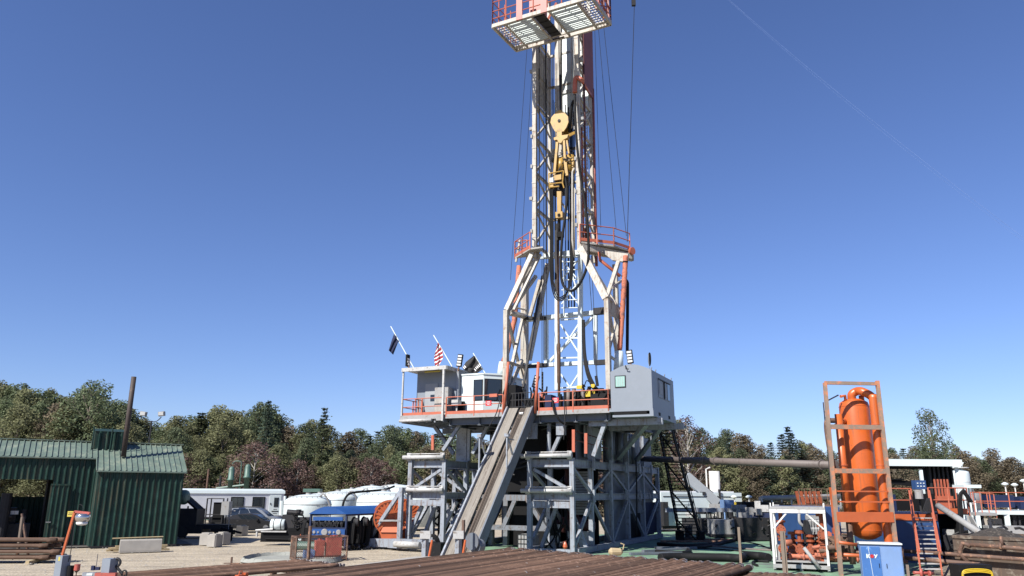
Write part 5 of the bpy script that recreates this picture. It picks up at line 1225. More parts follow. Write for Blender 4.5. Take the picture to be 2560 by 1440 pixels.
leg('hydraulic_ram', pW(1356, 690, 5.0), pW(1308, 968, 2.6), .13, 'darksteel'); leg('raising_strut', pW(1370, 660, 5.0), pW(1322, 900, 4.2), .3); leg('raising_strut', pW(1350, 700, 4.6), pW(1325, 790, 4.6), .2)
# cross frame behind the well
m_ = M()
for a, b, s in (((1318, 799, 5.3), (1518, 779, 5.3), .34), ((1312, 915, 5.3), (1514, 905, 5.3), .3), ((1366, 796, 5.3), (1366, 912, 5.3), .26), ((1489, 783, 5.3), (1489, 906, 5.3), .26), ((1484, 790, 5.35), (1370, 908, 5.35), .2), ((1402, 800, 5.2), (1446, 797, 5.2), .1), ((1360, 640, 5.6), (1450, 632, 5.6), .4), ((1350, 645, 5.6), (1445, 640, 5.6), .2)):
    m_.beam(pW(*a), pW(*b), s * .8, s, RD)
split(m_.build('cross_frame', 'cleanwhite', mast))
m_ = M(); 
for a, b in (((1310, 796), (1366, 796)), ((1310, 917), (1366, 914))): m_.beam(pW(*a, 5.1), pW(*b, 5.1), .2, .3, RD)
m_.box(pW(1345, 788, 4.8), .5, .3, .3, RL, RD); m_.box(pW(1500, 778, 4.8), .8, .4, .4, RL, RD); m_.box(pW(1502, 906, 4.8), .8, .3, .3, RL, RD); m_.box(pW(1356, 913, 4.8), .6, .3, .2, RL, RD); split(m_.build('clamp_joint', 'darksteel', mast))
# guide columns down the front
gl = M(); gl.beam(pW(1392, 730, 4.6), pW(1392, 975, 4.6), .2, .26, RD); gl.build('guide_rail', 'cleanwhite', mast)
gl = M(); gl.beam(pW(1451, 640, 4.6), pW(1451, 966, 4.6), .26, .3, RD); gl.build('guide_rail', 'cleanwhite', mast)
gl = M(); gl.beam(pW(1393, 560, 4.65), pW(1392, 730, 4.65), .24, .24, RD); gl.build('torque_tube', 'darksteel', mast)
gl = M()
for a, b in (((1402, 811), (1446, 880)), ((1446, 811), (1402, 880)), ((1402, 845), (1446, 845)), ((1402, 895), (1446, 894)), ((1402, 935), (1425, 968)), ((1446, 935), (1425, 968)), ((1400, 970), (1448, 967))): gl.beam(pW(*a, 4.6), pW(*b, 4.6), .09, .1, RD)
for a, b in (((1404, 650), (1446, 700)), ((1446, 650), (1404, 700)), ((1404, 705), (1446, 760)), ((1446, 705), (1404, 760))): gl.beam(pW(*a, 4.75), pW(*b, 4.75), .07, .08, RD)
for y in (640, 655, 675, 700, 725, 750, 770): gl.beam(pW(1404, y, 4.7), pW(1446, y - 1, 4.7), .05, .09, RD)
gl.beam(pW(1410, 640, 4.7), pW(1410, 790, 4.7), .07); gl.beam(pW(1432, 690, 4.7), pW(1446, 740, 4.7), .08, .08, RD)
split(gl.build('guide_brace', 'cleanwhite', mast))
# drawn conduits down the back
m_ = M()
for k, px in enumerate((1383, 1388, 1414, 1421, 1428, 1435)):
    m_.tube([pW(px, 250 + 6 * k, 5.7), pW(px, 640, 5.7), pW(px + 1, 770 if k > 1 else 700, 5.5)], .035 + .015 * (k % 2), 6)
m_.build('conduit_bundle', 'cable', mast, True)
m_ = M(); m_.tube([pW(1436, 420, 3.1), pW(1431, 430, 3.1), pW(1431, 600, 3.1), pW(1436, 640, 3.1)], .07, 6); m_.tube([pW(1436, 470, 3.2), pW(1436, 620, 3.2)], .05, 6); m_.build('air_line', 'mastwhite', mast, True)
# right work platform
zp = 18.75
P0 = pZ(1450, 603, zp); P1 = pZ(1535, 612, zp); P2 = pZ(1575, 625, zp)
pu0, pw0 = (P0 - RO).dot(RL), (P0 - RO).dot(RD)
c4 = [P0, P1, P2, P2 + RD * .6, P0 + RD * 2.2]
wp = M(); wp.prism([c4[0], c4[1], c4[2], c4[3], c4[4]], -ZZ * .12); pf = wp.build('work_platform', 'worn', mast)
rail('platform_railing', mast, [P0 + ZZ * .05, P1 + ZZ * .05, P2 + ZZ * .05], h=1.1, step=1.2, r=.035)
rail('platform_railing', mast, [P0 + ZZ * .05 + RD * .1, P0 + ZZ * .05 + RD * 2.0], h=1.1, step=1, r=.035)
m_ = M(); m_.beam(P0 - ZZ * .35 + RD * .15, P2 - ZZ * .4 + RD * .15, .26, .4); m_.beam(P0 - ZZ * .35 + RD * .9, P2 - ZZ * .4 + RD * .6, .26, .4); m_.prism([pW(1500, 625, wF + 1), pW(1570, 634, wF + 1), pW(1566, 655, wF + 1), pW(1530, 650, wF + 1)], RD * .3); m_.build('platform_beam', 'mastwhite', mast)
m_ = M(); m_.tube_axis(P2 + RL * .1 - ZZ * .1, (RL - RD * .6), [(-.2, .22), (.12, .22)], 18); m_.build('sheave', 'railorange', mast)
m_ = M(); m_.tube([pW(1498, 630, 4), pW(1500, 650, 4), pW(1550, 690, 4)], .1, 8); m_.build('feed_pipe', 'railorange', mast, True)
# left small platform
zq = 18.6
Q0, Q1 = pZ(1287, 643, zq), pZ(1325, 620, zq)
Q1 = Q1 if (Q1 - Q0).length < 4 else Q0 + (Q1 - Q0).normalized() * 2.6
lp_ = M(); inn = RL * 1.1
lp_.prism([Q0, Q0 + RL * 1.7, U(uL_ + .3, wF + .2, zq), Q1 + RL * .9, Q1], -ZZ * .1); lp_.build('work_platform', 'worn', mast)
rail('platform_railing', mast, [Q0 + RL * .9, Q0, lerp(Q0, Q1, .5), Q1], h=1.1, step=.9, r=.035)
# wrapped standpipe, right
m_ = M(); pts = [pW(1564, 640, 3.4), pW(1561, 700, 3.2), pW(1556, 780, 3.2), pW(1549, 875, 3.0)]; m_.tube(smoothpath(pts, 8), [.155 + .012 * math.sin(k * 2.3) for k in range(25)], 12); m_.build('wrapped_pipe', 'wrap', mast, True)
m_ = M(); m_.tube([pW(1548, 878, 3.0), pW(1546, 925, 3.0)], [.24, .3], 14); m_.build('pipe_boot', 'cleanwhite', mast, True)
m_ = M(); m_.tube(smoothpath([pW(1563, 700, 3.6), pW(1568, 706, 3.6), pW(1569, 730, 3.6), pW(1568, 885, 3.6)]), .1, 8); m_.build('black_pipe', 'black', mast, True)
m_ = M(); m_.tube([pW(1298, 665, 5.6), pW(1286, 800, 5.2), pW(1268, 880, 4.5), pW(1258, 905, 4.3)], .17, 8); m_.build('wrapped_pipe', 'wrap', mast, True)
m_ = M(); m_.tube([pW(1256, 905, 4.3), pW(1252, 940, 4.3)], [.22, .28], 10); m_.build('pipe_boot', 'cleanwhite', mast, True)
# racking board
rb = 33.0
MB0, MB1, MB2, MB3 = pZ(1231, 66, rb), pZ(1478, -8, rb), pZ(1512, 74, rb), pZ(1290, 125, rb)
ex = (MB1 - MB0); exn = ex.normalized(); ey = (MB3 - MB0); W_ = ex.length; D_ = ey.length; eyn = ey.normalized()
def B(a, b, z=0): return MB0 + exn * a + eyn * b + ZZ * z
m_ = M()
m_.beam(B(0, 0), B(W_, 0), .14, .26); m_.beam(B(0, D_), B(W_, D_), .14, .3); m_.beam(B(0, 0), B(0, D_), .12, .24); m_.beam(B(W_, 0), B(W_, D_), .12, .3)
for a in (.9, W_ * .4, W_ * .58, W_ - 1.0): m_.beam(B(a, .1), B(a, D_ - .1), .12, .2)
m_.beam(B(0, D_ - .35), B(W_, D_ - .35), .1, .16)
m_.build('racking_board', 'mastwhite', mast)
fg = M(); n = 14
for k in range(n):
    b = .2 + (D_ - .7) * k / (n - 1)
    fg.beam(B(1.0, b), B(W_ * .4 - .08, b), .05, .2); fg.beam(B(W_ * .58 + .08, b), B(W_ - 1.1, b), .05, .2)
split(fg.build('pipe_finger', 'cleanwhite', mast))
m_ = M(); m_.prism([B(W_ * .42, .1, -.02), B(W_ * .52, .1, -.02), B(W_ * .52, D_ - .4, -.02), B(W_ * .42, D_ - .4, -.02)], -ZZ * .03)
for k in range(5): m_.beam(B(W_ * .41, .3 + k * .7, -.08), B(W_ * .53, .3 + k * .7, -.08), .05)
m_.build('diving_board', 'darksteel', mast)
for a_s, x0_, x1_ in (((.1, .3, .5, .7), .05, .8), ((W_ - .85, W_ - .65, W_ - .45, W_ - .25), W_ - .9, W_ - .1)):
    gr = M()
    for a in a_s: gr.beam(B(a, .1), B(a, D_ - .1), .03, .06)
    for k in range(12): b = .2 + k * (D_ - .4) / 11; gr.beam(B(x0_, b), B(x1_, b), .03, .05)
    gr.build('walkway_grating', 'roller', mast)
rr_ = M()
for p, q_, n in ((B(0, 0), B(W_, 0), 7), (B(0, 0), B(0, D_), 4), (B(W_, 0), B(W_, D_), 5), (B(W_ - .5, D_), B(W_, D_), 1)):
    for i in range(n + 1): e = lerp(p, q_, i / n); rr_.tube([e, e + ZZ * 2.6], .04, 6)
    for z in (.55, 1.1, 1.8): rr_.tube([p + ZZ * z, q_ + ZZ * z], .035, 6)
rr_.build('board_railing', 'railorange', mast)
m_ = M(); 
for a in (W_ * .29, W_ * .54): m_.beam(B(a, -.05, -.15), B(a, -.05, 2.6), .42, .1, RD)
m_.rbox(-2.0, -1.1, .3, 1.2, rb + .4, rb + 2.2); m_.build('wind_shield', 'redpaint', mast)
m_ = M()
for a in (.3, 1.6): m_.beam(B(a, D_ - .1, .1), B(a + 1.2, D_ + .6, 3.2), .14)
m_.beam(B(W_ - .2, D_ * .4, 0), B(W_ - 1.2, D_ + .4, 4), .14); m_.build('board_stay', 'railorange', mast)
m_ = M(); p0_, p1_ = B(W_ - .1, D_ * .45), B(W_ - .1, D_ - .1)
for e in (p0_, p1_, lerp(p0_, p1_, .5)): m_.beam(e, e + ZZ * 4.5, .1)
for k in range(5): m_.beam(p0_ + ZZ * (.3 + k * .9), p1_ + ZZ * (1.2 + k * .9), .06); m_.beam(p1_ + ZZ * (.3 + k * .9), p0_ + ZZ * (1.2 + k * .9), .06)
m_.build('escape_frame', 'mastred', mast)

# small fittings on the mast
m_ = M(); r = random.Random(50)
for z in [19.5 + 1.27 * k for k in range(14)]:
    for u in (uL_, uR_): m_.box(U(u, wF - .14, z), .29, .03, .1, RL, RD)
split(m_.build('gusset_plate', 'mastwhite', mast))
for z in (22.3, 27.4, 31.8):
    for u, s_ in ((uL_ - .25, -1), (uR_ + .25, 1)):
        lb_ = M(); lb_.box(U(u, wF + .1, z), .3, .22, .2, RL, RD); lb_.beam(U(u - s_ * .1, wF + .1, z), U(u - s_ * .3, wF + .1, z + .1), .05); lb_.build('mast_light', 'deckgrey', mast)
m_ = M()
for k in range(34): m_.beam(U(uR_ - .22, wR - .2, 18.6 + k * .3), U(uR_ - .6, wR - .2, 18.6 + k * .3), .03)
for u in (uR_ - .22, uR_ - .6): m_.beam(U(u, wR - .2, 18.5), U(u, wR - .2, 28.8), .04)
m_.build('mast_ladder', 'roller', mast)
m_ = M(); m_.tube([U(uL_ + .25, wF + .2, 18.5), U(uL_ + .25, wF + .2, 36)], .04, 6); m_.tube([U(uL_ + .3, wF + 1.3, 18.5), U(uL_ + .3, wF + 1.3, 36)], .05, 6); m_.build('cable_tray', 'cable', mast)
m_ = M()
for k, y in enumerate((655, 690, 725, 760, 800, 840)): 
    c_ = pW(1564 - .065 * (y - 640), y, 3.3); m_.tube_axis(c_ - ZZ * .03, ZZ, [(0, .175), (.06, .175)], 12)
m_.build('wrap_strap', 'black', mast)
# ---- travelling block, top drive ----
tb = thing('traveling_block', 'yellow teardrop pulley block hanging inside the mast', 'pulley block', pW(1400, 345, 4.0))
c = pW(1400, 303, 4.0); s_ = 1 / 41.0
def BK(x, y, w_=4.0): return pW(x, y, w_)
out = [(1399, 274), (1411, 281), (1420, 291), (1421, 305), (1416, 318), (1409, 328), (1397, 330), (1388, 329), (1382, 320), (1376, 306), (1378, 294), (1387, 283)]
m_ = M(); m_.prism([BK(x, y, 3.7) for x, y in out], RD * .12); m_.prism([BK(x, y, 3.7) + RD * .62 for x, y in out], RD * .12); m_.build('cheek_plate', 'yellow', tb)
m_ = M(); m_.tube_axis(pW(1399, 303, 3.7) + RD * .14, RD, [(0, .5), (.44, .5)], 24); m_.build('sheave', 'darksteel', tb)
m_ = M(); m_.tube_axis(pW(1398, 302, 3.7) - RD * .06, RD, [(0, .1), (.1, .12)], 14); m_.build('axle', 'darksteel', tb)
m_ = M(); m_.beam(pW(1401, 326, 3.9), pW(1401, 345, 3.9), .35, .4, RD); m_.prism([pW(x, y, 3.7) for x, y in ((1384, 344), (1396, 340), (1404, 338), (1420, 336), (1418, 344), (1407, 350), (1403, 357), (1397, 357), (1393, 349), (1385, 350))], RD * .35); m_.beam(pW(1420, 340, 4.0), pW(1440, 330, 4.3), .12, .18); m_.build('hook_yoke', 'yellow', tb)
m_ = M()
for x0, x1 in ((1400, 1394), (1400.8, 1398), (1401.6, 1402), (1402.4, 1406)): m_.tube([pW(x0, 276, 3.95), pW(x1, 5, 4.4)], .028, 5)
tag(m_.build('hoisting_lines', 'cable'), 'steel hoisting lines from the pulley block up the mast', 'cable')
m_ = M()
for x in (1380.5, 1383, 1367, 1360): m_.tube([pW(x, 140, 4.2), pW(x - 1, 900 if x < 1370 else 560, 4.2)], .022, 5)
tag(m_.build('mast_cables', 'cable'), 'thin dark cables hanging down the left side of the mast', 'cable')
td = thing('top_drive', 'yellow top drive motor hanging below the pulley block', 'top drive', pW(1400, 470, 4.0))
m_ = M()
for a, b, s in (((1394, 356), (1386, 445), .17), ((1411, 352), (1413, 400), .15), ((1418, 352), (1423, 385), .1), ((1413, 395), (1418, 440), .2)): m_.beam(pW(*a, 3.75), pW(*b, 3.75), s, .2, RD)
m_.build('bail_arm', 'yellow', td)
m_ = M(); m_.prism([pW(x, y, 3.9) for x, y in ((1419, 392), (1430, 390), (1434, 400), (1432, 428), (1420, 426), (1416, 405))], RD * .5); m_.box(pW(1402, 412, 4.1), .5, .5, .9, RL, RD); m_.tube([pW(1425, 390, 4.1), pW(1425, 430, 4.1)], .3, 14); m_.build('motor_housing', 'yellow', td, True)
m_ = M(); m_.rbox(0, .01, 0, .01, 0, .01); m_ = M()
for y0, y1, x0, x1 in ((436, 452, 1384, 1406),): m_.box(lerp(pW(x0, y0, 3.5), pW(x1, y1, 3.5), .5), .5, .12, .36, RL, RD)
m_.box(pW(1379, 465, 3.6), .32, .2, .35, RL, RD); m_.build('control_box', 'yellow', td)
m_ = M(); m_.box(pW(1379, 450, 3.5), .26, .08, .3, RL, RD); m_.build('label_plate', 'cleanwhite', td)
m_ = M()
for a, b in (((1372, 434), (1409, 427)), ((1409, 427), (1406, 460)), ((1372, 434), (1374, 468)), ((1374, 460), (1408, 456)), ((1374, 468), (1398, 466)), ((1406, 456), (1410, 470))): m_.tube([pW(*a, 3.5), pW(*b, 3.5)], .045, 6)
m_.build('guard_frame', 'yellow', td)
m_ = M(); r = random.Random(15); m_.box(pW(1404, 430, 4.3), .9, .5, 2.0, RL, RD); m_.box(pW(1398, 475, 4.2), .7, .4, .8, RL, RD)
for k in range(26):
    a = pW(r.uniform(1378, 1432), r.uniform(375, 470), r.uniform(3.6, 3.95)); b = a + V((r.uniform(-.5, .5), 0, r.uniform(-.9, .3))); m_.tube(smoothpath([a, lerp(a, b, .5) + RL * r.uniform(-.3, .3), b], 4), .035, 5)
m_.box(pW(1384, 390, 4.3), .25, .3, .9, RL, RD); m_.build('dark_fittings', 'darksteel', td, True)
m_ = M(); m_.prism([pW(x, y, 3.7) for x, y in ((1392, 478), (1403, 478), (1402, 530), (1393, 530))], RD * .25); m_.prism([pW(x, y, 3.6) for x, y in ((1388, 530), (1406, 528), (1406, 543), (1389, 545))], RD * .4); m_.build('link_arm', 'yellow', td)
M().box(pW(1397, 537, 3.55), .16, .04, .16, RL, RD).build('link_window', 'black', td)
M().tube([pW(1397, 470, 4.0), pW(1398, 600, 4.0)], .11, 8).build('quill', 'darksteel', td, True)
M().box(pW(1401, 587, 3.8), .4, .3, .35, RL, RD).build('grabber', 'black', td)
dp = M(); zA, zB = pW(1398, 600, 4.0), pW(1398, 1035, 4.0); 
prof = [(zB.z + (zA.z - zB.z) * k / 20, .075) for k in range(21)]
dp.tube_axis(atz(zB, FZ), ZZ, [(0, .09), (2.1, .09), (2.2, .12), (4.6, .12), (4.7, .08), (zA.z - FZ, .08)], 12); tag(dp.build('drill_pipe', 'pipebrown', smooth=True), 'brown drill pipe hanging straight down to the drill floor', 'pipe')
# ---- hoses ----
def hose(pts, rad, name, lab, m='rubber', w_=None):
    P_ = [pW(*p) for p in pts]; h = M(); h.tube(smoothpath(P_, 7), rad, 9); o = h.build(name, m, smooth=True); tag(o, lab, 'hose'); return o
hose([(1437, 236, 3.0), (1440, 330, 2.8), (1450, 430, 2.7), (1464, 520, 2.7), (1471, 600, 2.7), (1469, 660, 2.7), (1450, 708, 2.7), (1428, 727, 2.8), (1408, 712, 2.9), (1402, 670, 3.0), (1405, 600, 3.2), (1413, 540, 3.4), (1418, 480, 3.6), (1412, 440, 3.7)], .085, 'rotary_hose', 'thick black ribbed hose looping widest at the right of the mast')
for k in range(3):
    hose([(1375 + 3 * k, 470, 3.6), (1376 + 3 * k, 560, 3.4), (1376 + 2.5 * k, 640, 3.2), (1377 + 3 * k, 700, 3.2), (1386 + 3 * k, 740 - 3 * k, 3.2), (1400, 752 - 4 * k, 3.2), (1415 + 2 * k, 738 - 5 * k, 3.3), (1425 + 3 * k, 690, 3.5), (1426 + 3 * k, 600, 3.8), (1425 + 3 * k, 480, 4.2), (1425 + 3 * k, 320, 4.6)], .04, 'service_hose', ('outermost', 'middle', 'innermost')[k] + ' of the three black hose loops hanging lowest in the mast')
for k in range(3):
    hose([(1456 + 2 * k, 800, 4.2), (1459 + 2 * k, 880, 3.9), (1466 + 3 * k, 930, 3.4), (1478 + 4 * k, 962, 3.0), (1486 + 4 * k, 975, 2.9)], .06, 'floor_hose', ('left', 'centre', 'right')[k] + ' one of the black hoses curving down to the yellow floor machine')
hose([(1437, 250, 3.4), (1430, 262, 3.5), (1426, 300, 3.8), (1424, 330, 4.2)], .1, 'jumper_hose', 'short black hose under the red gooseneck')
hose([(1250, 1000, -.1), (1240, 1035, -.2), (1222, 1068, -.2)], .03, 'draped_cable', 'thin black cable draped over the floor edge left of the ramp', 'cable')
hose([(1381, 1000, -.15), (1386, 1028, -.2), (1398, 1050, -.1), (1414, 1062, .2)], .06, 'draped_hose', 'black hose drooping from the right railing to a brace')
hose([(1410, 1000, -.15), (1412, 1060, -.2), (1409, 1100, 0)], .03, 'thin_cable', 'thin cable hanging below the right half of the floor', 'cable')
hose([(1590, 1150, 9.5), (1592, 1250, 9.4), (1591, 1340, 9.4)], .045, 'tower_hose', 'black hose running down the shaded side of the right tower')
# guy wires
for k, (a, b, lb) in enumerate((((1322, 60), (1276, 700), 'outer guy wire left of the mast'), ((1337, 60), (1288, 880), 'inner guy wire left of the mast'), ((1484, -20), (1502, 570), 'inner guy wire right of the mast'), ((1500, -20), (1566, 590), 'outer guy wire right of the mast, sloping down to the platform'), ((1488, -20), (1540, 570), 'middle guy wire right of the mast'))):
    m_ = M(); m_.tube([pW(*a, 4.5), pW(*b, 4.5)], .016, 4); tag(m_.build('guy_wire', 'cable'), lb, 'wire', 'guy wires of the mast')
m_ = M(); m_.tube([pW(1586, 8, 2.5), pW(1568, 605, 2.5)], .02, 4); m_.box(pW(1584, 6, 2.5), .25, .2, .5); m_.tube([pW(1575, -30, 2.5), pW(1584, 4, 2.5)], .04, 5); tag(m_.build('tag_line', 'cable'), 'long line hanging from a hook at the top edge right of the mast', 'wire')
m_ = M(); wa, wb2 = pW(1810, -12, 2), pZ(2585, 600, 3) if False else pY(2600, 625, 30); m_.tube(sag(wa, wb2, .35, 14), .0045, 4); tag(m_.build('guy_wire', 'wire'), 'upper thin wire crossing the sky at the right', 'wire', 'guy wires over the right yard')
m_ = M(); wa2, wb3 = pW(1807, -12, 2), pY(2598, 634, 30); m_.tube(sag(wa2, wb3, .4, 14), .003, 4); tag(m_.build('guy_wire', 'wire'), 'lower thin wire crossing the sky at the right', 'wire', 'guy wires over the right yard')
m_ = M(); m_.tube([pW(1355, 640, 4), pW(1355, 930, 2.5)], .02, 4); tag(m_.build('hoist_line', 'cable'), 'tugger line hanging left of the drill pipe', 'wire')
m_ = M(); m_.tube([pW(1356, 930, 2.5), pW(1356, 985, 2.5)], .06, 6)
for k in range(5): m_.tube_axis(pW(1356, 935 + k * 8, 2.5), RL, [(-.03, .09), (.03, .09)], 8)
tag(m_.build('hoist_chain', 'darksteel'), 'dark hook chain hanging left of the drill pipe', 'chain')
m_ = M(); m_.tube([pW(1490, 940, 2.5), pW(1494, 965, 2.5)], .09, 6); tag(m_.build('hoist_hook', 'darksteel'), 'dark hook hanging above the yellow floor machine', 'hook')
for a, b, lb in (((1470, 640), (1491, 942), 'left hoist wire over the floor machine'), ((1478, 640), (1493, 942), 'right hoist wire over the floor machine')):
    m_ = M(); m_.tube([pW(*a, 4.0), pW(*b, 2.5)], .018, 4); tag(m_.build('hoist_wire', 'cable'), lb, 'wire')
# ---- floor equipment ----
ir = thing('iron_roughneck', 'dark floor wrench machine with yellow guards on the drill floor', 'machine', U(.9, 1.5, FZ))
m_ = M(); r = random.Random(31); m_.rbox(-.3, 2.6, 1.6, 2.6, FZ, FZ + 1.3)
for k in range(9): u = -.4 + k * .36; m_.tube([U(u, 1.3, FZ + .1), U(u, 1.3, FZ + r.uniform(1.1, 1.65))], r.uniform(.1, .17), 10)
m_.rbox(1.6, 2.6, .9, 1.6, FZ + .3, FZ + 1.0); m_.build('machine_body', 'rubber', ir)
m_ = M()
for k in (.2, .55, 1.1): m_.tube([U(k, 1.05, FZ + .3), U(k, 1.05, FZ + 1.35)], .12, 10)
m_.build('cylinder', 'flowline', ir, True)
for x, y, w_, h_ in ((1450, 968, .38, .2), (1483, 965, .22, .2), (1471, 985, .28, .32), (1485, 981, .13, .26)):
    M().box(pW(x, y, 1.0), w_, .15, h_, RL, RD).build('guard_plate', 'brightyellow', ir)
m_ = M()
for k in range(10): a = pW(r.uniform(1430, 1512), r.uniform(965, 1000), .85); b = a + RL * r.uniform(-.5, .5) + ZZ * r.uniform(-.5, .4); m_.tube(smoothpath([a, lerp(a, b, .5) + ZZ * .25, b], 4), .03, 5)
m_.build('hydraulic_hose', 'black', ir)
m_ = M(); m_.rbox(-.95, .0, 1.4, 2.4, FZ, FZ + .85); m_.prism([U(-.95, 1.38, FZ + .85), U(.0, 1.38, FZ + .85), U(-.15, 1.38, FZ + 1.0), U(-.8, 1.38, FZ + 1.0)], RD); tag(m_.build('tool_box', 'blue'), 'blue steel box on the drill floor behind the railing', 'box')
m_ = M(); m_.rbox(-1.5, -1.1, 1.6, 2.4, FZ, FZ + 1.15); m_.rbox(.05, 2.4, 2.7, 3.1, FZ, FZ + .9); tag(m_.build('dark_cabinet', 'navy'), 'dark navy cabinet behind the blue box on the drill floor', 'cabinet')
m_ = M(); m_.rbox(-4.3, -3.6, 2.0, 3.0, FZ, FZ + 1.9); r = random.Random(3)
for k in range(14): a = U(r.uniform(-4.2, -1.6), r.uniform(1.5, 3), FZ + r.uniform(.8, 1.9)); m_.tube(smoothpath([a, a + V((r.uniform(-.4, .4), 0, -.5)), a + V((r.uniform(-.6, .6), 0, -1.2))], 3), .05, 5)
m_.rbox(-3.2, -2.2, 2.5, 3.2, FZ, FZ + 1.1); tag(m_.build('pipe_handler', 'black'), 'black gear and hoses behind the floor gate', 'machine')
m_ = M(); m_.rbox(-3.5, -3.0, 4.0, 4.3, FZ, FZ + 1.6); m_.rbox(-2.6, -2.3, 3.5, 3.8, FZ, FZ + 1.5); tag(m_.build('hose_reel_stand', 'railorange'), 'orange stand behind the floor gate', 'stand')
# ---- stairs at the rear right ----
sA = pU(1655, 1075, 2.2); 
bw = 17.5; topA, topB = pW(1648, 1080, 11.5), pW(1672, 1080, 11.5); botA, botB = pW(1700, 1350, 16.5), pW(1752, 1352, 16.5)
botA, botB = horiz(pZ(1700, 1352, 0)) , horiz(pZ(1752, 1352, 0)); TYd = botA.y - 4.5; topA = pY(1646, 1066, TYd); topB = pY(1678, 1066, TYd)
stv = thing('access_stairs', 'long black open stairs down from the rear of the rig', 'stairs', botA)
m_ = M()
for a, b in ((topA, botA), (topB, botB)): m_.beam(a, b + ZZ * .1, .08, .3)
m_.build('stringer', 'black', stv)
m_ = M(); n = 34
for k in range(1, n): m_.beam(lerp(topA, botA, k / n), lerp(topB, botB, k / n), .28, .05)
m_.build('tread', 'black', stv)
m_ = M()
for (a, b) in ((topA, botA), (topB, botB)):
    for h in (.5, 1.0): m_.tube([a + ZZ * h, b + ZZ * h], .03, 6)
    for k in range(9): e = lerp(a, b, k / 8); m_.beam(e, e + ZZ * 1.0, .05)
m_.build('handrail', 'black', stv)
m_ = M()
for k in range(4): m_.beam(lerp(topA, botA, k / 4) - ZZ * .3, lerp(topB, botB, (k + 1) / 4) - ZZ * .3, .08)
for p in (botA, botB): m_.box(p + ZZ * .35, .5, .6, .6)
m_.build('stair_brace', 'black', stv)
# ---- pipe racks in the foreground ----
def rack(E0, E1, S0, S1, n, z, rad, name, lab, grp, seed, jit=.0, length=None):
    """pipe ends run from E0 to E1; the other ends from S0 to S1 (near the camera)"""
    r = random.Random(seed)
    for i in range(n):
        t = (i + .5) / n; e = lerp(E0, E1, t); d = (lerp(S0, S1, t) - e); L_ = length or d.length; d.normalize()
        e = e + d * r.uniform(0, jit); e.z = z + r.uniform(-.022, .022)
        m_ = M(); q_ = e + d * L_; q_.z = e.z
        m_.tube([e, e + d * .16, e + d * .165, e + d * .5, e + d * .56, e + d * (L_ - .6), q_], [rad * .72, rad * .72, rad * 1.18, rad * 1.18, rad * .92, rad * .92, rad * .92], 10)
        o = m_.build(name, 'pipebrown', smooth=True); tag(o, lab, 'pipe', grp)
        k = M(); k.tube([e - d * .012, e + d * .13], [rad * .76, rad * .76], 10); k.tube([e + d * .19, e + d * .25], rad * 1.2, 10); k.build('pipe_pin', 'pipecollar', o, True)
        if r.random() < .3: k = M(); a_ = r.uniform(.6, L_ * .6); k.tube([e + d * a_, e + d * (a_ + .07)], rad * .935, 10); k.build('chalk_ring', 'pipecollar', o, True)
E0, E1 = pZ(1285, 1373, 1.15), pZ(1896, 1416, 1.15)
dd = AZ(30.5)
rack(E0, E1, E0 - dd * 12.5, E1 - dd * 12.5, 74, 1.15, .082, 'rack_pipe', 'brown drill pipe lying in the wide rack right of the catwalk', 'drill pipes on the wide rack', 1, .8)
E2, E3 = pZ(1893, 1424, 1.1), pZ(2075, 1433, 1.1)
rack(E2 + dd * -.5, E3 + dd * -.3, E2 - dd * 12, E3 - dd * 12, 16, 1.0, .1, 'rack_pipe', 'thicker brown pipe at the right end of the rack before the white frame', 'thick pipes right of the wide rack', 4, .3)
L0, L1_ = pZ(760, 1401, .95), pZ(868, 1413, .95); dl = (pZ(860, 1401, .95) - pZ(400, 1437, .95)).normalized()
rack(L0, L1_, L0 - dl * 13, L1_ - dl * 13, 15, .95, .066, 'rack_pipe', 'rusty pipe lying in the left rack beyond the catwalk', 'pipes on the left rack', 3, .2)
rk = thing('pipe_rack', 'steel trestles under the wide layer of drill pipes', 'rack', horiz(lerp(E0, E1, .5)))
m_ = M()
for s in (1.0, 5, 9.5):
    a, b = E0 - dd * s, E3 - dd * s; a = atz(a, .98); b = atz(b, .86)
    m_.beam(atz(E0 - dd * s, .97), atz(E1 - dd * s, .97), .2, .18)
    for k in range(6): e = lerp(E0, E1, k / 5) - dd * s; m_.beam(atz(e, 0), atz(e, .9), .16)
split(m_.build('trestle', 'rustbrown', rk))
rk = thing('pipe_rack', 'steel trestles under the thick pipes right of the wide rack', 'rack', horiz(lerp(E2, E3, .5)))
m_ = M()
for s in (1.4, 6, 10): m_.beam(atz(E2 - dd * s, .8), atz(E3 - dd * s, .8), .2, .18); m_.beam(atz(E2 - dd * s, 0), atz(E2 - dd * s, .75), .16); m_.beam(atz(E3 - dd * s, 0), atz(E3 - dd * s, .75), .16)
split(m_.build('trestle', 'rustbrown', rk))
rk = thing('pipe_rack', 'steel trestles under the left rack of rusty pipes', 'rack', horiz(lerp(L0, L1_, .5)))
m_ = M()
for s in (1.2, 5, 9): m_.beam(atz(L0 - dl * s, .77), atz(L1_ - dl * s, .77), .2, .17); m_.beam(atz(L0 - dl * s, 0), atz(L0 - dl * s, .7), .16); m_.beam(atz(L1_ - dl * s, 0), atz(L1_ - dl * s, .7), .16)
split(m_.build('trestle', 'rustbrown', rk))
# orange bracket lying on the left rack
q = pZ(604, 1440, 1.06); m_ = M(); m_.box(q, .3, .18, .07, dl, dl.cross(ZZ)); m_.box(q + dl * .1 + ZZ * .05, .08, .18, .06, dl, dl.cross(ZZ)); m_.tube([q - dl * .09 + ZZ * .02, q - dl * .07 + ZZ * .13, q + ZZ * .13, q + dl * .02 + ZZ * .03], .014, 6); tag(m_.build('lifting_clamp', 'orange'), 'orange lifting clamp lying on the left pipe rack', 'clamp')
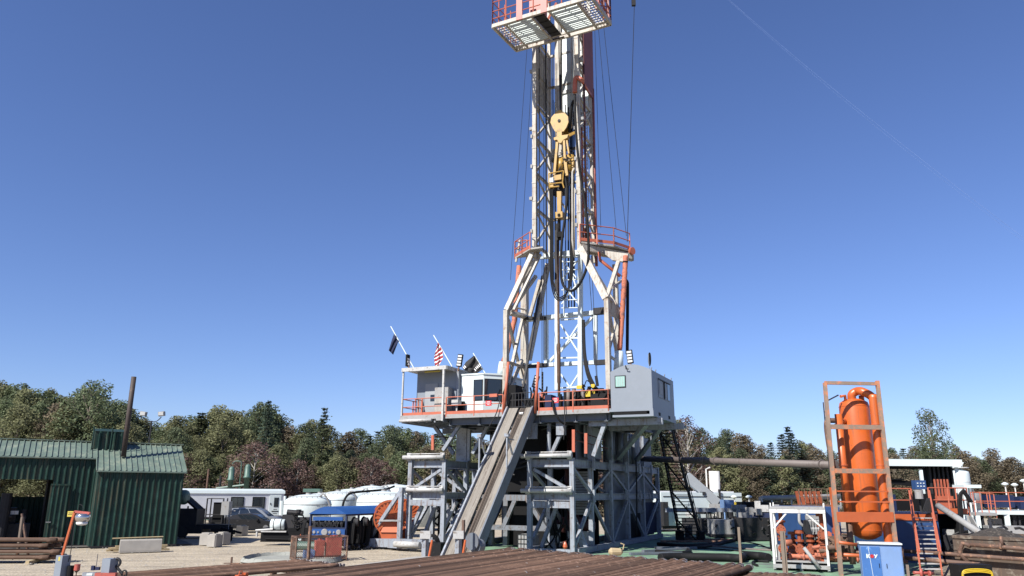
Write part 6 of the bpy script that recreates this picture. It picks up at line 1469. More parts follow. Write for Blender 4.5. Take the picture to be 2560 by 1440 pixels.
# small things past the pipe ends
q = pZ(1540, 1380, .9); m_ = M(); m_.tube_axis(q - V((.3, 0, 0)), V((1, .2, 0)), [(0, .08), (.1, .17), (.5, .15), (.6, .05)], 10); m_.tube([q + V((.3, 0, .1)), q + V((.35, 0, .3)), q + V((.2, 0, .35))], .03, 5); tag(m_.build('tool_bag', 'lumber'), 'tan bag standing behind the ends of the rack pipes', 'bag')
q = pZ(1413, 1366, .9); m_ = M(); m_.tube_axis(q - ZZ * .1, ZZ, [(0, .06), (.08, .11), (.2, .09), (.3, .04)], 8); tag(m_.build('orange_rag', 'orange'), 'small orange rag hanging behind the pipe ends', 'rag')
# ================= YARD, RIGHT =================
# long flow line from rig to separator
m_ = M(); a, b = pU(1606, 1147, 1.0), pY(2092, 1163, 38.5); 
m_.tube([a, lerp(a, b, .5), b], .2, 14)
fl_ = tag(m_.build('flow_line', 'flowline', smooth=True), 'long brown pipe spanning from the rig to the orange vessel', 'pipe')
dl_ = (b - a).normalized()
for x, y in ((1790, 1152), (2055, 1161), (1762, 1151.5)):
    t_ = min((i / 400 for i in range(401)), key=lambda s: abs((lambda p: ((p - CC).dot(rt) / (p - CC).dot(fw)) * F + 1280)(lerp(a, b, s)) - x))
    c = lerp(a, b, t_); M().tube_axis(c - dl_ * .05, dl_, [(0, .26), (.07, .26)], 16).build('pipe_flange', 'flowline', fl_)
# white container unit behind the stairs
q = horiz(pZ(1668, 1336, 0)); q = V((pY(1655, 1300, 70).x, 70, 0)); cx_ = AZ(70); cn = V((cx_.y, -cx_.x, 0))
wc = thing('white_container', 'white box unit with doors behind the black stairs', 'container', q)
z1 = pY(1700, 1231, 70).z
def CU(a, b, z, q=q): return q + cx_ * a + cn * b + ZZ * z
m_ = M(); m_.box(CU(4.2, -1.8, (.5 + z1) / 2), 8.4, 3.6, z1 - .5, cx_, cn); m_.build('body', 'cleanwhite', wc)
m_ = M(); m_.box(CU(1.9, .03, (.7 + z1 - .8) / 2), 1.6, .06, z1 - 1.5, cx_, cn); d_ = m_.build('door', 'cleanwhite', wc); M().box(CU(2.5, .08, 1.9), .08, .05, .5, cx_, cn).build('handle', 'black', d_)
m_ = M(); m_.box(CU(4.3, .02, z1 - .35), 8.2, .04, .06, cx_, cn); m_.box(CU(6, .03, z1 - .9), .45, .05, .5, cx_, cn); m_.box(CU(.1, .3, 1.5), .5, .5, 2.0, cx_, cn); m_.build('vent', 'darksteel', wc)
m_ = M(); m_.box(CU(4.2, -1.8, .35), 8.2, 3.4, .25, cx_, cn); m_.build('skid', 'darksteel', wc)
# white truck and grey crane boom
q2 = V((pY(1765, 1300, 78).x, 78, 0)); bt = thing('boom_truck', 'grey truck with its lifting boom raised behind the black stairs', 'truck', q2)
z2 = pY(1765, 1232, 78).z
m_ = M(); m_.box(q2 + V((-1.2, 1, z2 / 2 + .3)), 8.0, 2.4, z2 - .3); m_.build('body', 'trailer', bt)
m_ = M(); m_.beam(pY(1715, 1190, 72), pY(1792, 1258, 72), .85, .8); m_.build('boom', 'flatgrey', bt)
m_ = M(); c = pY(1788, 1262, 72); m_.box(c - ZZ * .5, 1.3, .9, 1.2); m_.tube([horiz(c), c], .35, 12); m_.build('boom_pivot', 'deckgrey', bt)
m_ = M(); m_.box(pY(1800, 1255, 72), .15, .3, 2.2); m_.box(pY(1757, 1234, 71.5), .5, .1, .3); m_.build('boom_bracket', 'darksteel', bt)
m_ = M(); m_.tube([pY(1700, 1165, 72), pY(1800, 1245, 72)], .03, 4); tag(m_.build('boom_cable', 'cable'), 'thin cable running along the grey boom', 'cable')
# white vertical stack
q3 = V((pY(1792, 1300, 95).x, 95, 0)); m_ = M(); m_.tube_axis(q3, ZZ, [(0, .62), (pY(1792, 1178, 95).z, .62)], 18); ws = tag(m_.build('white_stack', 'white', smooth=True), 'white vertical cylinder standing before the trees', 'stack')
m_ = M(); e = q3 + V((-.95, 0, 0)); m_.tube([e, e + ZZ * (pY(1792, 1175, 95).z + .1), e + V((.5, 0, pY(1792, 1175, 95).z + .3))], .09, 6); m_.build('side_pipe', 'white', ws)
# steel basket rack of tubes (dark) in the middle
q4 = horiz(pZ(1770, 1332, 0)); rk4 = thing('tubing_rack', 'dark steel rack with pale tubes standing between stairs and yard', 'rack', q4)
m_ = M(); n = 6
ax4 = (horiz(pZ(1880, 1322, 0)) - q4).normalized(); L4 = 4.6; b4 = V((-ax4.y, ax4.x, 0)); hz_ = pY(1800, 1272, q4.y).z
for k in range(n + 1):
    e = q4 + ax4 * (L4 * k / n); m_.beam(e, e + ZZ * hz_, .1)
for z in (.25, hz_ - .1): m_.beam(q4 + ZZ * z, q4 + ax4 * L4 + ZZ * z, .14, .25); m_.beam(q4 + b4 * 1.6 + ZZ * z, q4 + b4 * 1.6 + ax4 * L4 + ZZ * z, .14, .25)
m_.build('frame', 'darksteel', rk4)
m_ = M()
for k in range(7): e = q4 + ax4 * (1.0 + .5 * k) + b4 * .5; m_.beam(e + ZZ * .4, e + ZZ * (hz_ - .3), .1)
m_.build('upright_tube', 'roller', rk4)
m_ = M(); r = random.Random(2); m_.box(q4 + b4 * .8 + ax4 * .5 + ZZ * (hz_ - .2), 1.3, 1.2, .5, ax4, b4); m_.box(q4 + b4 * .8 + ax4 * 3.1 + ZZ * (.7), 3.0, 1.0, .9, ax4, b4)
m_.build('machinery', 'black', rk4)
m_ = M(); m_.box(q4 + ax4 * .7 - b4 * .1 + ZZ * (hz_ + .0), .9, .3, .16, ax4, b4); m_.box(q4 + ax4 * 1.1 - b4 * .1 + ZZ * (hz_ - .3), .5, .2, .3, ax4, b4); m_.build('white_fitting', 'roller', rk4)
# grey post and tank rack, rusty post
q5 = horiz(pZ(1853, 1412, 0)); m_ = M(); m_.beam(q5, q5 + ZZ * pY(1846, 1318, q5.y).z, .16, .12); tag(m_.build('rusty_post', 'rustwood'), 'rusty square post beyond the right end of the wide pipe rack', 'post')
q6 = horiz(pZ(1850, 1345, 0)); zt6 = pY(1850, 1262, q6.y).z; t6 = thing('grey_pipe_stand', 'grey pipe stand rising behind the rusty square post', 'stand', q6)
m_ = M(); m_.beam(q6, q6 + ZZ * zt6, .34, .3); m_.beam(q6 + V((-.5, 0, zt6 - .15)), q6 + V((.6, 0, zt6 - .15)), .3, .3); m_.beam(q6 + V((-.5, 0, 1.4)), q6 + V((-.05, 0, 1.0)), .1); m_.build('column', 'deckgrey', t6)
m_ = M(); m_.beam(q6 + V((-5.5, .5, zt6 - .45)), q6 + V((5, .5, zt6 - .35)), .2, .3); m_.build('cross_beam', 'riggrey', t6)
m_ = M()
for x in (1.0, 1.6, 3.2): m_.tube([q6 + V((x, .6, 0)), q6 + V((x, .6, zt6 - .4))], .22, 12)
m_.build('cylinder', 'roller', t6, True)
# hoses over the liner
def ghose(pts, r_, lab, m='rubber', z=.0):
    P_ = [pZ(x, y, r_ + z) for x, y in pts]; h = M(); h.tube(smoothpath(P_, 8), r_, 8); tag(h.build('ground_hose', m, smooth=True), lab, 'hose')
ghose([(1650, 1394), (1700, 1392), (1760, 1393), (1820, 1394), (1852, 1396), (1862, 1390), (1900, 1390), (1922, 1394)], .2, 'thick black suction hose lying across the green liner', z=.02)
ghose([(1922, 1404), (1890, 1403), (1882, 1408), (1893, 1414)], .07, 'thin hose end looping at the pipe rack corner')
ghose([(1640, 1378), (1690, 1382), (1725, 1378), (1715, 1370), (1750, 1368), (1800, 1360), (1835, 1348)], .1, 'black hose snaking from the rig foot over the liner')
ghose([(1645, 1360), (1700, 1364), (1760, 1362), (1830, 1352), (1880, 1333)], .12, 'black hose lying beside the stair foot')
ghose([(1690, 1372), (1780, 1366), (1860, 1372), (1930, 1376)], .06, 'pale thin hose crossing the liner', 'flowline')
ghose([(1780, 1338), (1820, 1330), (1845, 1322)], .16, 'dark pipe section behind the stair foot')
# shadowy machine with round valve
q7 = horiz(pZ(1895, 1340, 0)); mc7 = thing('valve_machine', 'black machine with a pale round valve left of the white frame', 'machine', q7)
m_ = M(); m_.box(q7 + V((.7, 1.2, 1.3)), 3.4, 1.6, 2.6); m_.build('body', 'black', mc7)
m_ = M(); m_.tube_axis(q7 + V((-.1, -.1, 1.3)), V((0, -1, 0)), [(0, .45), (.2, .45), (.25, .2), (.4, .2)], 18); m_.box(q7 + V((-.1, -.1, .5)), .5, .3, .5); m_.build('round_valve', 'deckgrey', mc7, True)
m_ = M(); m_.tube_axis(q7 + V((-1.4, -.1, 1.1)), V((0, -1, 0)), [(0, .3), (.3, .3)], 14); m_.tube([q7 + V((-1.5, 0, 1.1)), q7 + V((-.9, 0, 1.1))], .14, 8); m_.build('orange_valve', 'orange', mc7, True)
m_ = M()
for k in range(3): m_.tube(smoothpath([q7 + V((-.8 + .1 * k, -.2, .6)), q7 + V((-1 + .1 * k, -.3, 1.5)), q7 + V((-.5, -.3, 2.0 + .1 * k)), q7 + V((.2, -.3, 1.8))]), .07, 6)
m_.build('hoses', 'rubber', mc7, True)
# tank trucks / grey manifold beyond
Yb = 75
def band(name, lab, cat, x0, x1, y0, y1, Y_, m, dep=2.5, grp=None):
    a, b = pY(x0, y1, Y_), pY(x1, y0, Y_); mm = M(); mm.box(V(((a.x + b.x) / 2, Y_ + dep / 2, (a.z + b.z) / 2)), b.x - a.x, dep, b.z - a.z); return mm
t8 = thing('pipe_trailer', 'long dark trailer topped by pale pipes beyond the white frame', 'trailer', V((pY(1960, 1300, 70).x, 70, 0)))
m_ = M(); a, b = pY(1905, 1245, 70), pY(2100, 1240, 70)
for k in range(3): m_.tube([a + V((0, k * .4, -.05 * k)), b + V((0, k * .4, -.05 * k))], .2, 10)
m_.build('pale_pipe', 'deckgrey', t8, True)
m_ = M(); 
for k in range(9): e = lerp(a, b, k / 8); m_.beam(e - ZZ * 1.0, e, .12)
m_.beam(a - ZZ * .9, b - ZZ * .9, .3, .3); m_.build('support', 'roller', t8)
band('x', '', '', 1890, 2090, 1268, 1330, 71, '').build('chassis', 'deepblue', t8)
for i, (x0, x1, y0, y1, mm, lab, nm, ct) in enumerate(((1905, 1955, 1268, 1290, 'deckgrey', 'rounded grey tank end behind the white frame', 'grey_tank', 'tank'), (1813, 1835, 1250, 1275, 'fadedblue', 'pale blue box beyond the boom truck', 'blue_box', 'box'), (1831, 1862, 1256, 1266, 'brightyellow', 'yellow loader body far behind the liner', 'yellow_loader', 'loader'), (1860, 1895, 1267, 1278, 'brightyellow', 'yellow beam far behind the grey pipe stand', 'yellow_beam', 'beam'), (1865, 1892, 1282, 1312, 'brightyellow', 'yellow gear in the shade behind the pipe stand', 'yellow_machine', 'machine'))):
    m_ = band('x', '', '', x0, x1, y0, y1, 66 + i * 2, mm, 1.6); a, b = pY(x0, y0, 66 + i * 2), pY(x1, y0, 66 + i * 2); m_.beam(V((a.x + .1, a.y + .8, 0)), V((a.x + .1, a.y + .8, a.z - .1)), .1); m_.beam(V((b.x - .1, b.y + .8, 0)), V((b.x - .1, b.y + .8, b.z - .1)), .1); tag(m_.build(nm, mm), lab, ct)
# heat lamps / twin lamp posts beyond
for px, ty, lab in ((1835, 1240, 'left small yard lamp beyond the liner'), (1872, 1240, 'right small yard lamp beyond the liner'), (2512, 1208, 'left white yard lamp at the far right'), (2536, 1210, 'middle white yard lamp at the far right'), (2558, 1200, 'white yard lamp at the right edge')):
    Yl = 72; c = pY(px, ty, Yl); t = thing('yard_lamp', lab, 'lamp', horiz(c), 'yard lamps'); M().tube([horiz(c), c], .06, 6).build('post', 'white', t); M().tube_axis(c, ZZ, [(-.22, .1), (-.08, .32), (0, .22), (.08, .08)], 14).build('lamp_shade', 'cleanwhite', t, True)
# stair racks orange above the trailers
q = pY(2030, 1262, 52); orr = thing('orange_walkway', 'orange railed walkway left of the tall vessel', 'walkway', horiz(q))
a, b = pY(2000, 1262, 52), pY(2085, 1262, 52)
m_ = M(); m_.box(lerp(a, b, .5) - ZZ * .1 + V((0, .7, 0)), (b - a).length, 1.6, .2); m_.beam(horiz(a), a, .15); m_.beam(horiz(b), b, .15); m_.build('deck', 'rustbrown', orr)
rail('railing', orr, [a, b], h=1.0, m='rustbrown', step=.4, toe=False, r=.02)
m_ = M()
for k in range(6): e = lerp(a, b, .12 + .13 * k) + V((0, .8, 0)); m_.beam(e, e + ZZ * .85 + V((-.15, 0, 0)), .2, .08, V((0, 1, 0)))
m_.build('saddle_plate', 'dullorange', orr)

# ---- white frame choke manifold ----
q = horiz(pZ(1938, 1427, 0)); cm = thing('choke_manifold', 'orange valves and pipes inside an open white frame', 'manifold', q)
ax8 = AZ(112); by8 = AZ(22); WD, DPt = 2.25, 1.9; zt8 = pY(1925, 1277, q.y).z
def CM(a, b, z): return q + ax8 * a + by8 * b + ZZ * z
m_ = M()
for a in (0, WD):
    for b in (0, DPt): m_.beam(CM(a, b, .1), CM(a, b, zt8), .1)
m_.beam(CM(-.05, -.01, zt8), CM(WD + .05, -.01, zt8), .12, .16); m_.beam(CM(-.05, DPt, zt8), CM(WD + .05, DPt, zt8), .12, .16)
for a in (0, WD): m_.beam(CM(a, 0, zt8), CM(a, DPt, zt8), .12, .16); m_.beam(CM(a, 0, zt8), CM(a, 0, zt8 + .35), .05); m_.beam(CM(a, DPt, zt8), CM(a, DPt, zt8 + .35), .05)
m_.beam(CM(.06, .0, zt8 - .75), CM(.65, .0, zt8 - .1), .07); m_.beam(CM(WD - .06, .0, zt8 - .75), CM(WD - .75, .0, zt8 - .1), .07)
m_.build('frame', 'white', cm)
m_ = M(); m_.box(CM(WD / 2, DPt / 2, zt8 + .14), WD + .1, DPt + .1, .1, ax8, by8); m_.build('roof', 'deckgrey', cm)
m_ = M(); m_.box(CM(WD / 2, .0, .22), WD + .1, .15, .16, ax8, by8); m_.box(CM(WD / 2, DPt / 2, .42), WD + .1, DPt, .06, ax8, by8); m_.box(CM(WD / 2, DPt, .22), WD + .1, .15, .3, ax8, by8)
for a in (0, WD / 2, WD): m_.box(CM(a, DPt / 2, .2), .12, DPt, .3, ax8, by8)
m_.build('skid', 'deckgrey', cm)
def valve(c, up_=1.0, name='valve'):
    m_ = M(); m_.tube_axis(c, ZZ, [(-.5, .1), (-.45, .17), (-.38, .17), (-.36, .1), (-.12, .13), (.12, .13), (.3, .1), (.32, .2), (.4, .2), (.42, .09), (.75 * up_, .09), (.76 * up_, .22), (.92 * up_, .22)], 14)
    m_.tube_axis(c - by8 * .28 + ZZ * .0, -by8, [(-.25, .1), (0, .1), (.01, .21), (.09, .21)], 16)
    for k in range(8): t = k * .785; m_.tube_axis(c - by8 * .36 + ax8 * .15 * math.cos(t) + ZZ * .15 * math.sin(t), -by8, [(0, .022), (.04, .022)], 6)
    return m_.build(name, 'dullorange', cm)
for a, b, z, u_ in ((.38, .35, 1.75, 1.0), (.4, .35, .95, .6), (2.1, .45, 1.6, 1.0), (2.1, .45, .9, .6), (1.1, .9, .9, .9), (1.55, 1.1, .9, .7), (.8, 1.3, .9, .8), (1.95, 1.3, .9, .7)): valve(CM(a, b, z), u_)
m_ = M()
m_.tube([CM(.2, .5, .62), CM(2.6, .5, .58)], .1, 12); m_.tube([CM(.3, .95, .8), CM(2.9, .95, .8)], .1, 12); m_.tube([CM(.35, .2, 1.2), CM(.75, .4, 1.2)], .15, 12); m_.tube([CM(1.7, .3, .72), CM(4.3, .3, .55)], .09, 12); m_.tube([CM(2.2, .5, 1.1), CM(1.6, .5, 1.0)], .08, 10)
for a in (.6, 1.2, 1.45, 1.9, 2.5, 3.4): m_.tube_axis(CM(a, .5 if a < 2.6 else .3, .6), ax8, [(0, .16), (.08, .16)], 12)
m_.build('manifold_pipe', 'wrap', cm, True)
m_ = M(); m_.tube([CM(1.3, -.35, 1.05), CM(1.9, -.45, .2)], .08, 8); m_.build('loose_pipe', 'deckgrey', cm, True)
m_ = M(); r = random.Random(6)
for k in range(12): a = CM(r.uniform(.8, 2.0), 1.5, r.uniform(.9, 1.8)); b = CM(r.uniform(.8, 2.2), 1.3, r.uniform(.5, 1.4)); m_.tube(smoothpath([a, lerp(a, b, .5) - ZZ * .3, b], 4), .025, 5)
m_.build('control_lines', 'cable', cm)
M().box(CM(.18, .3, .75), .14, .12, .7, ax8, by8).build('pipe_stand', 'deckgrey', cm); M().box(CM(2.15, .3, .75), .14, .12, .7, ax8, by8).build('pipe_stand', 'deckgrey', cm)
q9 = horiz(pZ(1962, 1436, 0)) - V((0, .0, 0)); m_ = M(); m_.beam(q9, q9 + ZZ * pY(1958, 1328, q9.y).z, .1, .14); m_.beam(q9 + V((.1, 0, 0)), q9 + V((.1, 0, pY(1963, 1328, q9.y).z)), .05, .1); tag(m_.build('rusty_post', 'rustwood'), 'rusty channel post standing before the white framed manifold', 'post')
# blue tank with gauges behind the manifold
q = V((pY(2025, 1400, 43).x, 43, 0)); bt2 = thing('blue_tank', 'blue steel tank wall with hanging fittings behind the manifold', 'tank', q)
a, b = pY(2000, 1365, 43), pY(2098, 1268, 43); m_ = M(); m_.box(V(((a.x + b.x) / 2, 45, b.z / 2)), b.x - a.x, 4, b.z); m_.build('shell', 'blue', bt2)
a2 = pY(1920, 1365, 46); m_ = M(); m_.box(V(((a2.x + a.x) / 2 + .6, 47, .8)), a.x - a2.x - 1.2, 2, 1.3); m_.build('low_machine', 'black', bt2)  # low black machine body left of the blue shell
m_ = M(); a, b = pY(2014, 1293, 42.6), pY(2048, 1293, 42.6)
m_.beam(a, b, .15, .2); m_.beam(a - ZZ * .9, b - ZZ * .9, .12, .16)
for k in range(5): e = lerp(a, b, .1 + k * .2); m_.tube_axis(e - ZZ * 1.2, ZZ, [(0, .05), (.2, .1), (.3, .05), (.6, .1), (.7, .05), (1.0, .12), (1.1, .05)], 8)
m_.build('valve_row', 'deckgrey', bt2)
m_ = M()
for k in range(10): e = pY(2010 + k * .9, 1300, 42.4); m_.tube(smoothpath([e, e - ZZ * .8 + V((.03 * k - .1, 0, 0)), e - ZZ * 1.6 + V((.06 * k, 0, 0))], 4), .03, 5)
m_.build('hanging_lines', 'cable', bt2)
M().tube(smoothpath([pY(1998, 1285, 42.7), pY(1999, 1305, 42.6), pY(2008, 1315, 42.6)]), .08, 8).build('white_hose', 'deckgrey', bt2, True)

# ---- orange separator in its frame ----
SB0 = pZ(2103, 1440, 0); SY = SB0.y
sep = thing('mud_gas_separator', 'tall bright orange cylindrical vessel with side pipes', 'vessel', horiz(SB0) + V((1.3, 1.6, 0)))
def SY_(x, y, d=0): return pY(x, y, SY + d)
cyl = SY_(2165, 1350, 1.6); topc = SY_(2139, 990, 1.6); cx9 = (SY_(2160, 1225, 1.6)).x
vl = SY_(2118, 1200, 1.6).x; vr = SY_(2192, 1200, 1.6).x; RV = (vr - vl) / 2 * .98; xc = (vl + vr) / 2; C9 = V((xc, SY + 1.6, 0)); zb9, zt9 = SY_(2165, 1352, 1.6 - RV).z, SY_(2135, 996, 1.6).z
C9 = C9 + V((-.02, 0, 0))
pf = [(zb9, .1), (zb9 + .05, RV * .5), (zb9 + .2, RV * .88), (zb9 + .42, RV), (zt9 - .4, RV), (zt9 - .2, RV * .92), (zt9 - .06, RV * .6), (zt9, .1)]
M().tube_axis(C9, ZZ, pf, 40).build('shell', 'vesselorange', sep, True)
m_ = M()
for z in (zb9 + .42, zt9 - .4, lerp(V((0, 0, zb9)), V((0, 0, zt9)), .62).z): m_.tube_axis(C9 + ZZ * z, ZZ, [(0, RV + .008), (.02, RV + .008)], 40)
split(m_.build('weld_seam', 'vesselorange', sep))
gp = lambda x, y, d: SY_(x, y, 1.6 + d)
ztop_ = gp(2148, 977, -.1).z
rp_ = V((gp(2178, 1200, -.75).x, SY + .95, 0)); R2 = .19
rx = SY_(2203, 1180, .8).x; lx = SY_(2112, 1180, .8).x
m_ = M(); m_.tube(smoothpath([C9 + V((-.1, -.1, zt9 - .1)), C9 + V((-.1, -.15, zt9 + .16)), C9 + V((.1, -.25, zt9 + .3)), V((rx - .35, SY + 1.0, zt9 + .24)), V((rx - .02, SY + .85, zt9 - .02)), V((rx, SY + .8, zt9 - .4)), V((rx, SY + .8, zb9 + 1.0)), V((rx, SY + .8, .3))], 6), R2, 14); m_.build('riser_pipe', 'vesselorange', sep, True)
m_ = M(); zl_ = SY_(2105, 1035, .8).z; m_.tube([V((lx, SY + .9, zl_)), V((lx, SY + .9, zb9 + .9))], R2 * .85, 14); m_.tube([V((lx, SY + .95, zl_ - .3)), V((lx + .5, SY + 1.4, zl_ - .3))], .13, 10); m_.build('riser_pipe', 'vesselorange', sep, True)
m_ = M(); m_.tube([V((lx, SY + .9, zb9 + .9)), V((lx, SY + .9, .4))], .13, 10); m_.build('dark_pipe', 'rustbrown', sep, True)
m_ = M()
for x in (lx, rx): m_.tube_axis(V((x, SY + (.9 if x == lx else .8), zb9 + .85)), ZZ, [(0, .28), (.07, .28), (.08, .2), (.12, .28), (.19, .28)], 16)
split(m_.build('pipe_flange', 'orange', sep, True))
m_ = M()
for z0, z1 in ((zb9 + 1.6, zb9 + 2.2), (zb9 + 3.2, zb9 + 3.8), (zb9 + 5.0, zb9 + 5.6)):
    for x, yy in ((lx, .9), (rx, .8)): m_.tube_axis(V((x, SY + yy, z0)), ZZ, [(0, R2 + .015), (.05, R2 + .015)], 14)
split(m_.build('pipe_band', 'orange', sep))
m_ = M(); lxx = lx - .38
for s in (0, .32): m_.beam(V((lxx, SY + 1.2 + s, .6)), V((lxx, SY + 1.2 + s, zt9 - .2)), .05)
for k in range(24): z = .8 + k * .27; m_.beam(V((lxx, SY + 1.2, z)), V((lxx, SY + 1.52, z)), .03)
m_.beam(V((lxx, SY + 1.2, zt9 - .2)), V((lxx + .6, SY + 1.2, zt9 + .1)), .06); m_.build('ladder', 'darksteel', sep)
m_ = M(); m_.tube([C9 + V((.35, -.1, zt9 - .1)), C9 + V((.35, -.1, zt9 + .12))], .12, 10); m_.tube([C9 + V((-.45, -.2, zt9 - .2)), C9 + V((-.45, -.2, zt9 + .1)), C9 + V((-.7, -.3, zt9 + .05))], .07, 8); m_.build('top_fitting', 'orange', sep, True)
m_ = M(); inz = SY_(2080, 1052, 1.6).z; m_.tube(smoothpath([V((lx + .3, SY + 1.5, inz)), V((lx - .2, SY + 1.5, inz)), V((lx - .3, SY + 1.5, inz - .05)), V((lx - .34, SY + 1.5, inz - .4)), V((lx - .3, SY + 1.5, inz - 1.2)), V((lx - .2, SY + 1.5, 3.4 + (1225 - 1163) / 1995 * SY))]), .12, 10); m_.build('inlet_pipe', 'rustbrown', sep, True)
# lower flow piping
m_ = M(); r = random.Random(14)
for k in range(12):
    z = r.uniform(.4, 1.3); a = V((r.uniform(lx - 1.3, rx), SY + r.uniform(.2, 1.8), z)); d = V((r.uniform(.6, 1.8), r.uniform(-.3, .3), 0)); m_.tube([a, a + d], r.uniform(.06, .12), 10); m_.tube_axis(a + d * .5, d.normalized(), [(0, .17), (.06, .17)], 12)
    if k % 2: m_.tube([a + d, a + d + ZZ * r.uniform(-.5, .6)], .08, 8)
m_.build('floor_piping', 'rustbrown', sep, True)
m_ = M(); m_.tube([V((lx - 1.0, SY + .2, .85)), V((rx - .6, SY + .2, .75))], .08, 10); m_.tube([V((lx - .9, SY + .0, 1.35)), V((lx - .1, SY + .1, 1.25))], .07, 10); m_.build('orange_piping', 'orange', sep, True)
# frame around it (rusty)
sf = thing('separator_frame', 'rusty four rung steel frame standing around the orange vessel', 'frame', horiz(SB0))
Lb, Lt = atz(SB0, 0), SY_(2062, 957, .3); Rb, Rt = V((pY(2246, 1420, SY + .3).x, SY + .3, 0)), SY_(2193, 952, .5)
def on(a, b, z): return lerp(a, b, (z - a.z) / (b.z - a.z))
for a, b in ((Lb, Lt), (Rb, Rt)): M().beam(a, b, .15, .14, V((0, 1, 0))).build('leg', 'rustframe', sf)
for a, b in ((Lb, Lt), (Rb, Rt)): M().beam(a + V((0, 2.6, 0)), b + V((0, 2.3, 0)), .12, .12, V((0, 1, 0))).build('rear_leg', 'rustframe', sf) if False else None
for y, hgt, mt_ in ((957, .15, 'rustframe'), (1067, .2, 'rustframe'), (1177, .2, 'rustframe')):
    zl = SY_(2070, y, .3).z; M().beam(on(Lb, Lt, zl), on(Rb, Rt, zl), .12, hgt).build('rung', mt_, sf)
zl = SY_(2110, 1292, .3).z; M().beam(on(Lb, Lt, zl) + V((0, -.05, 0)), on(Rb, Rt, zl) + V((0, -.05, 0)), .1, .42).build('orange_plate', 'orange', sf)
for y in (1228, 1254): zl = SY_(2110, y, .3).z; M().beam(on(Lb, Lt, zl), on(Rb, Rt, zl), .05, .06).build('guard_bar', 'orange', sf)
m_ = M(); m_.beam(V((Lb.x + .15, SY + .5, 1.0)), V((Lb.x + .1, SY + .5, zl + .6)), .1, .14, V((0, 1, 0))); m_.build('orange_upright', 'orange', sf)

# ---- blue cabinet in front ----
q = horiz(pZ(2158, 1447, 0)); q = V((pY(2158, 1440, SY - 4.5).x, SY - 4.5, 0)); Yc = q.y
zl_c = pY(2153, 1357, Yc).z; cax, cay = AZ(108), AZ(18)
_d = _ray(2257, 1400); _t = (q - CC).dot(cay) / _d.dot(cay); wc_ = (CC + _d * _t - q).dot(cax)
def QC(v): return q + cax * v.x + cay * v.y + ZZ * v.z
def cbox(v, sx, sy, sz): return M().box(QC(v), sx, sy, sz, cax, cay)
bc = thing('blue_cabinet', 'worn blue two door cabinet with white and red lettering', 'cabinet', q)
cbox(V((wc_ / 2, .35, zl_c / 2 - .03)), wc_, .7, zl_c - .06).build('body', 'fadedblue', bc)
d1 = cbox(V((wc_ * .24, -.012, zl_c / 2 - .05)), wc_ * .46, .02, zl_c - .16).build('left_door', 'doorblue', bc)
d2 = cbox(V((wc_ * .74, -.012, zl_c / 2 - .05)), wc_ * .48, .02, zl_c - .16).build('right_door', 'fadedblue', bc)
cbox(V((wc_ / 2, .33, zl_c - .01)), wc_ + .06, .8, .05).build('top', 'cleanwhite', bc)
for dx, dr_ in ((.42, d1), (.6, d2)): M().beam(QC(V((wc_ * dx, -.04, zl_c - .85))), QC(V((wc_ * dx, -.04, zl_c - .7))), .02, .02).build('handle', 'black', dr_)
lt = M(); lx0, lz = wc_ * .14, zl_c - .52; hh = .13
def seg(a, b, w_=.034): lt.beam(QC(V((lx0 + a[0], -.03, lz + a[1]))), QC(V((lx0 + b[0], -.03, lz + b[1]))), .012, w_)
seg((0, -.01), (0, hh + .01), .04); seg((.02, hh / 2), (.09, hh)); seg((.02, hh / 2), (.09, 0))
seg((.25, hh), (.29, hh * .45)); seg((.35, hh), (.27, 0))
lt.build('lettering', 'cleanwhite', d1)
rg = M(); nn = 20
for k in range(nn):
    a, b = 6.2832 * k / nn, 6.2832 * (k + 1) / nn; rg.beam(QC(V((lx0 + .17 + .045 * math.cos(a), -.034, lz + hh / 2 + .045 * math.sin(a)))), QC(V((lx0 + .17 + .045 * math.cos(b), -.034, lz + hh / 2 + .045 * math.sin(b)))), .012, .04)
rg.tube_axis(QC(V((lx0 + .18, -.028, lz + hh / 2))), -cay, [(0, .055), (.012, .055)], 20); rg.build('letter_ring', 'signred', d1)
M().beam(QC(V((wc_ * .19, -.028, zl_c - .12))), QC(V((wc_ * .25, -.028, .3))), .012, .012).build('scratch_line', 'cleanwhite', d1)

# ---- blue mud tanks with orange stair, shaker house ----
q = V((pY(2240, 1400, 41).x, 41, 0)); mt = thing('mud_tank', 'large dark blue mud tank with an orange top edge', 'tank', q)
xL, xR = pY(2215, 1300, 41).x, pY(2420, 1300, 41).x; zT = pY(2300, 1285, 41).z; xM = pY(2345, 1300, 41).x
m_ = M(); m_.box(V(((xL + xM) / 2, 43, zT / 2)), xM - xL, 4, zT); m_.build('shell', 'blue', mt)
m_ = M(); m_.box(V(((xL + xR) / 2, 42.3, zT + .03)), xR - xL + .2, 2.6, .1); m_.build('walkway', 'deepblue', mt)
m_ = M(); m_.box(V(((xL + xM) / 2, 40.97, zT - .16)), xM - xL - .1, .05, .3); m_.box(V(((xM + xR) / 2, 40.95, zT + .16)), xR - xM, .05, .26); m_.build('orange_edge', 'orange', mt)
m_ = M(); m_.box(V((xR - .3, 43, zT / 2)), .3, 3.5, zT); m_.box(V(((xM + xR) / 2, 45, zT / 2)), xR - xM, .2, zT); m_.build('support', 'black', mt)
M().box(V(((xL + xR) / 2 - .9, 44.2, zT + .5)), xR - xL - 3.0, 1.6, .9).build('upper_tank', 'deepblue', mt)
rail('railing', mt, [V((xL, 40.95, zT + .05)), V((pY(2285, 1300, 41).x, 40.95, zT + .05))], h=1.2, toe=False, step=1.4)
rail('railing', mt, [V((pY(2328, 1300, 41).x, 40.95, zT + .05)), V((xR + .1, 40.95, zT + .05)), V((xR + .1, 43, zT + .05))], h=1.25, toe=False, step=1.1)
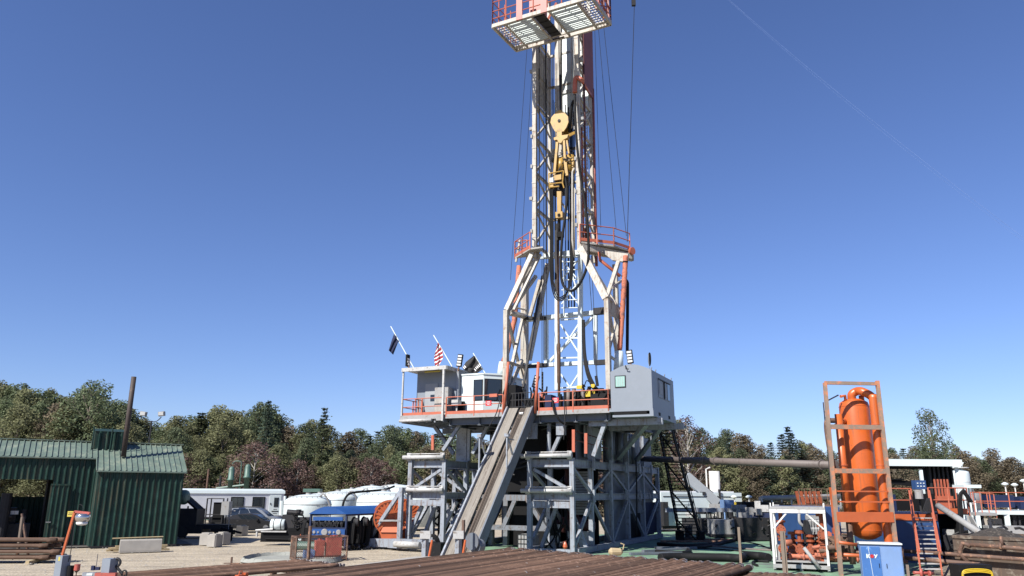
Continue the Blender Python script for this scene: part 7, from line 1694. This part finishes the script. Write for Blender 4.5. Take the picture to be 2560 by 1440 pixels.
st_ = thing('tank_stairs', 'orange railed stairs with pale treads up to the blue tank', 'stairs', horiz(pZ(2330, 1440, 0)))
A0, A1 = pY(2304, 1432, 36.5), pY(2275, 1232, 39.6); B0, B1 = pY(2356, 1436, 36.5), pY(2326, 1232, 39.6)
zs = zT
a0_, a1_, b0_, b1_ = V((pY(2303, 1440, 34.4).x, 34.4, .1)), V((pY(2280, 1290, 40.8).x, 40.8, zs)), V((pY(2356, 1440, 34.4).x, 34.4, .1)), V((pY(2331, 1290, 40.8).x, 40.8, zs))
for a, b in ((a0_, a1_), (b0_, b1_)): M().beam(a, b, .06, .22).build('stringer', 'railorange', st_)
m_ = M(); n = 13
for k in range(1, n): m_.box(lerp(lerp(a0_, a1_, k / n), lerp(b0_, b1_, k / n), .5), (b0_ - a0_).length, .3, .04)
m_.build('tread', 'roller', st_)
m_ = M()
for a, b in ((a0_, a1_), (b0_, b1_)):
    m_.beam(a + ZZ * .9 + V((0, -.1, 0)), b + ZZ * 1.15, .07, .07)
    for k in range(4): e = lerp(a, b, k / 3); m_.beam(e, e + ZZ * (.9 + .08 * k), .05)
m_.build('handrail', 'railorange', st_)
# control box on the stair head
m_ = M(); c = pY(2297, 1212, 41.5); m_.box(c, .55, .4, .45); t_ = tag(m_.build('control_box', 'blue'), 'blue control box with pale buttons above the orange stairs', 'control box'); t_
m_ = M()
for i in range(3):
    for j in range(2): m_.box(c + V((-.16 + .16 * i, -.21, .08 - .15 * j)), .07, .02, .05)
m_.build('button', 'cleanwhite', t_)
M().beam(V((c.x, 41.6, zT)), V((c.x, 41.6, c.z)), .08).build('stand', 'darksteel', t_)
m_ = M(); c2 = pY(2297, 1232, 41.4); m_.tube([c2 + V((0, 0, .15)), c2 - V((0, 0, .3))], .2, 12); m_.box(c2 + V((0, .1, .25)), .3, .3, .3); tag(m_.build('agitator_motor', 'deckgrey'), 'grey motor hanging below the blue control box', 'motor')
m_ = M()
for k in range(8): m_.tube([pY(2318, 1245, 40.7) + V((.03 * k, 0, 0)), pY(2305, 1284, 40.7) + V((.09 * k, 0, 0))], .025, 5)
tag(m_.build('cable_bundle', 'cable'), 'grey cables hanging at the head of the orange stairs', 'cable')
# canopy
Yk = 50; kp = thing('shaker_canopy', 'open sided shelter with a long white roof edge right of the vessel', 'shelter', V((pY(2350, 1300, Yk).x, Yk, 0)))
xa, xb = pY(2150, 1160, Yk).x, pY(2392, 1160, Yk).x; zk = pY(2300, 1158, Yk).z
M().box(V(((xa + xb) / 2, Yk + 2.5, zk + .1)), xb - xa, 5.4, .12).build('roof', 'white', kp)
M().box(V(((xa + xb) / 2, Yk - .3, zk + .02)), xb - xa + .3, .12, .42).build('fascia', 'cleanwhite', kp)
M().prism([V((xb - .35, Yk - .38, zk + .2)), V((xb + .25, Yk - .38, zk + .05)), V((xb + .0, Yk - .38, zk - .25)), V((xb - .5, Yk - .38, zk - .25))], V((0, .3, 0))).build('gusset', 'cleanwhite', kp)
m_ = M(); xc_ = pY(2380, 1225, Yk).x
for k in range(6): m_.box(V((xc_ - 1.0 + k * .28, Yk + .6, (zT + zk) / 2)), .12, .3, zk - zT - .1)
m_.box(V((xc_ - .3, Yk + .9, (zT + zk) / 2)), 1.8, .1, zk - zT - .1); m_.build('curtain', 'darksteel', kp)
m_ = M(); m_.beam(V((xc_ + .45, Yk, 0)), V((xc_ + .45, Yk, zk - .2)), .3, .2); m_.beam(V((xa + 2.8, Yk + 4, 0)), V((xa + 2.8, Yk + 4, zk)), .2); m_.beam(V((xc_ - 2.3, Yk + 4, 0)), V((xc_ - 2.3, Yk + 4, zk)), .2); m_.build('column', 'cleanwhite', kp)
m_ = M()
for k in range(4): m_.beam(V((xa, Yk + .6 + k * 1.2, zk - .15)), V((xb, Yk + .6 + k * 1.2, zk - .15)), .12, .2)
m_.tube([V((xa + .5, Yk + .3, zk - .6)), V((xc_ - 3.5, Yk + .3, zk - .6))], .07, 8); m_.tube([V((xa + .5, Yk + .3, zk - 1.0)), V((xc_ - 2.8, Yk + .3, zk - 1.0))], .05, 8)
m_.beam(V((xa, Yk + .5, zk - .9)), V((xc_ - 2, Yk + .5, zk - 1.3)), .2, .3); m_.build('ceiling_joist', 'black', kp)
m_ = M(); r = random.Random(10); m_.box(V(((xa + xc_) / 2 - .5, Yk - 2, zT + .35)), 4, 2, .6); m_.box(V((xc_ - 2.8, Yk - 2.5, zT + .5)), 1.5, 1.2, 1.0); tag(m_.build('shale_shaker', 'black'), 'dark shaking machine in the shade of the white roofed shelter', 'machine')
# orange panels on the walkway
m_ = M(); c = pY(2362, 1255, 41.6); m_.box(c, .85, .2, .6); 
for k in range(5): m_.box(c + V((-.35 + .17 * k, .1, .7)), .05, .1, .9)
tag(m_.build('slatted_barrier', 'railorange'), 'orange slatted barrier on the blue tank walkway', 'barrier')
# white poly tanks
for px, hw, ty, Yp, lab in ((2327, 22, 1168, 62, 'white upright tank seen under the white roof'), (2403, 23, 1172, 58, 'white upright tank right of the shelter curtain')):
    c = V((pY(px, 1225, Yp).x, Yp, 0)); zt = pY(px, ty, Yp).z; R_ = hw / 1995 * Yp; t = thing('poly_tank', lab, 'tank', c)
    pf = [(.5, R_), (zt - .35, R_), (zt - .2, R_ * .93), (zt - .02, R_ * .3), (zt + .12, R_ * .28), (zt + .14, .05)]
    M().tube_axis(c, ZZ, pf, 28).build('shell', 'cleanwhite', t, True); m_ = M()
    for k in range(5): m_.tube_axis(c + ZZ * (1.2 + k * 1.0), ZZ, [(0, R_ + .012), (.05, R_ + .012)], 28)
    m_.build('band', 'white', t)
m_ = M(); a, b = pY(2395, 1216, 46), pY(2438, 1216, 46); m_.box(lerp(a, b, .5), (b - a).length, 1.2, .18); 
for e in (a + V((.3, 0, 0)), b - V((.15, 0, 0)), lerp(a, b, .6)): m_.beam(V((e.x, e.y, 0)), e, .08)
tag(m_.build('pale_platform', 'cleanwhite'), 'pale little platform on posts before the right white tank', 'platform')
# black looping hoses and sloping chute
hx_ = 40.5
m_ = M()
for k in range(3): m_.tube(smoothpath([pY(2402 + 2 * k, 1340, hx_), pY(2399 + 3 * k, 1290, hx_), pY(2396 + 3 * k, 1250 - 2 * k, hx_), pY(2404 + 2 * k, 1230 - 2 * k, hx_), pY(2414 + 2 * k, 1238, hx_), pY(2424 + 3 * k, 1255, hx_)], 6), .07, 8)
tag(m_.build('looping_hose', 'rubber', smooth=True), 'black hoses looping over the railing right of the stairs', 'hose')
m_ = M(); a, b = pY(2345, 1264, 40), pY(2458, 1338, 36.8); m_.tube([a, b], .15, 14); tag(m_.build('discharge_pipe', 'deckgrey', smooth=True), 'grey dusty discharge pipe sloping down to the cuttings bin', 'pipe')
# cuttings bin
cb0 = V((pY(2388, 1400, 36).x, 36, 0)); bn_ = thing('cuttings_bin', 'large stained steel bin heaped with dark cuttings', 'bin', cb0)
xr = pY(2660, 1400, 33).x; ztb = pY(2410, 1338, 36).z; ztr = ztb
bd = (V((xr, 33.2, 0)) - cb0).normalized(); bnn = V((bd.y, -bd.x, 0)); BLn = (V((xr, 33.2, 0)) - cb0).length
def BN(a, b, z): return cb0 + bd * a + bnn * b + ZZ * z
m_ = M(); m_.box(BN(BLn / 2, -.05, ztb / 2), BLn, .1, ztb, bd, bnn); m_.box(BN(BLn / 2, -4, ztb / 2), BLn, .1, ztb, bd, bnn); m_.box(BN(.05, -2, ztb / 2), .1, 3.9, ztb, bd, bnn)
m_.box(BN(BLn / 2, -.02, ztb - .06), BLn, .14, .14, bd, bnn); m_.box(BN(BLn / 2, .0, ztb - .6), BLn, .06, .08, bd, bnn); m_.build('wall', 'bin', bn_)
dm_ = M(); nx, ny = 26, 16; pkx = 1.2
r = random.Random(40)
for j in range(ny + 1):
    for i in range(nx + 1):
        a = BLn * i / nx; b = -.1 - 3.85 * j / ny; hgt = .6 * math.exp(-((a - pkx) / 1.1) ** 2 - ((b + 2.0) / 1.3) ** 2) + .2 * math.exp(-((a - 4.6) / 1.4) ** 2 - ((b + 2.4) / 1.2) ** 2) + r.uniform(-.04, .04)
        dm_.v.append(BN(a, b, ztb - .3 + hgt))
for j in range(ny):
    for i in range(nx): k = j * (nx + 1) + i; dm_.f.append((k, k + 1, k + nx + 2, k + nx + 1))
dt = dm_.build('drill_cuttings', 'dirt'); tag(dt, 'dark heap of drill cuttings filling the stained bin', 'cuttings pile')
m_ = M()
for z, a0, a1 in ((ztb - .45, .8, BLn), (ztb - .25, 3.2, BLn), (.75, -2.5, BLn)): m_.tube([BN(a0, .35, z + .1), BN(a1, .35, z)], .09, 10)
m_.tube([BN(.8, .35, ztb - .4), BN(.5, .35, ztb - .3), BN(.3, .35, ztb - .7), BN(.7, .35, .4)], .1, 10)
m_.tube([BN(4.6, .35, ztb - .3), BN(4.7, .35, .6)], .14, 10)
for a in (1.9, 4.4, 4.9, 7): m_.tube_axis(BN(a, .35, ztb - .36), bd, [(0, .16), (.1, .16)], 12)
m_.tube([BN(2.0, .35, ztb - .35), BN(2.0, .35, ztb + .05)], .07, 8)
bpw = thing('rusty_pipework', 'rusty pipes running along the stained bin', 'pipes', BN(2, .35, 0)); split(m_.build('pipe_run', 'rustbrown', bpw, True))
fs = bpy.data.curves.new('bin_lettering', 'FONT'); fs.body = 'A   45'; fs.size = .22; fs.extrude = .004; tmp = bpy.data.objects.new('tmp', fs); sc.collection.objects.link(tmp)
bpy.context.view_layer.update(); dg = bpy.context.evaluated_depsgraph_get(); me = bpy.data.meshes.new_from_object(tmp.evaluated_get(dg)); bpy.data.objects.remove(tmp)
to = bpy.data.objects.new('lettering', me); sc.collection.objects.link(to); me.materials.clear(); me.materials.append(MT['white']); to.parent = bn_
pp = BN(.45, .008, ztb - 1.22) - WL[bn_.name]; R3 = Matrix((bd, ZZ, bnn)).transposed().to_4x4(); R3.translation = pp; to.matrix_local = R3
# black tub with yellow hose
q = horiz(pZ(2440, 1450, 0)); q = V((pY(2440, 1440, 31).x, 31, 0)); zt = pY(2440, 1412, 31).z
tb_ = M(); tb_.box(q + V((0, .3, zt / 2)), 1.25, .7, zt); tag(tb_.build('black_tub', 'rubber'), 'black tub at the bottom right edge', 'tub')
m_ = M()
for k in range(3): m_.tube(smoothpath([q + V((-.58 + .03 * k, -.1, zt - .45)), q + V((-.5, -.12, zt - .2 - .05 * k)), q + V((0, -.13, zt - .14 - .05 * k)), q + V((.5, -.12, zt - .2 - .05 * k)), q + V((.58 - .03 * k, -.1, zt - .45))], 5), .024, 8)
tag(m_.build('yellow_hose', 'brightyellow', smooth=True), 'yellow hose coiled on the black tub', 'hose')
# pump unit with blue cover, far right
Yf = 52; q = V((pY(2480, 1300, Yf).x, Yf, 0)); pu_ = thing('pump_unit', 'pale pump skid with a rounded blue cover at far right', 'pump', q)
xa, xb = pY(2430, 1280, Yf).x, pY(2620, 1280, Yf).x; zd = pY(2480, 1281, Yf).z
M().box(V(((xa + xb) / 2, Yf + 1.5, zd)), xb - xa, 3.4, .25).build('deck', 'cleanwhite', pu_)
rail('railing', pu_, [V((xa, Yf - .1, zd + .1)), V((xb, Yf - .1, zd + .1))], h=1.15, toe=False, step=1.3)
m_ = M(); c = V(((pY(2485, 1280, Yf).x), Yf + 1.8, zd)); zz1 = pY(2485, 1237, Yf).z - zd
m_.prism([c + V((2.2 * math.cos(t), 0, zz1 * .55 + zz1 * .45 * math.sin(t))) for t in [math.pi * k / 10 for k in range(11)]] , V((0, 1.6, 0))); m_.build('cover', 'deepblue', pu_)
m_ = M(); m_.box(c + V((-1.0, -.6, .7)), 1.6, .8, 1.0); m_.tube_axis(c + V((-1, -1.0, .75)), V((0, -1, 0)), [(0, .42), (.1, .3)], 18); m_.build('pump_body', 'deckgrey', pu_, True)
m_ = M(); m_.box(c + V((1.0, -.6, .7)), 1.8, .9, .8); m_.box(c + V((3.2, -.4, .6)), 1.6, .9, .8); m_.build('engine', 'deepblue', pu_)
m_ = M(); r = random.Random(77)
for k in range(14): a = V((r.uniform(xa, xb), Yf + .2, 0)); m_.beam(a, a + V((r.uniform(-.5, .5), 0, zd - .2)), r.uniform(.08, .3), .1)
m_.box(V((xa + 4, Yf + 1.2, 1.2)), 2.6, 1.2, 1.9); split(m_.build('under_frame', 'darksteel', pu_))
m_ = M()
for x in (xa + .3, xa + 2.2, xa + 5.6): m_.beam(V((x, Yf, 0)), V((x, Yf, zd)), .35, .3)
m_.box(V((xa - 1.2, Yf + .3, 1.3)), 2.0, .8, 1.4); m_.build('leg', 'cleanwhite', pu_)
wk = thing('railed_steps', 'orange railed steps left of the far right pump', 'steps', V((pY(2425, 1300, 44).x, 44, 0)))
a, b = pY(2420, 1282, 44), pY(2472, 1287, 44); m_ = M(); m_.box(lerp(a, b, .5), (b - a).length, 1.5, .15); m_.beam(horiz(a), a, .15); m_.beam(horiz(b), b, .15); m_.beam(a, pY(2445, 1325, 43), .06, .3); m_.build('deck', 'deckgrey', wk)
rail('railing', wk, [a + V((0, -.7, 0)), b + V((0, -.7, 0))], h=1.1, toe=False, step=.35, r=.022)
# corner junk by the stairs foot
q = horiz(pZ(2290, 1446, 0)); q = V((pY(2285, 1436, 33).x, 33, 0)); m_ = M(); m_.tube([q + ZZ * .3, q + V((.9, .2, .25))], .06, 10); m_.tube([q + V((.3, 0, .1)), q + V((.3, 0, .45))], .06, 10); m_.tube_axis(q + V((.6, 0, .27)), V((1, 0, 0)), [(0, .11), (.06, .11)], 12); tag(m_.build('red_valve', 'redpaint', smooth=True), 'dull red valve assembly at the foot of the orange stairs', 'valve')
q = horiz(pZ(2268, 1440, 0)); q = V((pY(2270, 1430, 31.5).x, 31.5, 0)); m_ = M(); m_.beam(q, q + ZZ * pY(2262, 1412, 31.5).z, .2, .1); tag(m_.build('timber_post', 'rustwood'), 'grey timber stub right of the blue cabinet', 'post')
m_ = M(); a, b = pY(2230, 1392, 37), pY(2450, 1412, 34); m_.tube([a, b], .1, 10); tag(m_.build('ground_pipe', 'rustbrown', smooth=True), 'reddish pipe running past the stair foot to the bin', 'pipe')

# ---- more yard gear between the rig and the vessel ----
r = random.Random(91)
def gear(name, label, cat, px, py, Yg, wd, dp, ht, col, dark='darksteel', pipes=5, rot=None):
    "a skid with a housing, small boxes and pipework on it"
    q_ = horiz(pY(px, py, Yg)); a_ = AZ(rot if rot is not None else 90 + r.uniform(-15, 25)); b_2 = V((-a_.y, a_.x, 0)); t = thing(name, label, cat, q_)
    M().box(q_ + ZZ * .18, wd * 1.1, dp * 1.1, .2, a_, b_2).build('skid', 'darksteel', t)
    k = M(); k.box(q_ + ZZ * (.28 + ht * .35), wd, dp, ht * .7, a_, b_2); k.build('housing', col, t)
    k = M()
    for i in range(3): k.box(q_ + a_ * r.uniform(-.4, .4) * wd + b_2 * r.uniform(-.2, .2) * dp + ZZ * (.28 + ht * r.uniform(.7, .95)), wd * r.uniform(.12, .3), dp * .4, ht * r.uniform(.15, .3), a_, b_2)
    split(k.build('top_box', dark, t))
    k = M()
    for i in range(pipes):
        p_ = q_ + a_ * r.uniform(-.5, .5) * wd - b_2 * (dp * .52) + ZZ * r.uniform(.3, ht * .9); e_ = p_ + a_ * r.uniform(-.6, .6) - b_2 * r.uniform(0, .25) + ZZ * r.uniform(-.25, .3)
        k.tube([p_, lerp(p_, e_, .5) + ZZ * .08, e_], r.uniform(.03, .07), 6)
    k.build('pipework', 'rustbrown' if r.random() < .5 else 'darksteel', t); return t
gear('pump_skid', 'dark pump skid behind the rusty square post', 'pump', 1882, 1300, 58, 2.2, 1.4, 1.9, 'darksteel', 'deckgrey', 8)
gear('power_unit', 'dark blue power unit with pale pipes beyond the white frame', 'power unit', 1935, 1300, 60, 2.8, 1.6, 2.3, 'deepblue', 'roller', 9)
gear('mixing_skid', 'black mixing skid right of the dark blue power unit', 'mixer', 1985, 1300, 57, 2.2, 1.6, 2.0, 'black', 'deckgrey', 8)
gear('fuel_tank', 'grey fuel tank skid beyond the stair foot', 'tank', 1815, 1320, 62, 2.4, 1.4, 1.5, 'deckgrey', 'darksteel', 5)
gear('small_generator', 'small dark generator behind the black stairs', 'generator', 1740, 1330, 66, 2.0, 1.2, 1.4, 'darksteel', 'roller', 6)
gear('manifold_skid', 'rusty manifold skid behind the vessel frame', 'manifold', 2085, 1330, 42.5, 1.6, 1.0, 1.3, 'rustbrown', 'railorange', 9)
gear('dark_pump', 'dark pump beneath the blue tank walkway', 'pump', 2378, 1330, 42, 1.5, 1.2, 1.5, 'darksteel', 'roller', 9)
gear('grey_pump', 'grey pump with pipes below the far right deck', 'pump', 2515, 1330, 50.5, 2.2, 1.2, 1.7, 'deckgrey', 'darksteel', 9)
gear('black_tank', 'black tank skid below the pale platform', 'tank', 2435, 1330, 48, 2.0, 1.4, 1.6, 'black', 'roller', 7)
for i, (px, py, col, lb) in enumerate(((1880, 1352, 'blue', 'blue drum left of the white frame'), (1893, 1350, 'darksteel', 'black drum left of the white frame'), (1722, 1346, 'darksteel', 'dark drum between the feet of the black stairs'))):
    q_ = horiz(pZ(px, py, 0)); k = M(); k.tube_axis(q_, ZZ, [(0, .28), (.02, .3), (.28, .29), (.3, .305), (.32, .29), (.58, .29), (.6, .305), (.62, .29), (.88, .3), (.9, .28)], 18); tag(k.build('steel_drum', col), lb, 'drum')
# rig mats and planks by the tower foot
for i, (px, py, L_g, ang, lb) in enumerate(((1640, 1388, 3.2, 70, 'dark plank lying nearest the right tower foot'), (1665, 1380, 3.4, 60, 'dark plank lying across the others at the tower foot'), (1690, 1374, 2.6, 82, 'short dark plank by the tower foot'), (1730, 1358, 4.2, 95, 'long dark timber before the white box unit'), (1770, 1352, 4.0, 92, 'long dark timber right of the stair foot'))):
    q_ = horiz(pZ(px, py, 0)); a_ = AZ(ang); k = M(); k.beam(q_ - a_ * L_g / 2 + ZZ * .1, q_ + a_ * L_g / 2 + ZZ * (.1 + .04 * (i % 2)), .25, .12); tag(k.build('timber_plank', 'darkshadegrey' if i < 3 else 'rustbrown'), lb, 'plank')
ghose([(1655, 1369), (1690, 1366), (1740, 1371), (1790, 1373), (1850, 1378), (1900, 1382)], .045, 'thin black hose crossing the liner before the white frame')
ghose([(1800, 1345), (1850, 1352), (1895, 1361), (1925, 1372)], .05, 'black cable running from the grey pipe stand to the white frame')
# ================= FOREGROUND, BOTTOM LEFT =================
Yn = 17.0
def NP(x, y, d=0): return pY(x, y, Yn + d)
fp = thing('equipment_trailer', 'grey trailer headboard with posts and a chain hook at the bottom left', 'trailer', horiz(NP(215, 1440)))
a = NP(160, 1388); m_ = M(); m_.beam(V((a.x - .0, Yn, .2)), V((a.x, Yn, a.z)), .2, .2); m_.build('post', 'housegrey', fp)
b = NP(277, 1396); m_ = M(); m_.beam(V((b.x, Yn, .2)), V((b.x, Yn, b.z)), .2, .24); m_.build('post', 'housegrey', fp)
c0, c1 = NP(205, 1438), NP(262, 1432); m_ = M(); m_.box(V(((c0.x + b.x) / 2, Yn + .05, c1.z - .35)), b.x - c0.x, .1, .7); m_.build('headboard', 'riggrey', fp)
m_ = M(); m_.box(V((b.x + .02, Yn - .15, b.z - .42)), .42, .1, .3); m_.build('red_plate', 'redpaint', fp)
m_ = M(); m_.box(V((a.x + 1.0, Yn + .35, .5)), 2.6, 1.0, .5); m_.build('bed', 'darksteel', fp)
for x_ in (-.2, 1.9): M().tube_axis(V((a.x + x_, Yn + .2, .4)), V((0, 1, 0)), [(0, .4), (.3, .4)], 20).build('wheel', 'tyre', fp)
h0 = b + V((.12, 0, -.08)); m_ = M()
m_.tube([h0 + V((.09 * math.cos(t), 0, .08 * math.sin(t))) for t in [math.pi * 1.9 * k / 14 + 1.9 for k in range(15)]], .028, 8)
m_.tube([h0 + V((.02, 0, -.08)), h0 + V((.16, 0, -.22))], .03, 8); m_.tube([h0 + V((.2 + .05 * math.cos(t), 0, -.22 + .07 * math.sin(t))) for t in [6.283 * k / 12 for k in range(13)]], .018, 6)
m_.build('chain_hook', 'darksteel', fp)
m_ = M(); m_.tube([h0 + V((.2, 0, -.25)), h0 + V((.75, 0, -.62))], .016, 6); m_.build('tie_cable', 'black', fp)
m_ = M(); e = NP(178, 1414); m_.tube([V((e.x, Yn, .4)), e], .065, 12); m_.build('exhaust_stub', 'black', fp)
e = NP(193, 1418); m_ = M(); m_.tube([V((e.x - .01, Yn, .8)), e - ZZ * .08], .012, 6); m_.tube([e - ZZ * .1, e - ZZ * .06], [.02, .06], 10); bs = m_.build('beacon_stem', 'rustbrown', fp)
M().tube([e - ZZ * .06, e + ZZ * .06], .058, 12).build('beacon_lens', 'redpaint', bs)
e = NP(240, 1420); m_ = M(); m_.box(e + V((-.06, 0, .0)), .06, .06, .09); m_.box(e + V((.04, 0, -.01)), .08, .06, .06); m_.tube([e, e + ZZ * .28], .006, 5); m_.build('wireless_unit', 'navy', fp)
M().box(V((NP(224, 1437).x, Yn - .006, NP(224, 1436).z)), .12, .006, .045).build('maker_plate', 'cleanwhite', fp)
wl_ = thing('work_lamp', 'bell shaped work lamp hung from a slanted orange pole', 'lamp', NP(157, 1388))
p0, p1 = NP(156, 1388), NP(187, 1279)
m_ = M(); m_.beam(p0, p1, .04, .05, V((0, 1, 0))); m_.build('pole', 'orange', wl_)
m_ = M(); m_.beam(p1, NP(225, 1283), .05, .045); m_.build('arm', 'redpaint', wl_)
lc = NP(208, 1284); hs = M().tube_axis(lc, -ZZ, [(0, .12), (.05, .15), (.12, .14), (.17, .11)], 18).build('lamp_body', 'chrome', wl_, True)
M().tube_axis(lc - ZZ * .17, -ZZ, [(0, .11), (.04, .11), (.06, .08), (.07, .02)], 18).build('lamp_lens', 'lightface', hs, True)
m_ = M(); m_.tube([lc + V((.16 * math.cos(t), 0, -.05 + .08 * math.sin(t))) for t in [math.pi * k / 8 - .6 for k in range(9)]], .008, 5); m_.build('lamp_yoke', 'roller', hs)
m_ = M(); m_.tube(smoothpath([NP(195, 1282), NP(198, 1262), NP(207, 1266), NP(208, 1282)], 5), .006, 5); m_.tube(smoothpath([lc + V((-.13, 0, -.02)), NP(188, 1300), NP(180, 1360), NP(172, 1400), NP(163, 1412)], 5), .008, 5); m_.build('lamp_cable', 'cable', wl_)
m_ = M(); s_ = NP(176, 1285); m_.box(s_ + V((0, .03, 0)), .15, .015, .11); sg = m_.build('tag_plate', 'signyellow', wl_)
m_ = M(); m_.box(s_ + V((0, .018, .025)), .11, .006, .012); m_.box(s_ + V((0, .018, -.01)), .12, .006, .01); m_.build('tag_lettering', 'rustbrown', sg)
M().box(NP(156, 1396) + V((0, -.103, 0)), .05, .004, .08).build('label', 'signyellow', fp)
